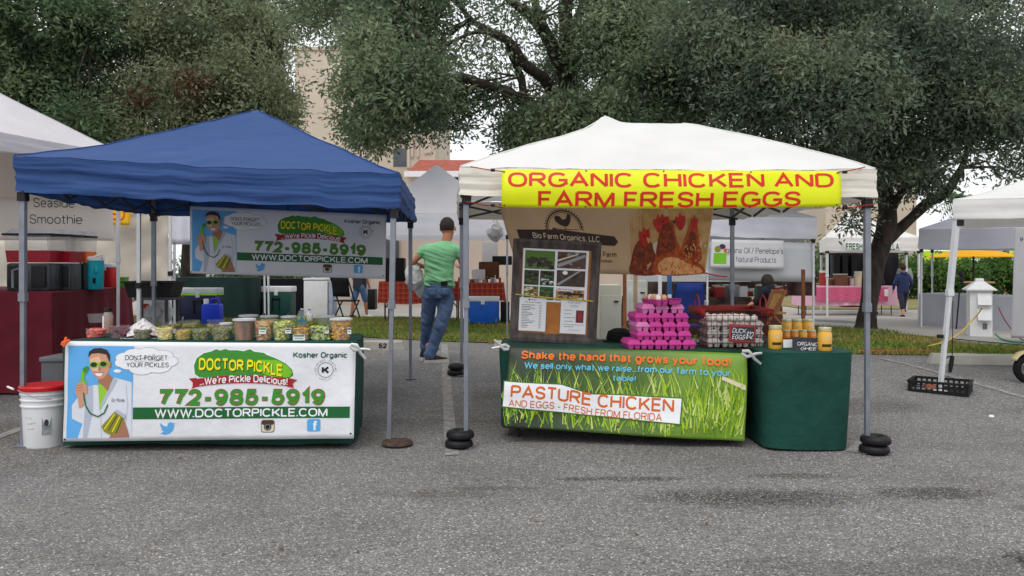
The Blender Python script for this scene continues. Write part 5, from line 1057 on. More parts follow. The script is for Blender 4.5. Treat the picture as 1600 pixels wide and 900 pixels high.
jar(1215, 546, 21.5, 37, 'big ghee jar left of the slate sign', GH); jar(1293, 549, 21.5, 37, 'big ghee jar right of the slate sign', GH)
hat = thing('black_hat', 'black round hat lying between the poster frame and the cartons', 'hat', (W(968, 0, 6.75).x, 6.75, TZ2))
MB().lathe([(.10, 0), (.115, .03), (.10, .085), (.05, .11), (.002, .115)], (0, 0, 0), 18, 1, .9).build('crown', BLACKM, hat, local=True); MB().lathe([(.13, 0), (.13, .006), (.09, .012)], (0, 0, 0), 18, 1.1, .9).build('brim', BLACKM, hat, local=True)
for i in range(4):
    p = MB().box((W(1093 + 2 * i, 0, 6.6).x, 6.55 + .06 * i, TZ2 + .003 + .004 * i), (.16, .22, .003), rz=.3 - .25 * i).build('leaflet', mat('leaflet_%s' % ('grey', 'dark', 'white', 'pale')[i], ((150, 152, 156), (60, 64, 66), (220, 220, 224), (190, 196, 190))[i], .6, .3, 20), None); tag(p, ('grey', 'dark', 'white', 'pale')[i] + ' leaflet lying between the pink cartons and the basket', 'leaflet')
# ---------------------------------------------------------------- bucket, weights, crate, pedestal
Yk = 6.0; bu = thing('bucket', 'white plastic bucket with red lid and faint marker writing by the left tent leg', 'bucket', (W(65, 0, Yk).x, Yk + .05, gz(Yk)))
hB = .44; MB().lathe([(.140, 0), (.144, .01), (.158, hB * .70), (.168, hB * .70), (.168, hB * .72), (.159, hB * .73), (.160, hB * .79), (.170, hB * .80), (.170, hB * .82), (.161, hB * .83), (.162, hB * .89), (.172, hB * .90), (.172, hB * .92), (.163, hB * .93), (.165, hB)], (0, 0, 0), 36).build('pail', WHITEP, bu, local=True)
MB().lathe([(.178, hB - .015), (.180, hB + .012), (.172, hB + .022), (.15, hB + .018), (.10, hB + .022), (.001, hB + .020)], (0, 0, 0), 36).build('lid', REDP, bu, local=True)
MB().tube([(-.175, -.01, hB * .9), (-.1, -.18, hB * 1.0), (.06, -.19, hB * .86), (.175, -.02, hB * .8)], .003, 5).build('bail_wire', STEEL, bu, local=True); MB().tube([(-.20, -.14, hB * 1.05), (-.12, -.2, hB * 1.03)], .008, 7).build('grip', WHITEP, bu, local=True)
def cyl(u, v): a = (u - .5) * 1.9; return (.153 * math.sin(a), -.153 * math.cos(a), .30 - .26 * v)
s = Sheet(cyl, (0, 0, 100, 60), .0012, 0); MK = mat('marker_ink', (80, 80, 90), .8)
rg = random.Random(4)
for ln in range(4):
    x = 22 + ln * 4
    for q in range(4 - ln % 2):
        pts = [(x + t * 1.1 + rg.uniform(-.8, .8), 8 + ln * 9 + rg.uniform(-2, 2)) for t in range(5)]; s.line(pts, .45, ('marker_writing', MK), 1); x += 7
s.rect(70, 12, 92, 46, ('sticker', mat('grey_sticker', (140, 146, 148), .6, .3, 50)), 1); s.ell(80, 25, 5, 6, ('sticker', mat('sticker_dark', (50, 60, 66), .6)), 2)
for (nm, mt), mb in s.parts.items(): mb.build(nm, mt, bu, local=True, smooth=0)
bc = thing('grey_bin', 'dark grey bin half hidden behind the bucket and banner', 'bin', (W(92, 0, 6.9).x, 6.95, gz(6.9)))
MB().box((0, 0, .27), (.2, .3, .54), bev=.02).build('bin_body', mat('grey_bin_plastic', (84, 86, 90), .6), bc, local=True); MB().box((0, 0, .56), (.22, .32, .04), bev=.01).build('lid', mat('grey_bin_lid', (104, 106, 110), .6), bc, local=True)
RUST = mat('rusty_iron', (92, 72, 60), .85, .3, 30, .6, 80, rgb2=(60, 48, 44))
pl = thing('plate_weight', 'rusty flat iron plate weight on the right front leg of the blue tent', 'weight', (-.90 + .03, 6.02, gz(6) + .010)); MB().lathe([(.115, 0), (.12, .008), (.115, .022), (.05, .024), (.03, .034), (.025, .034)], (0, 0, 0), 32).build('iron_plate', RUST, pl, local=True); MB().torus((0, 0, .022), .10, .006, 32, 6).build('rim', RUST, pl, local=True)
def donut(px, Y, lab1, lab2, x=None):
    x = W(px, 0, Y).x if x is None else x; first = None
    for i, lab in enumerate((lab1, lab2)):
        z = gz(Y) + .036 + i * .066
        o = thing('ring_weight', lab, 'weight', (x + .01 * i, Y, z), 'black ring weights round the legs of the white tent')
        MB().torus((0, 0, 0), .070, .036, 28, 10, .9).build('rubber_ring', BLACK, o, local=True); MB().torus((0, 0, -.012), .094, .013, 28, 6).build('seam', BLACKM, o, local=True)
donut(717, 5.95, 'lower black ring weight at the left front leg of the white tent', 'upper black ring weight at the left front leg of the white tent')
donut(1366, 5.76, 'lower black ring weight at the right front leg of the white tent', 'upper black ring weight at the right front leg of the white tent')
donut(713, 9.15, 'lower black ring weight at the left rear leg of the white tent', 'upper black ring weight at the left rear leg of the white tent')
# black crate lying on the asphalt
Yr = 8.05; ct = thing('crate', 'shallow black slatted plastic crate lying on the asphalt at the right', 'crate', (W(1490, 0, Yr).x, Yr + .25, gz(Yr)), None, -.62)
hx, hy, hh = .27, .20, .13
mb = MB().box((0, 0, .012), (2 * hx, 2 * hy, .012)); mb.build('crate_floor', BLACK, ct, local=True, smooth=0)
for sx, sy, lx, ly in ((0, -hy, 2 * hx, .016), (0, hy, 2 * hx, .016), (-hx, 0, .016, 2 * hy), (hx, 0, .016, 2 * hy)):
    mb = MB().box((sx, sy, .02), (lx, ly, .04)).box((sx, sy, hh - .012), (lx + .01, ly + .01, .024)).box((sx, sy, hh * .52), (lx, ly, .012)); n = 11
    for i in range(n): 
        t = i / (n - 1) - .5; mb.box((sx + t * (lx - .03) if lx > ly else sx, sy + t * (ly - .03) if ly > lx else sy, hh / 2), (.018 if lx > ly else .012, .018 if ly > lx else .012, hh))
    mb.build('crate_side', BLACK, ct, local=True, smooth=0)
MB().box((-.06, -hy - .012, .08), (.09, .003, .04)).build('label', mat('orange_tag', (150, 86, 60), .6), ct, local=True, smooth=0)
wt = thing('hanging_weight', 'black pendulum weight strapped behind the slanted white pole', 'weight', W(1486, 582, 8.9)); MB().tube([W(1484, 582, 8.9), W(1486, 570, 8.9), W(1488, 556, 8.9)], [.018, .026, .022], 10).build('weight_body', BLACK, wt); MB().tube([W(1488, 556, 8.9), W(1480, 558, 8.88), W(1475, 564, 8.86)], .008, 6).tube([W(1488, 556, 8.9), W(1489, 470, 9.0)], .004, 5).build('strap', BLACKM, wt)
cb = MB().lathe([(.032, 0), (.034, .02), (.032, .035)], W(1469, 528, 8.28), 14).build('pole_collar', BLACK, None); tag(cb, 'black collar clamp on the slanted white pole at the right', 'clamp')
lit = MB().ball(W(1549, 651, 7.1), .022, 10, 6, (1.3, .8, .6)); lo_ = lit.build('paper_scrap', PAPER, None); lo_.location.z += 0; crumple(lo_, .01, 40); tag(lo_, 'tiny crumpled white paper scrap on the asphalt at the right', 'litter')
tyre = thing('cart_wheel', 'black cart wheel with cream fender cut by the right edge', 'wheel', (W(1606, 0, 8.7).x, 8.7, gz(8.7))); 
MB().add(*(lambda t: ([(x, z - 0, y) for x, y, z in t.v], t.f))(MB().torus((0, .16, 0), .12, .042, 26, 8))).build('tyre', BLACKM, tyre, local=True); MB().box((0, 0, .16), (.05, .08, .05)).build('hub', STEEL, tyre, local=True); MB().grid(lambda u, v: (.18 * math.cos(math.pi * (.15 + .7 * u)), -.06 + .12 * v, .17 + .18 * math.sin(math.pi * (.15 + .7 * u))), 12, 2).build('fender', mat('cream_fender', (214, 200, 150), .5), tyre, local=True, solid=.004)
# power pedestal
Yp = 13.3; pe = thing('power_post', 'white power post with a little roof and two outlet covers', 'power post', (W(1541, 0, Yp).x, Yp + .2, gz(Yp)), None, .0); k = Yp / FPX
MB().box((0, 0, 36 * k + .02), (31 * k, 29 * k, 76 * k), rz=-.35).build('post_body', WHITEP, pe, local=True, smooth=0); MB().frus((0, 0, 76 * k), (41 * k, 39 * k), (10 * k, 10 * k), 13 * k, rz=-.35).box((0, 0, 75 * k), (42 * k, 40 * k, 2 * k), rz=-.35).build('roof', WHITEP, pe, local=True, smooth=0); MB().frus((0, 0, 89 * k), (12 * k, 12 * k), (10 * k, 10 * k), 4 * k, rz=-.35).build('roof_cap', WHITEP, pe, local=True, smooth=0)
for z in (60, 36):
    M = Matrix.Rotation(-.35, 3, 'Z') @ Matrix.Rotation(-.35, 3, 'X'); MB().box(Matrix.Rotation(-.35, 3, 'Z') @ Vector((4 * k, -17.5 * k, z * k)), (19 * k, 3 * k, 19 * k), M=M).build('outlet_cover', WHITEP, pe, local=True, smooth=0)
MB().box(Matrix.Rotation(-.35, 3, 'Z') @ Vector((5 * k, -15 * k, 18 * k)), (6 * k, .01, 9 * k), M=Matrix.Rotation(-.35, 3, 'Z')).build('meter_label', mat('grey_label', (110, 106, 112), .6), pe, local=True, smooth=0)
def cord(pts, m, label, r=.01, name='hose'):
    P = [W(x, y, Y) for x, y, Y in pts]
    Q2 = []
    for i in range(len(P) - 1):
        a, b, c, d = P[max(i - 1, 0)], P[i], P[i + 1], P[min(i + 2, len(P) - 1)]
        for t in (0, .25, .5, .75): Q2.append(.5 * ((2 * b) + (c - a) * t + (2 * a - 5 * b + 4 * c - d) * t * t + (3 * b - a - 3 * c + d) * t ** 3))
    Q2.append(P[-1])
    for q in Q2: q.z = max(q.z, gz(q.y) + .02 + r)
    tag(MB().tube(Q2, r, 6).build(name, m, None), label, 'cord')
cord([(1555, 522, 13), (1565, 530, 12.7), (1583, 540, 12.3), (1600, 541, 12.2)], mat('green_hose', (30, 150, 110), .5), 'green hose lying on the grass beside the power post', .014)
cord([(1535, 480, 13.1), (1527, 492, 13.2), (1512, 508, 13.2), (1500, 520, 12.8), (1478, 533, 12.0), (1450, 541, 11.7)], mat('yellow_cable', (200, 170, 60), .5), 'yellow cable running from the power post over the grass', .012)
cord([(1560, 480, 13), (1570, 500, 12.9), (1585, 520, 12.8), (1600, 535, 12.6)], mat('brown_cable', (130, 70, 56), .5), 'brown cable hanging to the right of the power post', .010)
cord([(1340, 559, 11), (1390, 558, 11), (1440, 558, 11), (1455, 558.5, 11)], mat('red_cable', (170, 50, 40), .6), 'red cable along the edge of the grass', .014)
rg = random.Random(8)
LEAFL = [mat('dead_leaf_brown', (110, 70, 44), .8), mat('dead_leaf_tan', (150, 116, 76), .8)]
for i in range(26):
    Y = rg.uniform(3.7, 8.5); px = rg.uniform(20, 1590); c = GP(px, Y); a = rg.uniform(0, 6.28); sc = rg.uniform(.012, .026)
    o = MB().add([c + Vector((sc * p * math.cos(a) - sc * q * math.sin(a), sc * p * math.sin(a) + sc * q * math.cos(a), .006 + h * sc)) for p, q, h in ((-1, 0, 0), (-.2, .35, .15), (1, 0, .1), (-.2, -.35, .1), (0, 0, -.1))], [(0, 4, 1), (1, 4, 2), (2, 4, 3), (3, 4, 0)]).build('fallen_leaf', LEAFL[i % 2], None)
    tag(o, 'small dry oak leaf fallen on the grey asphalt', 'leaf', 'dry leaves scattered on the asphalt')
# ---------------------------------------------------------------- smoothie counter goods
def at(px, Y, z): p = W(px, 0, Y); p.z = z; return p
JRED = mat('red_juice', (150, 26, 44), .25, .06, 6); JOR = mat('orange_juice', (222, 110, 50), .25, .06, 6); HOP = clear('hopper_plastic', (200, 198, 200), .25, .2); DGREY = mat('machine_grey', (70, 76, 80), .35, .15, 12, rgb2=(40, 44, 48), stretch=(3, 3, .3))
def machine(px, Y, w, jm, label, jl=.42, body=DGREY, sc=.87):
    k = Y / FPX; r = thing('drink_machine', label, 'drink machine', at(px, Y + w * .5, 1.10), 'frozen drink machines on the maroon counter'); hw = w
    MB().box((0, 0, .17 * sc), (hw * .92, w * .95, .34 * sc), bev=.03).build('machine_body', body, r, local=True)
    for i in (-.25, .25): MB().box((i * hw, -w * .5, .18 * sc), (hw * .30, .03, .26 * sc), bev=.01).build('front_panel', BLACK, r, local=True)
    MB().frus((0, 0, .35 * sc), (hw * .90, w * .9), (hw * 1.0, w), .34 * sc).build('hopper', HOP, r, local=True, smooth=0)
    MB().frus((0, 0, .352 * sc), (hw * .903, w * .903), (hw * (.90 + .1 * jl) + .003, w * (.9 + .1 * jl) + .003), .34 * sc * jl).build('juice', jm, r, local=True, smooth=0)
    MB().box((0, 0, .69 * sc), (hw * 1.06, w * 1.04, .022), bev=.008).build('lid_rim', BLACK, r, local=True)
    MB().frus((0, 0, .702 * sc), (hw * .98, w * .96), (hw * .8, w * .7), .06 * sc).build('lid', mat('frosted_grey_lid', (170, 168, 170), .4), r, local=True, smooth=0)
    return r
machine(64, 8.35, .50, JRED, 'wide left drink machine with red juice behind the left tent leg'); machine(102, 8.6, .26, JRED, 'narrow middle drink machine with red juice', .40); machine(127, 8.95, .24, JOR, 'right drink machine with orange juice beside the turquoise jug', .42)
MB().tube([at(20, 8.2, 1.14), at(20, 8.2, 1.32), at(30, 8.2, 1.34)], .012, 6).build('drain_arm', STEEL, [o for o in D.objects if o.name == 'drink_machine'][0])
Yj = 9.0; k = Yj / FPX; j = thing('drink_jug', 'turquoise insulated drink jug with white lid and handle', 'jug', at(146, Yj + .12, 1.10)); TEAL = mat('turquoise_plastic', (24, 160, 178), .4, .05, 8)
MB().lathe([(.095, 0), (.105, .02), (.112, .30), (.112, .33)], (0, 0, 0), 28).build('jug_body', TEAL, j, local=True); MB().lathe([(.118, .33), (.118, .36), (.10, .375), (.001, .38)], (0, 0, 0), 28).build('lid', WHITEP, j, local=True)
MB().tube([(-.118, -.03, .27), (-.13, -.06, .33), (0, -.12, .345), (.13, -.06, .40), (.118, -.03, .36)], [(.014, .01)] * 5, 8).build('handle', WHITEP, j, local=True); MB().ball((.07, -.085, .22), .04, 10, 8, (.6, .4, 1.2)).build('spout', TEAL, j, local=True); MB().box((.06, -.098, .10), (.035, .004, .06)).build('badge', BLACK, j, local=True)
def cooler(px, Y, w, d, h, body, lid, label, zb=None, trim=None, rz=0, wheels=True, handle=False, name='cooler', latch=True):
    z = gz(Y) if zb is None else zb; r = thing(name, label, 'cooler', at(px, Y + d / 2, z), None, rz)
    MB().box((0, 0, h * .42 + .01), (w, d, h * .80), bev=.03).build('cooler_body', body, r, local=True)
    MB().box((0, 0, h * .91), (w * 1.04, d * 1.04, h * .17), bev=.02).build('lid', lid, r, local=True)
    if trim: MB().box((0, 0, h * .82), (w * 1.035, d * 1.035, h * .07)).build('trim', trim, r, local=True, smooth=0)
    if latch: MB().box((0, -d * .53, h * .80), (w * .12, .02, h * .16), bev=.005).build('latch', lid, r, local=True)
    if wheels:
        for s_ in (-1, 1):
            mb = MB().lathe([(.055, -.02), (.06, 0), (.055, .02)], (0, 0, 0), 14); q = mb.build('wheel', mat('wheel_grey', (120, 122, 128), .6), r, local=True); q.rotation_euler = (0, R(90), 0); q.location = (s_ * w * .42, -d * .5, .06)
    if handle: MB().box((w * .0, -d * .54, h * .62), (w * .26, .03, .025)).box((-w * .12, -d * .54, h * .45), (.02, .03, h * .4)).box((w * .12, -d * .54, h * .45), (.02, .03, h * .4)).build('handle', BLACK, r, local=True, smooth=0)
    return r
cooler(171, 9.3, .16, .2, .30, REDP, WHITEP, 'small red cooler with white lid beside the turquoise jug', 1.10, wheels=False)
gb2 = thing('green_box', 'small lime green box at the end of the maroon counter', 'box', at(190, 9.9, 1.10)); MB().box((0, 0, .06), (.13, .12, .12), bev=.01).build('box_body', mat('lime_box', (86, 150, 50), .6), gb2, local=True); MB().box((0, 0, .126), (.14, .13, .015), bev=.004).build('lid', mat('pale_green_lid', (130, 170, 90), .6), gb2, local=True)
# black tub on a metal stand
st = thing('metal_stand', 'folding metal stand that carries the black tub', 'stand', GP(235, 8.9))
for dx in (-.14, .14):
    for dy in (0, .3): MB().beam(st.location + Vector((dx + .04, dy, 0)), Vector((st.location.x + dx + .04, 8.9 + dy, 1.0)), .03).build('leg', DSTEEL, st, smooth=0)
MB().box(Vector((st.location.x + .04, 9.05, 1.0)), (.42, .36, .03)).box(Vector((st.location.x + .04, 8.9, .45)), (.34, .02, .03)).box(Vector((st.location.x + .04, 9.2, .45)), (.34, .02, .03)).build('rack_top', DSTEEL, st, smooth=0)
tb = thing('black_tub', 'black plastic bus tub on the metal stand', 'tub', (st.location.x - .02, 9.05, 1.017))
mb = MB()
for a, b in (((-.27, -.17), (.27, -.17)), ((.27, -.17), (.27, .17)), ((.27, .17), (-.27, .17)), ((-.27, .17), (-.27, -.17))): mb.quad((a[0] * .85, a[1] * .85, 0), (b[0] * .85, b[1] * .85, 0), (b[0], b[1], .17), (a[0], a[1], .17))
mb.quad((-.23, -.145, 0), (.23, -.145, 0), (.23, .145, 0), (-.23, .145, 0)); mb.build('tub_wall', BLACK, tb, local=True, smooth=0, solid=.006)
mb = MB()
for a, b in (((-.29, -.19), (.29, -.19)), ((.29, -.19), (.29, .19)), ((.29, .19), (-.29, .19)), ((-.29, .19), (-.29, -.19))): mb.beam((a[0], a[1], .17), (b[0], b[1], .17), .018)
mb.build('rim', BLACK, tb, local=True, smooth=0)
BAGM = mat('white_bag_film', (216, 216, 214), .35, .05, 10, .5, 20, trans=.3)
def bag(px, py, Y, w, h, label, seed, m=None, name='plastic_bag', knot=True):
    c = W(px, py, Y); r = thing(name, label, 'bag', c); rg = random.Random(seed)
    mb = MB().grid(lambda u, v: (w * .5 * (math.sin(math.pi * min(1, .12 + v * .92)) ** .6) * math.cos(2 * math.pi * u), w * .36 * (math.sin(math.pi * min(1, .12 + v * .92)) ** .6) * math.sin(2 * math.pi * u), h * (.5 - v)), 36, 24, True)
    o = mb.build('bag_body', m or BAGM, r, local=True, smooth=180)
    for v in o.data.vertices:
        n = noise.noise_vector(v.co * 9 + Vector((seed, 0, 0))) * .028 + noise.noise_vector(v.co * 24 + Vector((seed, 0, 3))) * .014; v.co += n
    if knot:
        for s_ in (-1, 1): MB().tube([(s_ * w * .08, 0, h * .42), (s_ * w * .14, 0, h * .55), (0, 0, h * .66)], [.02, .012, .006], 6).build('bag_handle', m or BAGM, r, local=True)
    return r
bag(233, 474, 9.5, .22, .30, 'upper white sack behind the metal stand', 3, knot=False); bag(256, 490, 9.3, .20, .36, 'right white rubbish sack behind the metal stand', 4, knot=False); bag(236, 492, 9.2, .24, .2, 'lower white sack lying behind the metal stand', 6, knot=False)
rb_ = MB().box(W(225, 478, 9.2), (.09, .1, .05), bev=.01).build('red_packet', REDP, None); tag(rb_, 'small red packet among the white sacks', 'packet')
NAVY = mat('navy_plastic', (22, 32, 66), .45, .1, 8); LIMEP = mat('lime_plastic', (130, 200, 60), .5); GLID = mat('grey_cooler_lid', (186, 190, 194), .5)
cooler(273, 17.3, .48, .45, .74, NAVY, GLID, 'left navy cooler with lime trim behind the blue tent', trim=LIMEP, handle=True); cooler(316, 17.1, .74, .48, .74, NAVY, GLID, 'right navy cooler with lime trim and black handle', trim=LIMEP, handle=True)
cooler(436, 19.6, .72, .5, .80, mat('green_cooler', (26, 72, 66), .5), WHITEP, 'dark green wheeled cooler with white lid on the plaza', handle=True)
cooler(755, 16.4, .66, .42, .58, mat('blue_cooler', (24, 96, 200), .45, .05), WHITEP, 'bright blue ice box with white lid under the small plaid table', zb=None)
bj = thing('jerry_can', 'bright blue plastic water can standing on the grass', 'water can', GP(332, 12.4)); BLJ = mat('blue_can', (30, 62, 200), .4, .06)
bj.location = GP(332, 16.3); bj.scale = (1.45, 1.3, 1.45); MB().box((0, 0, .15), (.27, .20, .30), bev=.04).build('can_body', BLJ, bj, local=True); MB().tube([(-.03, 0, .29), (-.02, 0, .36), (.08, 0, .37), (.10, 0, .29)], .018, 8).build('handle', BLJ, bj, local=True); MB().lathe([(.035, .29), (.035, .36), (.03, .37)], (-.09, 0, 0), 12).build('cap', WHITEP, bj, local=True)
mj = thing('milk_jug', 'clear white gallon jug standing on the grass edge', 'jug', GP(483, 17.2)); MB().box((0, 0, .09), (.16, .14, .18), bev=.04).build('jug_body', clear('milky', (225, 228, 232), .7), mj, local=True); MB().lathe([(.06, .17), (.025, .23), (.025, .26)], (0, 0, 0), 12).build('neck', clear('milky', (0, 0, 0)), mj, local=True); MB().lathe([(.028, .26), (.028, .28)], (0, 0, 0), 12).build('cap', mat('blue_cap', (50, 70, 150), .5), mj, local=True)
ht = thing('hand_truck', 'black and white folding hand truck with raised handle poles', 'hand truck', GP(415, 18.4)); z0 = gz(18.4)
for x in (414, 420): MB().beam(at(x, 18.4, z0 + .1), at(x - 1, 18.4, z0 + 1.22), .035).build('handle_pole', WPOLE, ht, smooth=0)
MB().box(at(438, 18.2, z0 + .06), (.62, .45, .04)).build('platform', BLACK, ht, smooth=0)
for x in (412, 452):
    q = MB().lathe([(.08, -.02), (.085, 0), (.08, .02)], (0, 0, 0), 14).build('wheel', BLACK, ht, local=True); q.rotation_euler = (0, R(90), 0); q.location = at(x, 18.1, z0 + .09) - ht.location
bp_ = thing('black_case', 'black bag standing left of the green wheeled cooler', 'bag', GP(400, 19.8)); MB().box((0, 0, .25), (.28, .2, .5), bev=.06).build('bag_body', BLACKM, bp_, local=True); MB().tube([(-.06, -.02, .49), (-.05, -.02, .56), (.05, -.02, .56), (.06, -.02, .49)], .01, 6).build('handle', BLACK, bp_, local=True)
tr_ = thing('black_tray', 'flat black tray lying on the grass behind the pickle tubs', 'tray', GP(430, 15.2)); MB().box((0, 0, .03), (.5, .35, .05), bev=.015).build('tray_body', BLACK, tr_, local=True); MB().box((0, 0, .065), (.46, .3, .02), bev=.005).build('rim', BLACKM, tr_, local=True)
fz = thing('chest_freezer', 'white upright box cabinet below the rear pickle banner', 'cabinet', GP(493, 18.6)); MB().box((0, .3, .46), (.56, .6, .90), bev=.02).build('cabinet_body', WHITEP, fz, local=True); MB().box((.0, .3, .945), (.58, .62, .05), bev=.01).build('lid', WHITEP, fz, local=True); MB().box((.34, .3, .45), (.10, .5, .86), bev=.01).build('side_panel', mat('blue_grey_panel', (170, 184, 200), .6), fz, local=True)
# folding chair, black
def chair(px, Y, label, seat, fr_, w=.45, back=.45, rz=0, zs=.44, name='folding_chair'):
    r = thing(name, label, 'chair', GP(px, Y), None, rz); h = w / 2
    MB().box((0, 0, zs), (w, w, .03), bev=.01).build('seat', seat, r, local=True); MB().grid(lambda u, v: (-h + w * u, h + .10 * v + .02 * math.sin(math.pi * u), zs + .10 + back * v), 6, 4).build('backrest', seat, r, local=True, solid=.008)
    for s_ in (-1, 1):
        MB().beam((s_ * h, h + .12, zs + .1 + back), (s_ * h, -h, 0), .025).build('leg', fr_, r, local=True, smooth=0); MB().beam((s_ * h, h, 0), (s_ * h, -h + .05, zs), .025).build('leg', fr_, r, local=True, smooth=0)
    return r
chair(542, 18.6, 'black folding chair below the rear pickle banner end', BLACKM, BLACK, rz=R(160)); 
chair(1070, 10.6, 'blue canvas chair with white emblem behind the pink cartons', mat('royal_blue_canvas', (28, 52, 120), .85, .15, 4, .5, 12), DSTEEL, w=.40, back=.48, rz=R(180), zs=.42)
MB().lathe([(.05, 0), (.001, .002)], (0, 0, 0), 16, 1.4, .5)
e_ = MB().grid(lambda u, v: (W(1062 + 12 * u, 452 + 5 * v, 10.22)), 3, 3).build('printed_logo', WHITEP, [o for o in D.objects if o.get('label', '').startswith('blue canvas chair')][0]); e_.parent = None; e_.parent = [o for o in D.objects if o.get('label', '').startswith('blue canvas')][0]; e_.matrix_parent_inverse = e_.parent.matrix_world.inverted()
# speaker / black cabinet
def cabinet(x0, x1, y0, y1, Y, m, label, name='cabinet', d=.35, door=True, cat='cabinet'):
    a, b = W(x0, y1, Y), W(x1, y0, Y); r = thing(name, label, cat, ((a.x + b.x) / 2, Y + d / 2, a.z)); w, h = b.x - a.x, b.z - a.z
    MB().box((0, 0, h / 2), (w, d, h), bev=.015).build('cabinet_body', m, r, local=True)
    if door:
        MB().box((0, -d / 2 - .006, h * .42), (w * .92, .012, h * .78), bev=.004).build('door', m, r, local=True); MB().box((w * .25, -d / 2 - .02, h * .70), (w * .2, .01, .02)).build('handle', BLACK, r, local=True, smooth=0)
    return r
cabinet(602, 631, 403, 440, 17.6, BLACKM, 'black speaker box on the long plaid table', 'speaker', door=False); cabinet(574, 586, 452, 484, 20, BLACK, 'slim black bin on the plaza beside the passer by', 'bin', door=False); cabinet(782, 796, 472, 505, 16.7, BLACK, 'black bin beside the blue ice box', 'bin', door=False)
cabinet(748, 780, 409, 436, 17.3, mat('cork_brown', (96, 58, 38), .8, .15, 10), 'brown card display on the small plaid table', 'display_box', d=.12, door=False); cabinet(737, 758, 421, 437, 17.15, mat('pale_print_box', (200, 196, 200), .7, .1, 40), 'pale printed box on the small plaid table', 'box', d=.15, door=False); cabinet(753, 778, 378, 409, 19, WHITEP, 'white notice board hung on the beige wall panel', 'notice_board', d=.03, door=False); cabinet(769, 800, 400, 414, 17.4, BLACK, 'black flat screen beside the brown card display', 'screen', d=.05, door=False)
CREAMM = mat('cream_metal', (206, 206, 192), .5, .04, 4)
cabinet(937, 971, 445, 532, 9.6, CREAMM, 'cream metal cabinet behind the egg table', 'metal_cabinet'); cabinet(978, 1012, 438, 502, 12.3, mat('pale_grey_metal', (176, 178, 172), .5), 'pale grey cabinet with two doors behind the cream one', 'metal_cabinet')
for x, c_, n_ in ((976, WOOD, 'brown wooden post left of the grey cabinet'), (993, mat('tan_wood', (150, 128, 100), .7), 'tan wooden post in front of the grey cabinet'), (1255, WOOD, 'brown wooden post at the corner of the natural products stall')):
    Y = 11.8 if x < 1200 else 13.2; a = GP(x, Y); tag(MB().beam(a, at(x, Y, 1.32), .05 if x < 1200 else .05).build('wooden_post', c_, None, smooth=0), n_, 'post')
for x in (1031, 1046): a = GP(x, 12); o = tag(MB().beam(a, at(x, 12, 2.2), .05).build('tent_pole', WPOLE, None, smooth=0), 'white pole %s the blue canvas chair' % ('just left of' if x == 1031 else 'right behind'), 'pole')
cabinet(1043, 1050, 340, 460, 11.2, mat('blue_pole_paint', (50, 90, 140), .5), 'thin blue pole beside the blue chair', 'tent_pole', d=.05, door=False, cat='pole')
# stall interiors
DARK = mat('dark_curtain', (30, 28, 34), .95, .2, 2, .3, 5); BROWNISH = mat('brown_shelf_cloth', (96, 80, 74), .9, .25, 3, .3, 6, rgb2=(60, 44, 44))
def curtain(x0, x1, y0, y1, Y, m, label, name='curtain', cat='curtain', amp=.04):
    tag(MB().grid(lambda u, v: W(x0 + (x1 - x0) * u, y0 + (y1 - y0) * v, Y) + Vector((0, amp * math.sin(u * (x1 - x0) * .25) + amp * noise.noise(Vector((u * 9, v * 2, x0))), 0)), 60, 6).build(name, m, None, smooth=60, solid=.004), label, cat)
curtain(1290, 1404, 392, 452, 26.5, DARK, 'black curtain at the back of the fresh cheese stall')
curtain(1000, 1275, 440, 462, 16.3, mat('maroon_back_cloth', (66, 40, 44), .9, .3, 3, rgb2=(110, 90, 80)), 'dark maroon cloth at the back of the natural products stall')
draped('taupe covered table inside the natural products stall', [(2.2, 15.2), (4.6, 15.2), (4.6, 15.9), (2.2, 15.9)], .78, BROWNISH, seed=21, zb=.01, legs=False)
draped('dark red covered side table behind the wooden folding chair', [(3.3, 12.3), (4.2, 12.3), (4.2, 12.8), (3.3, 12.8)], .75, mat('brown_red_cloth', (92, 54, 48), .9, .2, 4), seed=22, zb=.05, legs=False)
on_taupe = 'on the taupe stall table'
rg = random.Random(3); CL_ = [('white', WHITEP), ('cream', mat('cream_pot', (214, 200, 170), .6)), ('brown', mat('brown_pot', (110, 70, 50), .6)), ('green', mat('green_pot', (60, 120, 70), .5)), ('red', mat('red_pot', (150, 44, 44), .5)), ('grey', mat('grey_pot', (140, 142, 148), .5))]
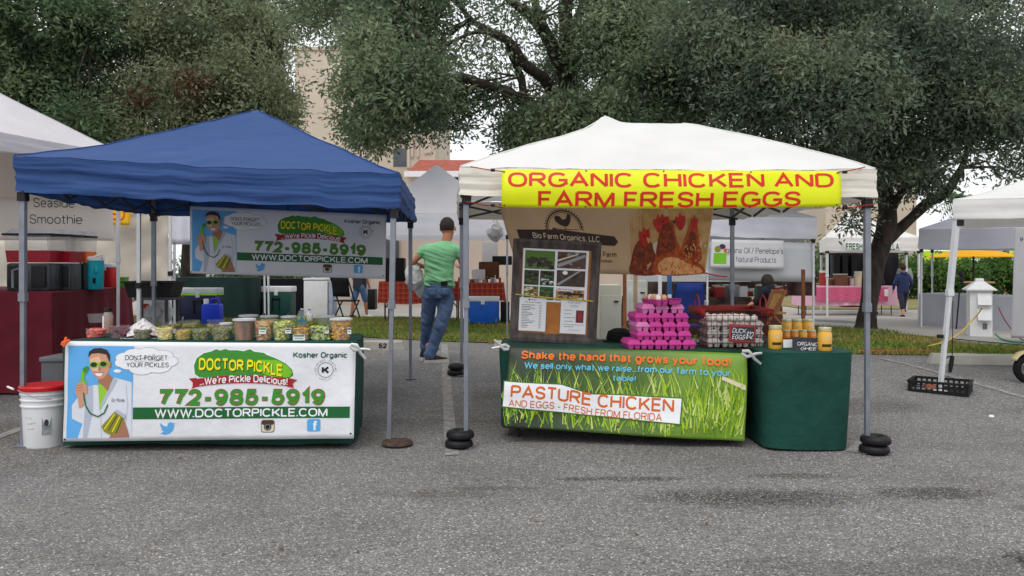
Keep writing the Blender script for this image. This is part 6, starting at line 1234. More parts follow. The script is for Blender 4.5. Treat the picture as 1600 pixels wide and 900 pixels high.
def clutter(x0, x1, Y, z, n, where, sc=1.0, cat=('bottle', 'box', 'jar'), depth=.3, cols=CL_):
    for i in range(n):
        px = x0 + (x1 - x0) * (i + .5) / n + rg.uniform(-1, 1); y = Y + rg.uniform(0, depth); cn, cm = cols[rg.randrange(len(cols))]; kind = cat[rg.randrange(len(cat))]; w = rg.uniform(.035, .06) * sc; h = rg.uniform(.08, .20) * sc; c = at(px, y, z)
        nm = {'bottle': 'goods_bottle', 'box': 'goods_box', 'jar': 'goods_jar'}[kind]
        r = thing(nm, 'small %s %s, %s from the left %s' % (cn, kind, NTH[i], where), kind, c, 'small goods ' + where)
        if kind == 'bottle':
            MB().lathe([(w * .5, 0), (w * .55, h * .6), (w * .2, h * .8), (w * .2, h * .93)], (0, 0, 0), 10).build('bottle_body', cm, r, local=True); MB().lathe([(w * .24, h * .93), (w * .24, h)], (0, 0, 0), 10).build('cap', WHITEP, r, local=True)
        elif kind == 'jar':
            MB().lathe([(w * .7, 0), (w * .75, h * .6), (w * .6, h * .7)], (0, 0, 0), 10).build('jar_body', cm, r, local=True); MB().lathe([(w * .66, h * .7), (w * .66, h * .82)], (0, 0, 0), 10).build('lid', CREAMM, r, local=True)
        else:
            MB().box((0, 0, h * .4), (w * 2.2, w * 1.6, h * .8), bev=.004).build('box_body', cm, r, local=True); MB().box((0, 0, h * .81), (w * 2.25, w * 1.65, h * .05)).build('lid', CREAMM, r, local=True, smooth=0)
clutter(1105, 1230, 15.3, .782, 22, on_taupe, 1.5); clutter(640, 660, 17.7, 1.042, 4, 'on the long plaid table by the speaker', 1.6); clutter(716, 722, 17.8, 1.042, 1, 'at the right end of the long plaid table'); clutter(728, 784, 17.1, 1.022, 9, 'on the small plaid table', .9); clutter(1280, 1345, 23.8, .802, 7, 'on the pink gingham table', 3.0, ('box', 'jar')); clutter(1365, 1382, 23.8, .802, 4, 'on the pink table end by the tree', 2.6, ('bottle',), cols=[('dark', BLACK)]); clutter(985, 1100, 13.6, .55, 10, 'in the dark corner behind the cartons', 2.2, ('box', 'jar'), cols=CL_[1:3] + CL_[5:])
cabinet(1003, 1100, 470, 520, 13.5, BROWNISH, 'low brown shelf under the goods behind the blue chair', 'low_shelf', door=False)
for i, x in enumerate((1303, 1316, 1330)): cabinet(x, x + 9, 398, 440, 25.8, BLACK, '%s black rack in the fresh cheese stall' % ('left', 'middle', 'right')[i], 'rack', d=.3)
cabinet(1368, 1374, 455, 465, 23.4, WHITEP, 'white price card on the gingham table end', 'price_card', d=.01, door=False, cat='card'); cabinet(1382, 1388, 452, 463, 23.4, WHITEP, 'second white card beside the walking woman', 'price_card', d=.01, door=False, cat='card')
cabinet(1318, 1350, 472, 480, 24.2, mat('red_tub', (150, 30, 40), .6), 'red tub under the pink table', 'low_tub', door=False, cat='tub')
# wooden folding chair with a seated person in dark clothes
wc = thing('wooden_chair', 'folding wooden chair with rattan back turned away', 'chair', GP(1205, 11.6)); RAT = mat('rattan', (150, 116, 66), .8, .2, 50, .4, 80); z0 = gz(11.6); L0 = wc.location
def ch(px, py, dy=0): return W(px, py, 11.6 + dy)
for dy in (0, .45):
    MB().beam(ch(1208, 453, dy), ch(1196, 486, dy), .035).build('back_post', WOOD, wc, smooth=0); MB().beam(ch(1228, 455, dy), ch(1198, 508, dy), .035).build('leg', WOOD, wc, smooth=0); MB().beam(ch(1203, 487, dy), ch(1224, 509, dy), .035).build('leg', WOOD, wc, smooth=0)
MB().quad(ch(1206, 455, 0), ch(1227, 456, .0), ch(1217, 487, .05), ch(1197, 485, .0)).build('backrest', RAT, wc, smooth=0, solid=.02); MB().box(ch(1205, 488, .25), (.30, .45, .03)).build('seat', RAT, wc, smooth=0)
MB().beam(ch(1205, 454, 0), ch(1229, 455, 0), .04).build('top_rail', WOOD, wc, smooth=0)
# ---------------------------------------------------------------- buildings
STUC = mat('beige_stucco', (196, 182, 164), .9, .05, .6, .2, 30); STUC2 = mat('pinkish_stucco', (190, 174, 160), .9, .05, .6, .2, 30); WIN = mat('window_glass', (60, 66, 72), .1, .1, 1, spec=.8); TILE = mat('red_roof_tile', (150, 74, 58), .8, .2, 3, .5, 6)
def wall_box(x0, x1, ytop, Y, d, m, r, name='wall', zb=-.3):
    a, b = W(x0, ytop, Y), W(x1, ytop, Y); return MB().box(((a.x + b.x) / 2, Y + d / 2, (a.z + zb) / 2), (b.x - a.x, d, a.z - zb)).build(name, m, r, smooth=0)
b1 = thing('tower_building', 'tall beige stucco building behind the trees left of centre', 'building', GP(570, 50))
wall_box(461, 680, 76, 50, 12, STUC, b1); wall_box(532, 600, 62, 53, 6, STUC, b1, 'parapet'); wall_box(459, 682, 73, 49.9, .1, STUC2, b1, 'roof_edge', zb=W(0, 78, 49.9).z)
wall_box(636, 680, 196, 48, 2, STUC2, b1, 'stair_tower')
for x0, y0, x1, y1 in ((642, 206, 646, 246), (651, 206, 655, 246), (663, 212, 674, 240), (610, 230, 640, 262)):
    a, b = W(x0, y1, 47.9), W(x1, y0, 47.9); w = MB().box(((a.x + b.x) / 2, 47.95, (a.z + b.z) / 2), (b.x - a.x, .08, b.z - a.z)).build('window_frame', STUC, b1, smooth=0)
    MB().box(((a.x + b.x) / 2, 47.9, (a.z + b.z) / 2), ((b.x - a.x) * .7, .04, (b.z - a.z) * .9)).build('pane', WIN if x0 == 610 else STUC2, w).location
b2 = thing('red_roof_house', 'low building with red tiled roof behind the middle white tent', 'building', GP(690, 36)); wall_box(636, 760, 272, 36, 8, mat('cream_wall', (214, 206, 192), .9), b2)
a, b = W(632, 272, 35.4), W(762, 272, 35.4); t1, t2 = W(655, 250, 40), W(745, 250, 40); MB().add([a, b, t2, t1, a + Vector((0, 9, 0)), b + Vector((0, 9, 0))], [(0, 1, 2, 3), (4, 3, 2, 5), (0, 3, 4), (1, 5, 2)]).build('roof', TILE, b2, smooth=0)
MB().beam(a, b, .25).build('fascia', WHITEP, b2, smooth=0)
a, b = W(700, 300, 35.98), W(722, 276, 35.98); MB().box(((a.x + b.x) / 2, 35.97, (a.z + b.z) / 2), (b.x - a.x, .06, b.z - a.z)).build('window', WIN, b2, smooth=0)
b3 = thing('beige_building', 'low pinkish beige building wall behind the plaid tables', 'building', GP(690, 30)); wall_box(520, 985, 345, 30, 6, STUC2, b3)
for x0, x1, y0, y1 in ((560, 576, 398, 452), (852, 900, 360, 440)):
    a, b = W(x0, y1, 29.97), W(x1, y0, 29.97); MB().box(((a.x + b.x) / 2, 29.97, (a.z + b.z) / 2), (b.x - a.x, .08, b.z - a.z)).build('door', mat('grey_door', (150, 140, 130), .6), b3, smooth=0)
for i, (x, w) in enumerate(((616, 5), (600, 4), (588, 3))): a = at(x, 29.9, 2.0); MB().box(a, (.35, .05, .9)).build('window', WIN, b3, smooth=0)
b4 = thing('beige_building', 'large plain beige building behind the right oak tree', 'building', GP(1350, 50)); wall_box(1290, 1432, 275, 50, 14, STUC, b4); a, b = W(1290, 372, 49.9), W(1431, 372, 49.9); MB().beam(a, b, .18).build('ledge', STUC2, b4, smooth=0); wall_box(1288, 1434, 271, 49.8, .3, STUC2, b4, 'roof_edge', zb=W(0, 276, 49.8).z)
b5 = thing('lime_building', 'lime green building wall seen through the hedge at the right', 'building', GP(1560, 58)); wall_box(1440, 1700, 392, 58, 5, mat('lime_paint', (190, 226, 40), .8), b5)
for x0, x1, y0, y1 in ((1505, 1530, 404, 420), (1552, 1586, 396, 425)):
    a, b = W(x0, y1, 57.95), W(x1, y0, 57.95); f_ = MB().box(((a.x + b.x) / 2, 57.93, (a.z + b.z) / 2), (b.x - a.x, .1, b.z - a.z)).build('window_frame', WHITEP, b5, smooth=0); MB().box(((a.x + b.x) / 2, 57.85, (a.z + b.z) / 2), ((b.x - a.x) * .6, .06, (b.z - a.z) * .55)).build('pane', WIN, f_, smooth=0)
# orange umbrella
um = thing('orange_umbrella', 'orange yellow parasol under the grey tent at the right', 'parasol', GP(1521, 21)); ORA = mat('orange_fabric', (240, 176, 20), .8, .05, 3, trans=.3)
top = W(1521, 392, 21); rim = []
for i in range(8): a = 2 * math.pi * i / 8 + .2; rim.append(Vector((top.x + 1.15 * math.cos(a), 21 + 1.15 * math.sin(a), top.z - .16)))
for i in range(8): MB().add([top + Vector((0, 0, .14)), rim[i], rim[(i + 1) % 8]], [(0, 1, 2)]).build('canopy_panel', ORA, um, smooth=0)
MB().beam(GP(1521, 21), top + Vector((0, 0, .12)), .04).build('pole', BLACK, um, smooth=0)
lp = thing('small_table', 'narrow wooden high table in front of the hedge', 'table', GP(1530, 20)); MB().box(W(1528, 441, 20), (.62, .4, .04)).build('table_top', mat('pale_wood', (180, 150, 110), .7), lp, smooth=0)
for dx in (-.25, .25): MB().beam(W(1528, 442, 20) + Vector((dx, 0, 0)), GP(1528, 20) + Vector((dx, 0, 0)), .04).build('leg', WOOD, lp, smooth=0)
sp_ = thing('fan_stand', 'black round fan head on a thin stand before the hedge', 'fan', GP(1502, 15)); MB().beam(GP(1494, 15), W(1500, 445, 15), .02).build('stand', BLACK, sp_, smooth=0)
MB().ball(W(1502, 428, 15), .055, 12, 8, (1, .6, 1)).ball(W(1503, 438, 15), .05, 10, 8, (.9, .6, 1)).build('fan_head', BLACK, sp_)
# ---------------------------------------------------------------- people
SKIN = mat('tanned_skin', (176, 116, 88), .55, .08, 12); SKIN2 = mat('pale_skin', (196, 142, 116), .55, .08, 12); HAIRD = mat('short_dark_hair', (50, 42, 38), .9, .25, 60, .6, 200); TEE = mat('mint_green_tee', (120, 180, 132), .85, .08, 5, .5, 9, stretch=(1, 1, 1), bdist=.02); DENIM = mat('blue_denim', (92, 114, 146), .85, .16, 7, .5, 14, rgb2=(62, 82, 114), bdist=.015)
def limb(mb, pts, n=14):
    """pts: (Vector, radius or (ra, rb))"""
    P = []; Rr = []
    for i in range(len(pts) - 1):
        a, ra = pts[i]; b, rb = pts[i + 1]; ra = ra if hasattr(ra, '__len__') else (ra, ra); rb = rb if hasattr(rb, '__len__') else (rb, rb)
        for t in (0, .33, .66): P.append(a.lerp(b, t)); Rr.append((ra[0] + (rb[0] - ra[0]) * t, ra[1] + (rb[1] - ra[1]) * t))
    P.append(pts[-1][0]); q = pts[-1][1]; Rr.append(q if hasattr(q, '__len__') else (q, q))
    mb.tube(P, Rr, n)
    for p, r_ in pts: r_ = r_ if hasattr(r_, '__len__') else (r_, r_); mb.ball(p, min(r_) * .98, 12, 8)
    return mb
def torso(mb, secs, n=24):
    """secs: (centre, half width x, half depth y) bottom to top, level sections"""
    o = len(mb.v)
    for c, rx, ry in secs:
        for k in range(n):
            a = 2 * math.pi * k / n; ca, sa = math.cos(a), math.sin(a); mb.v.append((c.x + rx * math.copysign(abs(ca) ** .85, ca), c.y + ry * math.copysign(abs(sa) ** .85, sa), c.z))
    m = len(secs)
    for i in range(m - 1):
        for k in range(n): k2 = (k + 1) % n; mb.f.append((o + i * n + k, o + i * n + k2, o + (i + 1) * n + k2, o + (i + 1) * n + k))
    mb.f.append(tuple(o + k for k in range(n))[::-1]); mb.f.append(tuple(o + (m - 1) * n + k for k in range(n)))
    return mb
def hand(mb, w, d, s=1.0, curl=.5, side=1, up=Vector((0, -1, 0))):
    """palm and five fingers from wrist w along direction d"""
    d = d.normalized(); x = d.cross(up).normalized(); n = x.cross(d).normalized(); L_ = .095 * s
    mb.tube([w, w + d * L_ * .5, w + d * L_], [(.026 * s, .014 * s), (.042 * s, .014 * s), (.040 * s, .012 * s)], 12)
    for k, (o_, l_) in enumerate(((-.030, .068), (-.010, .078), (.010, .074), (.028, .058))):
        p = w + d * L_ * .95 + x * o_ * s; P = [p]; dd = d.copy(); 
        for j in range(3): dd = (dd + n * curl * (.5 + .25 * j)).normalized(); p = p + dd * l_ * s * (.42, .33, .25)[j]; P.append(p)
        mb.tube(P, [.0095 * s, .009 * s, .008 * s, .0065 * s], 8)
    p = w + d * L_ * .3 - x * side * .034 * s; P = [p, p + (d * .6 - x * side * .7) * .035 * s, p + (d - x * side * .5 + n * .4) * .058 * s]; mb.tube(P, [.012 * s, .011 * s, .008 * s], 8)
    return mb
def man():
    Y = 10.0; J = lambda px, py, dy=0.0: W(px, py, Y + dy); r = thing('person', 'man in mint green tee and blue jeans seen from behind holding white bags', 'person', GP(672, Y))
    # skin: head, neck, arms and hands in one surface
    mb = MB(); hc = J(699, 355, .03)
    mb.ball(hc, .098, 20, 14, (.90, 1.06, 1.18)); mb.ball(J(701.5, 363, .055), .066, 16, 12, (.95, .98, 1.05)); mb.ball(J(703, 371, .085), .038, 12, 8)
    mb.ball(J(711.8, 358, .02), .023, 10, 8, (.45, .8, 1.5)); mb.ball(J(687.6, 358, .03), .020, 10, 8, (.4, .8, 1.5)); mb.ball(J(705, 361, .13), .018, 8, 6, (.6, 1.1, 1.1))
    limb(mb, [(J(699, 366, .0), .058), (J(697, 381, -.01), .062), (J(695, 388, -.01), .075)])
    mb.ball(J(690, 392, 0), .10, 14, 8, (1.4, .7, .6))
    limb(mb, [(J(659, 394, 0), .050), (J(652, 402, -.01), .046), (J(645, 410, -.02), (.042, .038)), (J(650, 414, .06), .040), (J(660, 416, .16), .032), (J(665, 417, .24), .026)])
    hand(mb, J(665, 417, .24), Vector((.5, .5, -.5)), 1.0, .7, 1, Vector((0, 0, 1)))
    limb(mb, [(J(716, 392, 0), .050), (J(720, 402, .0), .047), (J(722, 412, .02), (.043, .040)), (J(724, 415, .10), .037), (J(722, 417, .20), .031), (J(719, 418, .28), .026)])
    hand(mb, J(719, 418, .28), Vector((-.3, .8, .1)), 1.0, .4, -1, Vector((0, 0, 1)))
    limb(mb, [(J(670, 540, 0), .042), (J(670, 556, 0), .040)]); limb(mb, [(J(662, 535, .28), .042), (J(662, 548, .28), .040)])
    blend(mb, 'body', SKIN, r, .0085, 8)
    # hair cap
    mb = MB().ball(hc + Vector((-.003, -.010, .016)), .1025, 40, 30, (.91, 1.05, 1.11)); o = mb.build('hair', HAIRD, r, smooth=180)
    for v in o.data.vertices:
        p = v.co + wloc(r) - hc
        if p.z < -.045 and p.y < .02: v.co += Vector((-p.x * .14, .022, .0))
        if p.y > .03 and p.z < .04: v.co.y -= .075; v.co.x -= p.x * .25
        v.co += noise.noise_vector(v.co * 40) * .003 + noise.noise_vector(v.co * 110) * .004
    # T-shirt
    mb = MB()
    secs = [(J(686, 447, .0), .192, .135), (J(686, 440, .0), .190, .132), (J(686, 430, .0), .182, .125), (J(686, 420, 0), .184, .124), (J(687, 408, 0), .196, .128), (J(688, 397, 0), .222, .134), (J(688, 389, 0), .236, .124), (J(690, 384, 0), .205, .105), (J(694, 379.5, 0), .115, .085), (J(696, 376.5, 0), .064, .066)]
    torso(mb, [(c + Vector((0, 0, 0)), a, b) for c, a, b in secs])
    limb(mb, [(J(670, 388, 0), .068), (J(662, 391, 0), (.072, .068)), (J(656, 398.5, -.005), (.060, .056))]); limb(mb, [(J(708, 388, 0), .068), (J(715, 392, 0), (.070, .066)), (J(719.5, 401, 0), (.060, .055))])
    # hem dips to the right
    mb.quad(*[J(686, 440, 0)] * 4) if False else None
    mb.ball(J(703, 445, .02), .085, 12, 8, (.8, 1.1, .8))
    o = blend(mb, 't_shirt', TEE, r, .010, 5)
    for v in o.data.vertices:
        p = v.co + wloc(r); q = p.copy()
        lo = ss(J(0, 400).z, J(0, 440).z, p.z) if False else max(0, min(1, (J(0, 415).z - p.z) / .25))
        v.co.y += -(.030 * lo + .012) * noise.noise(Vector((p.x * 5, 3, p.z * 26 + p.x * 9))) * (1 if p.y < Y else -1); v.co.x += .010 * noise.noise(Vector((p.z * 20, p.y * 6, 1)))
        u = (p.z - J(0, 430).z) 
        v.co.y += -.010 * math.exp(-((p.x - J(688, 0).x) / .05) ** 2) * (-1 if p.y < Y else 0) * (1 if p.z > J(0, 425).z else 0)
    # jeans
    mb = MB(); torso(mb, [(J(684, 466, 0), .178, .130), (J(685, 455, 0), .182, .138), (J(685, 446, 0), .176, .130), (J(686, 437, 0), .166, .118)])
    limb(mb, [(J(672, 462, .02), (.105, .115)), (J(669, 490, .08), (.088, .092)), (J(667, 510, .14), (.078, .080)), (J(665, 530, .22), (.068, .072)), (J(664, 546, .28), (.064, .072))], 18)
    limb(mb, [(J(696, 462, 0), (.105, .118)), (J(695, 485, -.01), (.092, .098)), (J(689, 508, -.01), (.080, .084)), (J(680, 532, 0), (.070, .074)), (J(672, 552, 0), (.066, .074)), (J(670, 558, 0), (.064, .078))], 18)
    o = blend(mb, 'jeans', DENIM, r, .010, 5)
    for v in o.data.vertices:
        p = v.co + wloc(r); n = noise.noise(Vector((p.x * 7 + 4, p.y * 7, p.z * 17 + p.x * 12))); k_ = .008 + .014 * math.exp(-((p.z - J(0, 505).z) / .10) ** 2) + .018 * math.exp(-((p.z - J(0, 550).z) / .07) ** 2)
        v.co.y += n * k_; v.co.x += n * k_ * .8
    MB().tube([J(666 + 0, 438.5, -.10), J(676, 439.5, -.128), J(686, 440, -.134), J(697, 439.5, -.125), J(706, 438.5, -.09)], [(.012, .004)] * 5, 6).build('belt', BLACK, r)
    MB().box(J(694, 443, -.145), (.085, .012, .05), rz=.18).build('wallet_patch', BLACKM, r)
    MB().grid(lambda u, v: J(689 + 14 * u, 450 + 11 * v + (3 * (1 - abs(2 * u - 1)) if v == 1 else 0), -.150 + .02 * u), 4, 3).build('pocket', DENIM, r, solid=.006); MB().grid(lambda u, v: J(668 + 13 * u, 450 + 11 * v + (3 * (1 - abs(2 * u - 1)) if v == 1 else 0), -.140 - .012 * u), 4, 3).build('pocket', DENIM, r, solid=.006)
    # shoes
    SH = mat('grey_black_trainer', (56, 56, 62), .8, .3, 30, rgb2=(30, 30, 34)); SO = mat('pale_sole', (196, 190, 182), .8)
    for (px, py, dy, yaw) in ((674, 563, .0, -1.05), (662, 552, .28, -.1)):
        c = J(px, py, dy); c.z = gz(Y + dy) + .0; sh = MB(); M = Matrix.Rotation(yaw, 3, 'Z')
        def q(x, y, z): return c + M @ Vector((x, y, z))
        sh.tube([q(0, -.06, .075), q(0, -.03, .072), q(0, .05, .06), q(0, .13, .045), q(0, .20, .038), q(0, .225, .035)], [(.036, .045), (.046, .055), (.046, .045), (.046, .032), (.036, .025), (.015, .014)], 14)
        sh.ball(q(0, -.01, .10), .05, 12, 8, (.9, 1, .8)); s_ = blend(sh, 'shoe', SH, r, .008, 4); MB().grid(lambda u, v: q(.058 * math.cos(2 * math.pi * u) * (1 + .04 * v), .075 + .172 * math.sin(2 * math.pi * u), .003 + .045 * v), 28, 2, True).add([q(.058 * math.cos(2 * math.pi * i / 28), .075 + .17 * math.sin(2 * math.pi * i / 28), .040) for i in range(28)], [tuple(range(28))]).build('sole', SO, s_)
    return r
man()
for (px, py, w, h, sd, lab) in ((646, 435, .22, .38, 2, 'large white plastic carrier bag hanging from the hand of the man in green'), (656, 447, .17, .34, 5, 'smaller white carrier bag behind the large one held by the man in green')): bag(px, py, 10.02 + (.1 if sd == 5 else 0), w, h, lab, sd)
bag(774, 364, 9.3, .17, .26, 'white bag with black cow spots hung on the rear of the white tent', 9, mat('cow_spot_bag', (214, 216, 218), .6, .1, 14, rgb2=(40, 40, 44), lo=.62, hi=.66))
def walker(px, py, Y, H, label, top, bottom, hair, skin, shorts=False, hood=None, bald=False, yaw=0, step=.12, sleeve=True, armout=0):
    """simple far pedestrian, one skin, clothing as children"""
    g = GP(px, Y); r = thing('person', label, 'person', g); k = H / 1.75
    def q(x, y, z): return Matrix.Rotation(yaw, 3, 'Z') @ Vector((x, y, z)) * k
    B = MB(); B.ball(q(0, 0, 1.63), .095 * k, 14, 10, (.85, 1, 1.22)); limb(B, [(q(0, 0, 1.45), .055 * k), (q(0, 0, 1.55), .05 * k)]); B.ball(q(0, .09, 1.61), .02 * k, 8, 6)
    torso(B, [(q(0, 0, .9), .13 * k, .09 * k), (q(0, 0, 1.4), .15 * k, .08 * k)])
    for s in (-1, 1):
        B.ball(q(s * .082, 0, 1.63), .02 * k, 8, 6, (.5, 1, 1.4))
        limb(B, [(q(s * .19, 0, 1.38), .045 * k), (q(s * (.25 + armout), .0, 1.10), .038 * k), (q(s * (.24 + armout * .5), .12, .90), .028 * k)]); hand(B, q(s * (.24 + armout * .5), .12, .90), q(0, .3, -.8), k, .4, s, Vector((s, 0, 0)))
        limb(B, [(q(s * .09, 0, .9), .085 * k), (q(s * .10, s * step, .50), .058 * k), (q(s * .10, s * step * 1.6 - .02, .10), .040 * k)])
        B.tube([q(s * .10, s * step * 1.6 - .06, .05), q(s * .10, s * step * 1.6 + .06, .045), q(s * .10, s * step * 1.6 + .16, .03)], [.04 * k, .042 * k, .025 * k], 10)
    blendloc(B, 'body', skin, r)
    C_ = MB(); torso(C_, [(q(0, 0, .82), .195 * k, .14 * k), (q(0, 0, 1.0), .185 * k, .135 * k), (q(0, 0, 1.2), .19 * k, .13 * k), (q(0, 0, 1.36), .205 * k, .115 * k), (q(0, 0, 1.44), .13 * k, .085 * k), (q(0, 0, 1.48), .07 * k, .06 * k)])
    for s in (-1, 1):
        pts = [(q(s * .17, 0, 1.38), .068 * k), (q(s * (.24 + armout), 0, 1.12), .058 * k)]
        if sleeve: pts.append((q(s * (.24 + armout * .5), .11, .93), .042 * k))
        limb(C_, pts)
    if hood: limb(C_, [(q(-.07, -.07, 1.47), .05 * k), (q(0, -.09, 1.44), .055 * k), (q(.07, -.07, 1.47), .05 * k)])
    blendloc(C_, 'jacket' if sleeve else 't_shirt', top, r)
    T_ = MB(); torso(T_, [(q(0, 0, .80), .18 * k, .13 * k), (q(0, 0, .98), .16 * k, .12 * k)])
    for s in (-1, 1):
        pts = [(q(s * .09, 0, .85), .10 * k), (q(s * .10, s * step, .50), .082 * k)]
        if not shorts: pts.append((q(s * .10, s * step * 1.5, .16), .065 * k))
        elif shorts == 2: pts.append((q(s * .10, s * step * 1.3, .30), .07 * k))
        limb(T_, pts)
    blendloc(T_, 'shorts' if shorts else 'trousers', bottom, r)
    if not bald: MB().ball(q(0, -.012, 1.655), .106 * k, 16, 10, (.88, .98, 1.1)).build('hair', hair, r, local=True)
    else: MB().ball(q(0, -.02, 1.60), .098 * k, 14, 8, (.9, .9, .7)).build('hair', hair, r, local=True)
    for s in (-1, 1): MB().tube([q(s * .10, s * step * 1.6 - .07, .05), q(s * .10, s * step * 1.6 + .06, .045), q(s * .10, s * step * 1.6 + .17, .03)], [.046 * k, .048 * k, .028 * k], 10).build('shoe', BLACKM if s < 0 else WHITEP, r, local=True)
    return r
def blendloc(mb, name, m, r):
    o = mb.build(name, m, r, local=True, smooth=0); md = o.modifiers.new('fuse', 'REMESH'); md.mode = 'VOXEL'; md.voxel_size = .016; md = o.modifiers.new('soften', 'SMOOTH'); md.iterations = 3; applied(o)
    if not o.data.materials: o.data.materials.append(m)
    return o
walker(1411, 0, 22.9, 1.52, 'woman in navy hooded jacket walking away past the pink table', mat('navy_jacket', (40, 50, 88), .85, .1, 6), mat('navy_shorts', (44, 46, 66), .85), HAIRD, SKIN2, 2, True, armout=.05)
walker(1413, 0, 26.0, 1.72, 'balding man in grey top ahead of the woman in navy', mat('grey_jacket', (130, 134, 130), .85), mat('grey_trousers', (110, 116, 126), .85), mat('grey_hair', (110, 100, 90), .9), SKIN2, True, bald=True)
walker(1357, 0, 24.6, 1.62, 'seller in grey tee half hidden behind the right oak trunk', mat('grey_tee', (150, 152, 156), .85), BLACKM, HAIRD, SKIN2, False, sleeve=False, yaw=1.5)
walker(562, 0, 21.5, 1.72, 'passer by in blue shorts behind the rear pickle banner', mat('dark_tee', (60, 62, 70), .85), mat('blue_shorts', (80, 110, 150), .85), HAIRD, SKIN, True, sleeve=False, yaw=-.6)
def sitter():
    Y = 11.75; J = lambda px, py, dy=0.0: W(px, py, Y + dy); r = thing('person', 'person in dark clothes bent forward on the wooden folding chair', 'person', GP(1192, Y)); mb = MB()
    mb.ball(J(1199, 441, .25), .095, 14, 10, (.9, 1, 1.15)); limb(mb, [(J(1202, 452, .2), .05), (J(1200, 446, .22), .05)]); hand(mb, J(1172, 476, .1), Vector((-.5, .2, -.4)), 1, .5); limb(mb, [(J(1187, 462, .15), .04), (J(1178, 473, .12), .035), (J(1172, 476, .1), .028)]); blend(mb, 'body', SKIN, r, .012, 4)
    mb = MB(); limb(mb, [(J(1192, 484, .3), (.16, .15)), (J(1193, 470, .3), (.17, .14)), (J(1198, 456, .25), (.18, .12)), (J(1201, 450, .22), .10)]); limb(mb, [(J(1194, 455, .1), .07), (J(1186, 464, .12), .055), (J(1178, 473, .12), .045)]); blend(mb, 'jacket', mat('black_jacket', (26, 30, 42), .9), r, .014, 4)
    mb = MB(); limb(mb, [(J(1194, 486, .3), (.14, .12)), (J(1174, 487, .28), .075), (J(1172, 508, .28), .05)]); blend(mb, 'trousers', BLACKM, r, .014, 4)
    MB().ball(J(1199, 439.5, .24), .104, 14, 10, (.9, 1, 1.08)).build('hair', HAIRD, r); MB().ball(J(1170, 511, .28), .05, 10, 8, (1.6, .9, .7)).build('shoe', BLACKM, r)
sitter()
# ---------------------------------------------------------------- vegetation
def leaf_mat(name, a, b, isl=.35):
    return mat(name, a, .55, .2, .9, rgb2=b, trans=.42, island=isl, lo=.38, hi=.62, detail=5, spec=.3)
BARK = mat('oak_bark', (74, 64, 58), .95, .2, 9, 1.0, 18, stretch=(1, 1, .4), rgb2=(46, 40, 37), bdist=.03)
TWIG = mat('grey_twig', (104, 100, 88), .95, .2, 9)
def leaf_cloud(name, T, nper, spread, llen, m, parent, seed, droop=.15, wr=.36):
    rng = np.random.default_rng(seed); T = np.asarray(T); n = len(T) * nper
    c = np.repeat(T, nper, axis=0); d = rng.normal(0, 1, (n, 3)); d /= np.linalg.norm(d, axis=1)[:, None]
    pos = c + d * (rng.random(n) ** .6)[:, None] * spread * np.array([1.15, 1.15, .75])
    dr = d + rng.normal(0, .7, (n, 3)); dr[:, 2] -= droop; dr /= np.linalg.norm(dr, axis=1)[:, None]
    s = rng.normal(0, 1, (n, 3)); s = np.cross(dr, s); s /= np.linalg.norm(s, axis=1)[:, None]
    L_ = llen * rng.uniform(.6, 1.25, n)[:, None]; w = L_ * wr
    V = np.empty((n, 4, 3)); V[:, 0] = pos; V[:, 1] = pos + dr * L_ * .5 + s * w * .5; V[:, 2] = pos + dr * L_; V[:, 3] = pos + dr * L_ * .5 - s * w * .5
    if parent is not None: l = wloc(parent); V -= np.array([l.x, l.y, l.z])
    o = tri_mesh(name, V.reshape(-1, 3), 4, m); o.parent = parent; return o
def crown_pts(blobs, seed, thr=-.08, fr=.7):
    """blobs (px,py,rx,ry,Y,half depth,count) -> tuft centres"""
    rg_ = random.Random(seed); out = []
    for px, py, rx, ry, Y, hd, n in blobs:
        k = 0; tries = 0
        while k < n and tries < n * 6:
            tries += 1; a = rg_.gauss(0, .56); b = rg_.gauss(0, .56); c = rg_.gauss(0, .5)
            if a * a + b * b + c * c > 1.9: continue
            p = W(px + a * rx, py + b * ry, Y); p.y += c * hd; 
            if noise.noise(Vector((p.x * fr + seed, p.y * fr, p.z * fr))) + .35 * noise.noise(p * 2.4) < thr: continue
            out.append(tuple(p)); k += 1
    return out
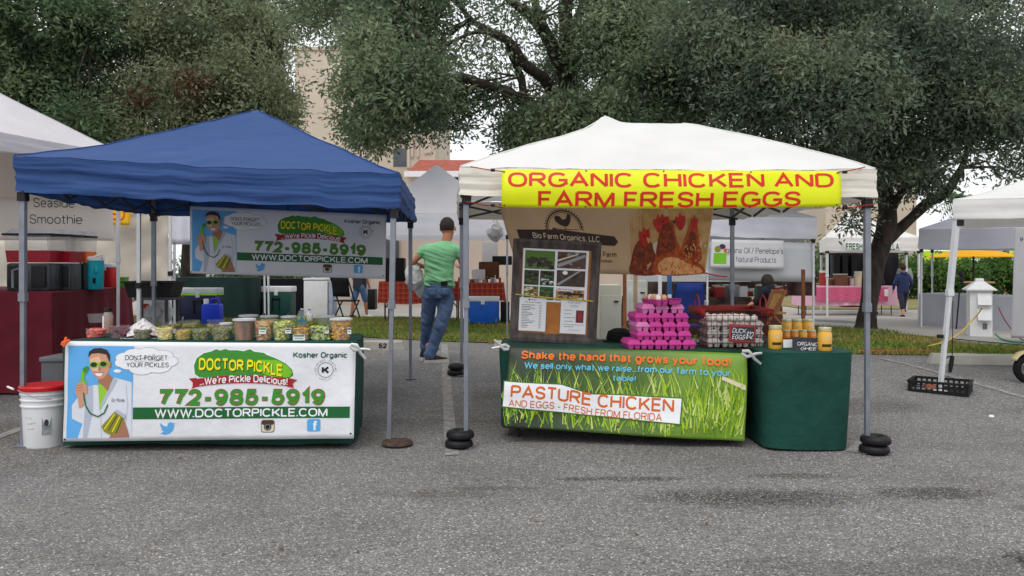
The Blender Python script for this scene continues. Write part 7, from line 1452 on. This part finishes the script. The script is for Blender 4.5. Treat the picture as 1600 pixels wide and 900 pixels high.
def oak(label, limbs, blobs, seed, m, fr=.7, nper=14, spread=.34, llen=.13, twigs=220, thr=-.08, base=None, extra=None, group='live oaks around the market', droop=.15):
    r = thing('oak_tree', label, 'tree', base, group); 
    for i, L_ in enumerate(limbs):
        P = [W(x, y, Y) for x, y, Y, _ in L_]; Rr = [q * Y / FPX for x, y, Y, q in L_]; P2 = []; R2 = []
        for j in range(len(P) - 1):
            a, b, c, d = P[max(j - 1, 0)], P[j], P[j + 1], P[min(j + 2, len(P) - 1)]
            for t in (0, .2, .4, .6, .8):
                q = .5 * ((2 * b) + (c - a) * t + (2 * a - 5 * b + 4 * c - d) * t * t + (3 * b - a - 3 * c + d) * t ** 3); w = Rr[j] * (1 - t) + Rr[j + 1] * t
                P2.append(q + noise.noise_vector(q * 1.7 + Vector((seed, i, 0))) * w * .5); R2.append(w * (1 + .18 * noise.noise(q * 3)))
        P2.append(P[-1]); R2.append(Rr[-1])
        if i == 0 and L_[0][3] > 8: R2[0] *= 1.35; R2[1] *= 1.12
        MB().tube(P2, R2, 12).build('trunk' if i == 0 else 'limb', BARK, r, smooth=80)
    T = crown_pts(blobs, seed, thr, fr)
    nodes = [W(x, y, Y) for L_ in limbs for x, y, Y, _ in L_[1:]]
    rg_ = random.Random(seed + 1); mb = MB()
    for t in rg_.sample(T, min(twigs, len(T))):
        t = Vector(t); nd = min(nodes, key=lambda q: (q - t).length); L_ = (nd - t).length
        if L_ > 3.2: nd = t + (nd - t) * (3.2 / L_) * rg_.uniform(.4, .9)
        mid = t.lerp(nd, .5) + Vector((rg_.uniform(-.2, .2), rg_.uniform(-.2, .2), rg_.uniform(-.1, .25))); q1 = t.lerp(mid, .5) + Vector((rg_.uniform(-.1, .1), 0, rg_.uniform(-.1, .1)))
        mb.tube([nd, mid, q1, t, t + Vector((rg_.uniform(-.3, .3), rg_.uniform(-.2, .2), rg_.uniform(-.35, .15)))], [.032, .020, .012, .008, .004], 4, cap=False)
    mb.build('branches', BARK, r, kind='stuff')
    leaf_cloud('crown', T, nper, spread, llen, m, r, seed, droop)
    if extra:
        for bl, mm, nm in extra: leaf_cloud(nm, crown_pts(bl, seed + 5, -1), nper, spread * .8, llen, mm, r, seed + 9)['kind'] = 'stuff'
    return r
LM1 = leaf_mat('oak_leaf_dark', (120, 133, 108), (86, 103, 84)); LM2 = leaf_mat('oak_leaf_grey', (146, 152, 118), (108, 120, 92)); LM3 = leaf_mat('oak_leaf_mid', (126, 140, 106), (86, 106, 80)); LM4 = leaf_mat('leaf_fresh', (112, 134, 96), (80, 102, 72)); RUSTL = leaf_mat('dead_leaf_cluster', (124, 88, 70), (96, 68, 54))
# central oak: trunk behind the egg tent, limbs sweeping left
oak('central live oak rising behind the white egg tent', [
    [(905, 512, 17, 24), (900, 400, 17, 20), (893, 300, 17, 19), (888, 200, 17, 18), (884, 110, 17, 15), (886, 40, 17, 12), (882, -60, 17, 9)],
    [(884, 130, 17, 12), (868, 80, 16.6, 11), (838, 30, 16.2, 9), (812, 10, 15.8, 7), (770, -20, 15.5, 5)],
    [(868, 85, 16.8, 9), (845, 35, 16.8, 8), (833, -20, 16.8, 6)],
    [(890, 190, 17, 12), (850, 125, 16.2, 9), (818, 100, 15.6, 8), (795, 68, 15.2, 7), (765, 50, 15, 6), (735, 30, 15, 4), (700, -15, 15, 3)],
    [(822, 162, 15.8, 7), (800, 148, 15.4, 8), (778, 138, 15, 7), (750, 128, 14.6, 6), (722, 118, 14.2, 5), (694, 122, 14, 4), (660, 100, 13.6, 3)],
    [(850, 190, 16.4, 8), (822, 162, 15.8, 7), (812, 120, 15.8, 6), (798, 85, 15.6, 4), (790, 60, 15.6, 2)],
    [(770, 50, 15, 4), (735, 52, 14.6, 3), (690, 72, 14.2, 3), (655, 60, 14, 2)],
    [(886, 60, 17, 8), (915, 0, 17, 7), (940, -60, 17, 5)],
    [(890, 210, 17, 9), (950, 120, 16.5, 7), (1040, 70, 16, 5), (1150, 20, 15.5, 3)],
    [(888, 170, 17, 8), (960, 175, 15.8, 6), (1060, 140, 15, 4), (1140, 150, 14.4, 2)]],
    [(612, 48, 76, 58, 15.5, 1.6, 400), (622, 140, 88, 66, 14, 1.4, 520), (595, 200, 50, 30, 15.2, .8, 120), (665, 170, 60, 48, 15.6, 1.0, 190), (562, 128, 56, 24, 14, 1.0, 150), (590, 75, 42, 40, 14.4, 1.0, 150), (670, 30, 80, 60, 15, 1.6, 90), (765, 95, 70, 70, 15.4, 1.4, 50), (735, 150, 50, 26, 14.8, .8, 40), (780, 30, 90, 50, 16, 1.5, 75), (850, 90, 50, 90, 18, 1.0, 80), (890, 150, 50, 60, 18.5, .8, 160), (975, 90, 66, 110, 16, 1.8, 800), (1030, 110, 110, 110, 15.5, 2, 1200), (870, 200, 74, 28, 15.5, 1.2, 330), (820, 215, 40, 22, 15, .8, 90), (960, 200, 90, 40, 15, 1.2, 560), (1080, 60, 120, 90, 16, 2, 900), (480, 8, 90, 32, 17, 1.5, 150), (620, 10, 130, 50, 16, 1.6, 360), (980, -20, 110, 50, 17, 2, 260), (1100, -60, 200, 60, 17, 2, 300), (640, -90, 240, 50, 17, 2.5, 160)],
    31, LM3, nper=27, spread=.36, llen=.115, twigs=600, base=GP(905, 17), thr=-.10, extra=[([(1085, 118, 22, 14, 14.5, .4, 26), (905, 165, 40, 14, 14.2, .4, 26), (1150, 60, 40, 30, 14.4, .4, 40)], LM2, 'pale_leaf_tufts')])
# right oak
oak('leaning live oak with forked trunk behind the right leg of the white tent', [
    [(1354, 518, 15.1, 16), (1356, 480, 15.1, 14), (1362, 440, 15.1, 14.5), (1370, 400, 15.1, 15.5), (1378, 375, 15.1, 15), (1385, 340, 15.1, 13), (1384, 290, 15.1, 11.5), (1380, 240, 15, 10), (1388, 170, 15, 8), (1380, 80, 15, 6)],
    [(1376, 380, 15.1, 12), (1400, 362, 15.1, 8.5), (1425, 342, 15, 8), (1450, 318, 14.9, 7.5), (1478, 300, 14.8, 7), (1492, 282, 14.7, 6.5), (1503, 262, 14.6, 5), (1512, 235, 14.5, 4), (1535, 190, 14.4, 3), (1560, 120, 14.4, 2.5)],
    [(1384, 340, 15.1, 9), (1398, 312, 15, 6.5), (1408, 300, 14.9, 6), (1430, 284, 14.8, 5), (1450, 262, 14.7, 4), (1458, 230, 14.7, 3), (1470, 160, 14.6, 2.4)],
    [(1380, 270, 15, 8), (1350, 210, 14.6, 6), (1300, 150, 14.2, 5), (1240, 90, 13.8, 4), (1190, 60, 13.6, 2.5)],
    [(1384, 210, 15, 7), (1430, 130, 14.6, 5), (1480, 60, 14.2, 4), (1530, 10, 14, 2.5)]],
    [(1190, 60, 130, 100, 13.6, 1.6, 1150), (1240, 150, 130, 90, 13.4, 1.5, 1250), (1330, 60, 130, 90, 14, 1.8, 900), (1340, 180, 110, 90, 14, 1.4, 950), (1430, 140, 110, 110, 14.4, 1.6, 850), (1420, 240, 70, 50, 14.4, 1.0, 260), (1520, 90, 90, 100, 14.2, 1.5, 480), (1560, 200, 80, 50, 14, 1.2, 220), (1530, 160, 70, 50, 14, 1.2, 180), (1450, 285, 44, 26, 14.6, .6, 46), (1330, 262, 50, 40, 14.2, .7, 170), (1345, 340, 20, 18, 14.4, .4, 14), (1590, 270, 40, 26, 14, .6, 30), (1330, -60, 250, 60, 15, 2, 500), (1580, -40, 120, 70, 15, 2, 200), (1280, 235, 60, 30, 13.8, .7, 220)],
    47, LM1, nper=27, spread=.34, llen=.105, twigs=600, base=GP(1354, 15.1), thr=-.10, extra=[([(1255, 92, 60, 30, 12.4, .5, 60), (1240, 120, 50, 30, 12.4, .5, 40), (1330, 130, 50, 20, 12.6, .5, 30)], LM2, 'pale_leaf_tufts'), ([(1302, 218, 8, 10, 12.9, .2, 5)], RUSTL, 'rusty_leaf_tuft')])
# left trees
oak('dark green tree at the top left corner above the white tent', [
    [(60, 500, 20, 20), (70, 300, 20, 16), (62, 150, 20, 12), (40, 40, 20, 8), (30, -60, 20, 5)], [(66, 200, 20, 9), (110, 110, 19.5, 6), (150, 40, 19, 4)], [(66, 170, 20, 8), (20, 110, 19.5, 6), (-30, 70, 19, 4)]],
    [(30, 60, 90, 90, 19, 2, 950), (120, 30, 70, 50, 19, 2, 380), (10, 110, 60, 50, 18.5, 1.5, 420), (60, 140, 80, 50, 18.5, 1.4, 160), (130, 190, 60, 30, 18, 1, 80), (-60, 60, 100, 90, 19, 2, 500), (60, -60, 220, 50, 20, 2, 400)],
    61, LM4, nper=27, spread=.42, llen=.15, twigs=260, base=GP(60, 20), thr=-.02, fr=1.0)
oak('grey green oak between the left white tent and the blue tent', [
    [(300, 490, 22, 20), (310, 300, 22, 16), (300, 180, 22, 12), (310, 80, 22, 9), (330, -40, 22, 5)], [(305, 220, 22, 9), (250, 120, 21, 6), (215, 50, 20.5, 4)], [(304, 190, 22, 9), (370, 120, 21.5, 6), (430, 60, 21, 4), (455, 40, 21, 3)]],
    [(265, 60, 80, 60, 21, 2, 640), (350, 90, 90, 70, 21, 2, 900), (310, 175, 110, 50, 20, 2, 900), (395, 160, 58, 70, 20, 1.6, 560), (200, 150, 60, 60, 20.5, 1.6, 120), (215, 205, 90, 36, 19.5, 1.2, 620), (185, 90, 60, 60, 21, 1.8, 120), (435, 195, 34, 36, 20, 1, 150), (330, 0, 120, 50, 22, 2, 420), (420, 45, 50, 40, 21, 1.5, 120), (130, 170, 50, 50, 20, 1.2, 60), (300, -70, 240, 50, 22, 2, 300)],
    73, LM2, nper=27, spread=.42, llen=.13, twigs=460, base=GP(300, 22), thr=.0, fr=1.1, extra=[([(300, 132, 18, 16, 18.4, .4, 22), (218, 150, 5, 10, 18.2, .3, 8)], RUSTL, 'rusty_leaf_tuft')])
# shrubs of the hedge, each its own
HL = leaf_mat('hedge_leaf', (96, 130, 64), (50, 78, 40))
for i in range(11):
    px = 1374 + i * 24; Y = 36 + (i % 2) * .8; rx = 20; top = 398 + (i * 7) % 11
    sh = thing('hedge_shrub', 'leafy green hedge shrub, ' + ('first', 'second', 'third', 'fourth', 'fifth', 'sixth', 'seventh', 'eighth', 'ninth', 'tenth', 'last')[i] + ' from the oak trunk', 'shrub', GP(px, Y), 'shrubs of the hedge at the right')
    leaf_cloud('foliage', crown_pts([(px, (top + 458) / 2, rx, (458 - top) / 2, Y, .7, 150), (px, 446, 15, 14, Y, .5, 40)], 80 + i, -.3), 16, .22, .17, HL, sh, 90 + i, wr=.5)
    MB().tube([GP(px, Y), W(px + 3, 430, Y)], [.05, .02], 6).tube([GP(px, Y), W(px - 5, 432, Y)], [.04, .02], 6).build('stem', BARK, sh)
def palm(px, py, Y, label, trunk=True, n=22, L_=1.5):
    r = thing('palm_tree', label, 'tree', GP(px, Y), 'palms beyond the hedge'); c = W(px, py, Y); MB().tube([GP(px, Y), c], [.2, .14], 10).build('trunk', BARK, r)
    rg_ = random.Random(int(px)); mb = MB()
    for i in range(n):
        a = 2 * math.pi * i / n + rg_.uniform(-.2, .2); el = rg_.uniform(-.3, 1.1); pts = []
        for t in np.linspace(0, 1, 8): pts.append(c + Vector((math.cos(a) * L_ * t * math.cos(el * .7), math.sin(a) * L_ * t * math.cos(el * .7), L_ * (math.sin(el) * t - .7 * t * t))))
        for j in range(7):
            d = (pts[j + 1] - pts[j]).normalized(); s = d.cross(Vector((0, 0, 1))).normalized()
            for q in (-1, 1):
                for e in (0, .5):
                    p = pts[j].lerp(pts[j + 1], e); tip = p + (s * q * .8 + d * .7 + Vector((0, 0, -.35))) * L_ * .34 * (1 - j / 9); w = d * .03 * L_; mb.add([p - w, p + w, tip], [(0, 1, 2)])
    mb.build('fronds', leaf_mat('palm_leaf', (84, 118, 62), (52, 80, 44)), r, smooth=0); return r
palm(1508, 312, 48, 'pale green palm above the white tents at the right', L_=2.0, n=34)
for i, (px, top, rx, nm) in enumerate(((40, 395, 90, 'far left'), (180, 380, 80, 'left'), (420, 385, 90, 'middle left'), (1240, 380, 60, 'right'))):
    Y = 44; sh = thing('bush', 'dark green far bush seen between the stalls, ' + nm, 'bush', GP(px, Y), 'far bushes behind the stalls'); leaf_cloud('foliage', crown_pts([(px, (top + 455) / 2, rx, (455 - top) / 2 + 4, Y, 1.2, 420)], 120 + i, -.4), 14, .4, .3, LM4, sh, 130 + i); MB().tube([GP(px, Y), W(px, 430, Y)], [.12, .05], 6).build('stem', BARK, sh)
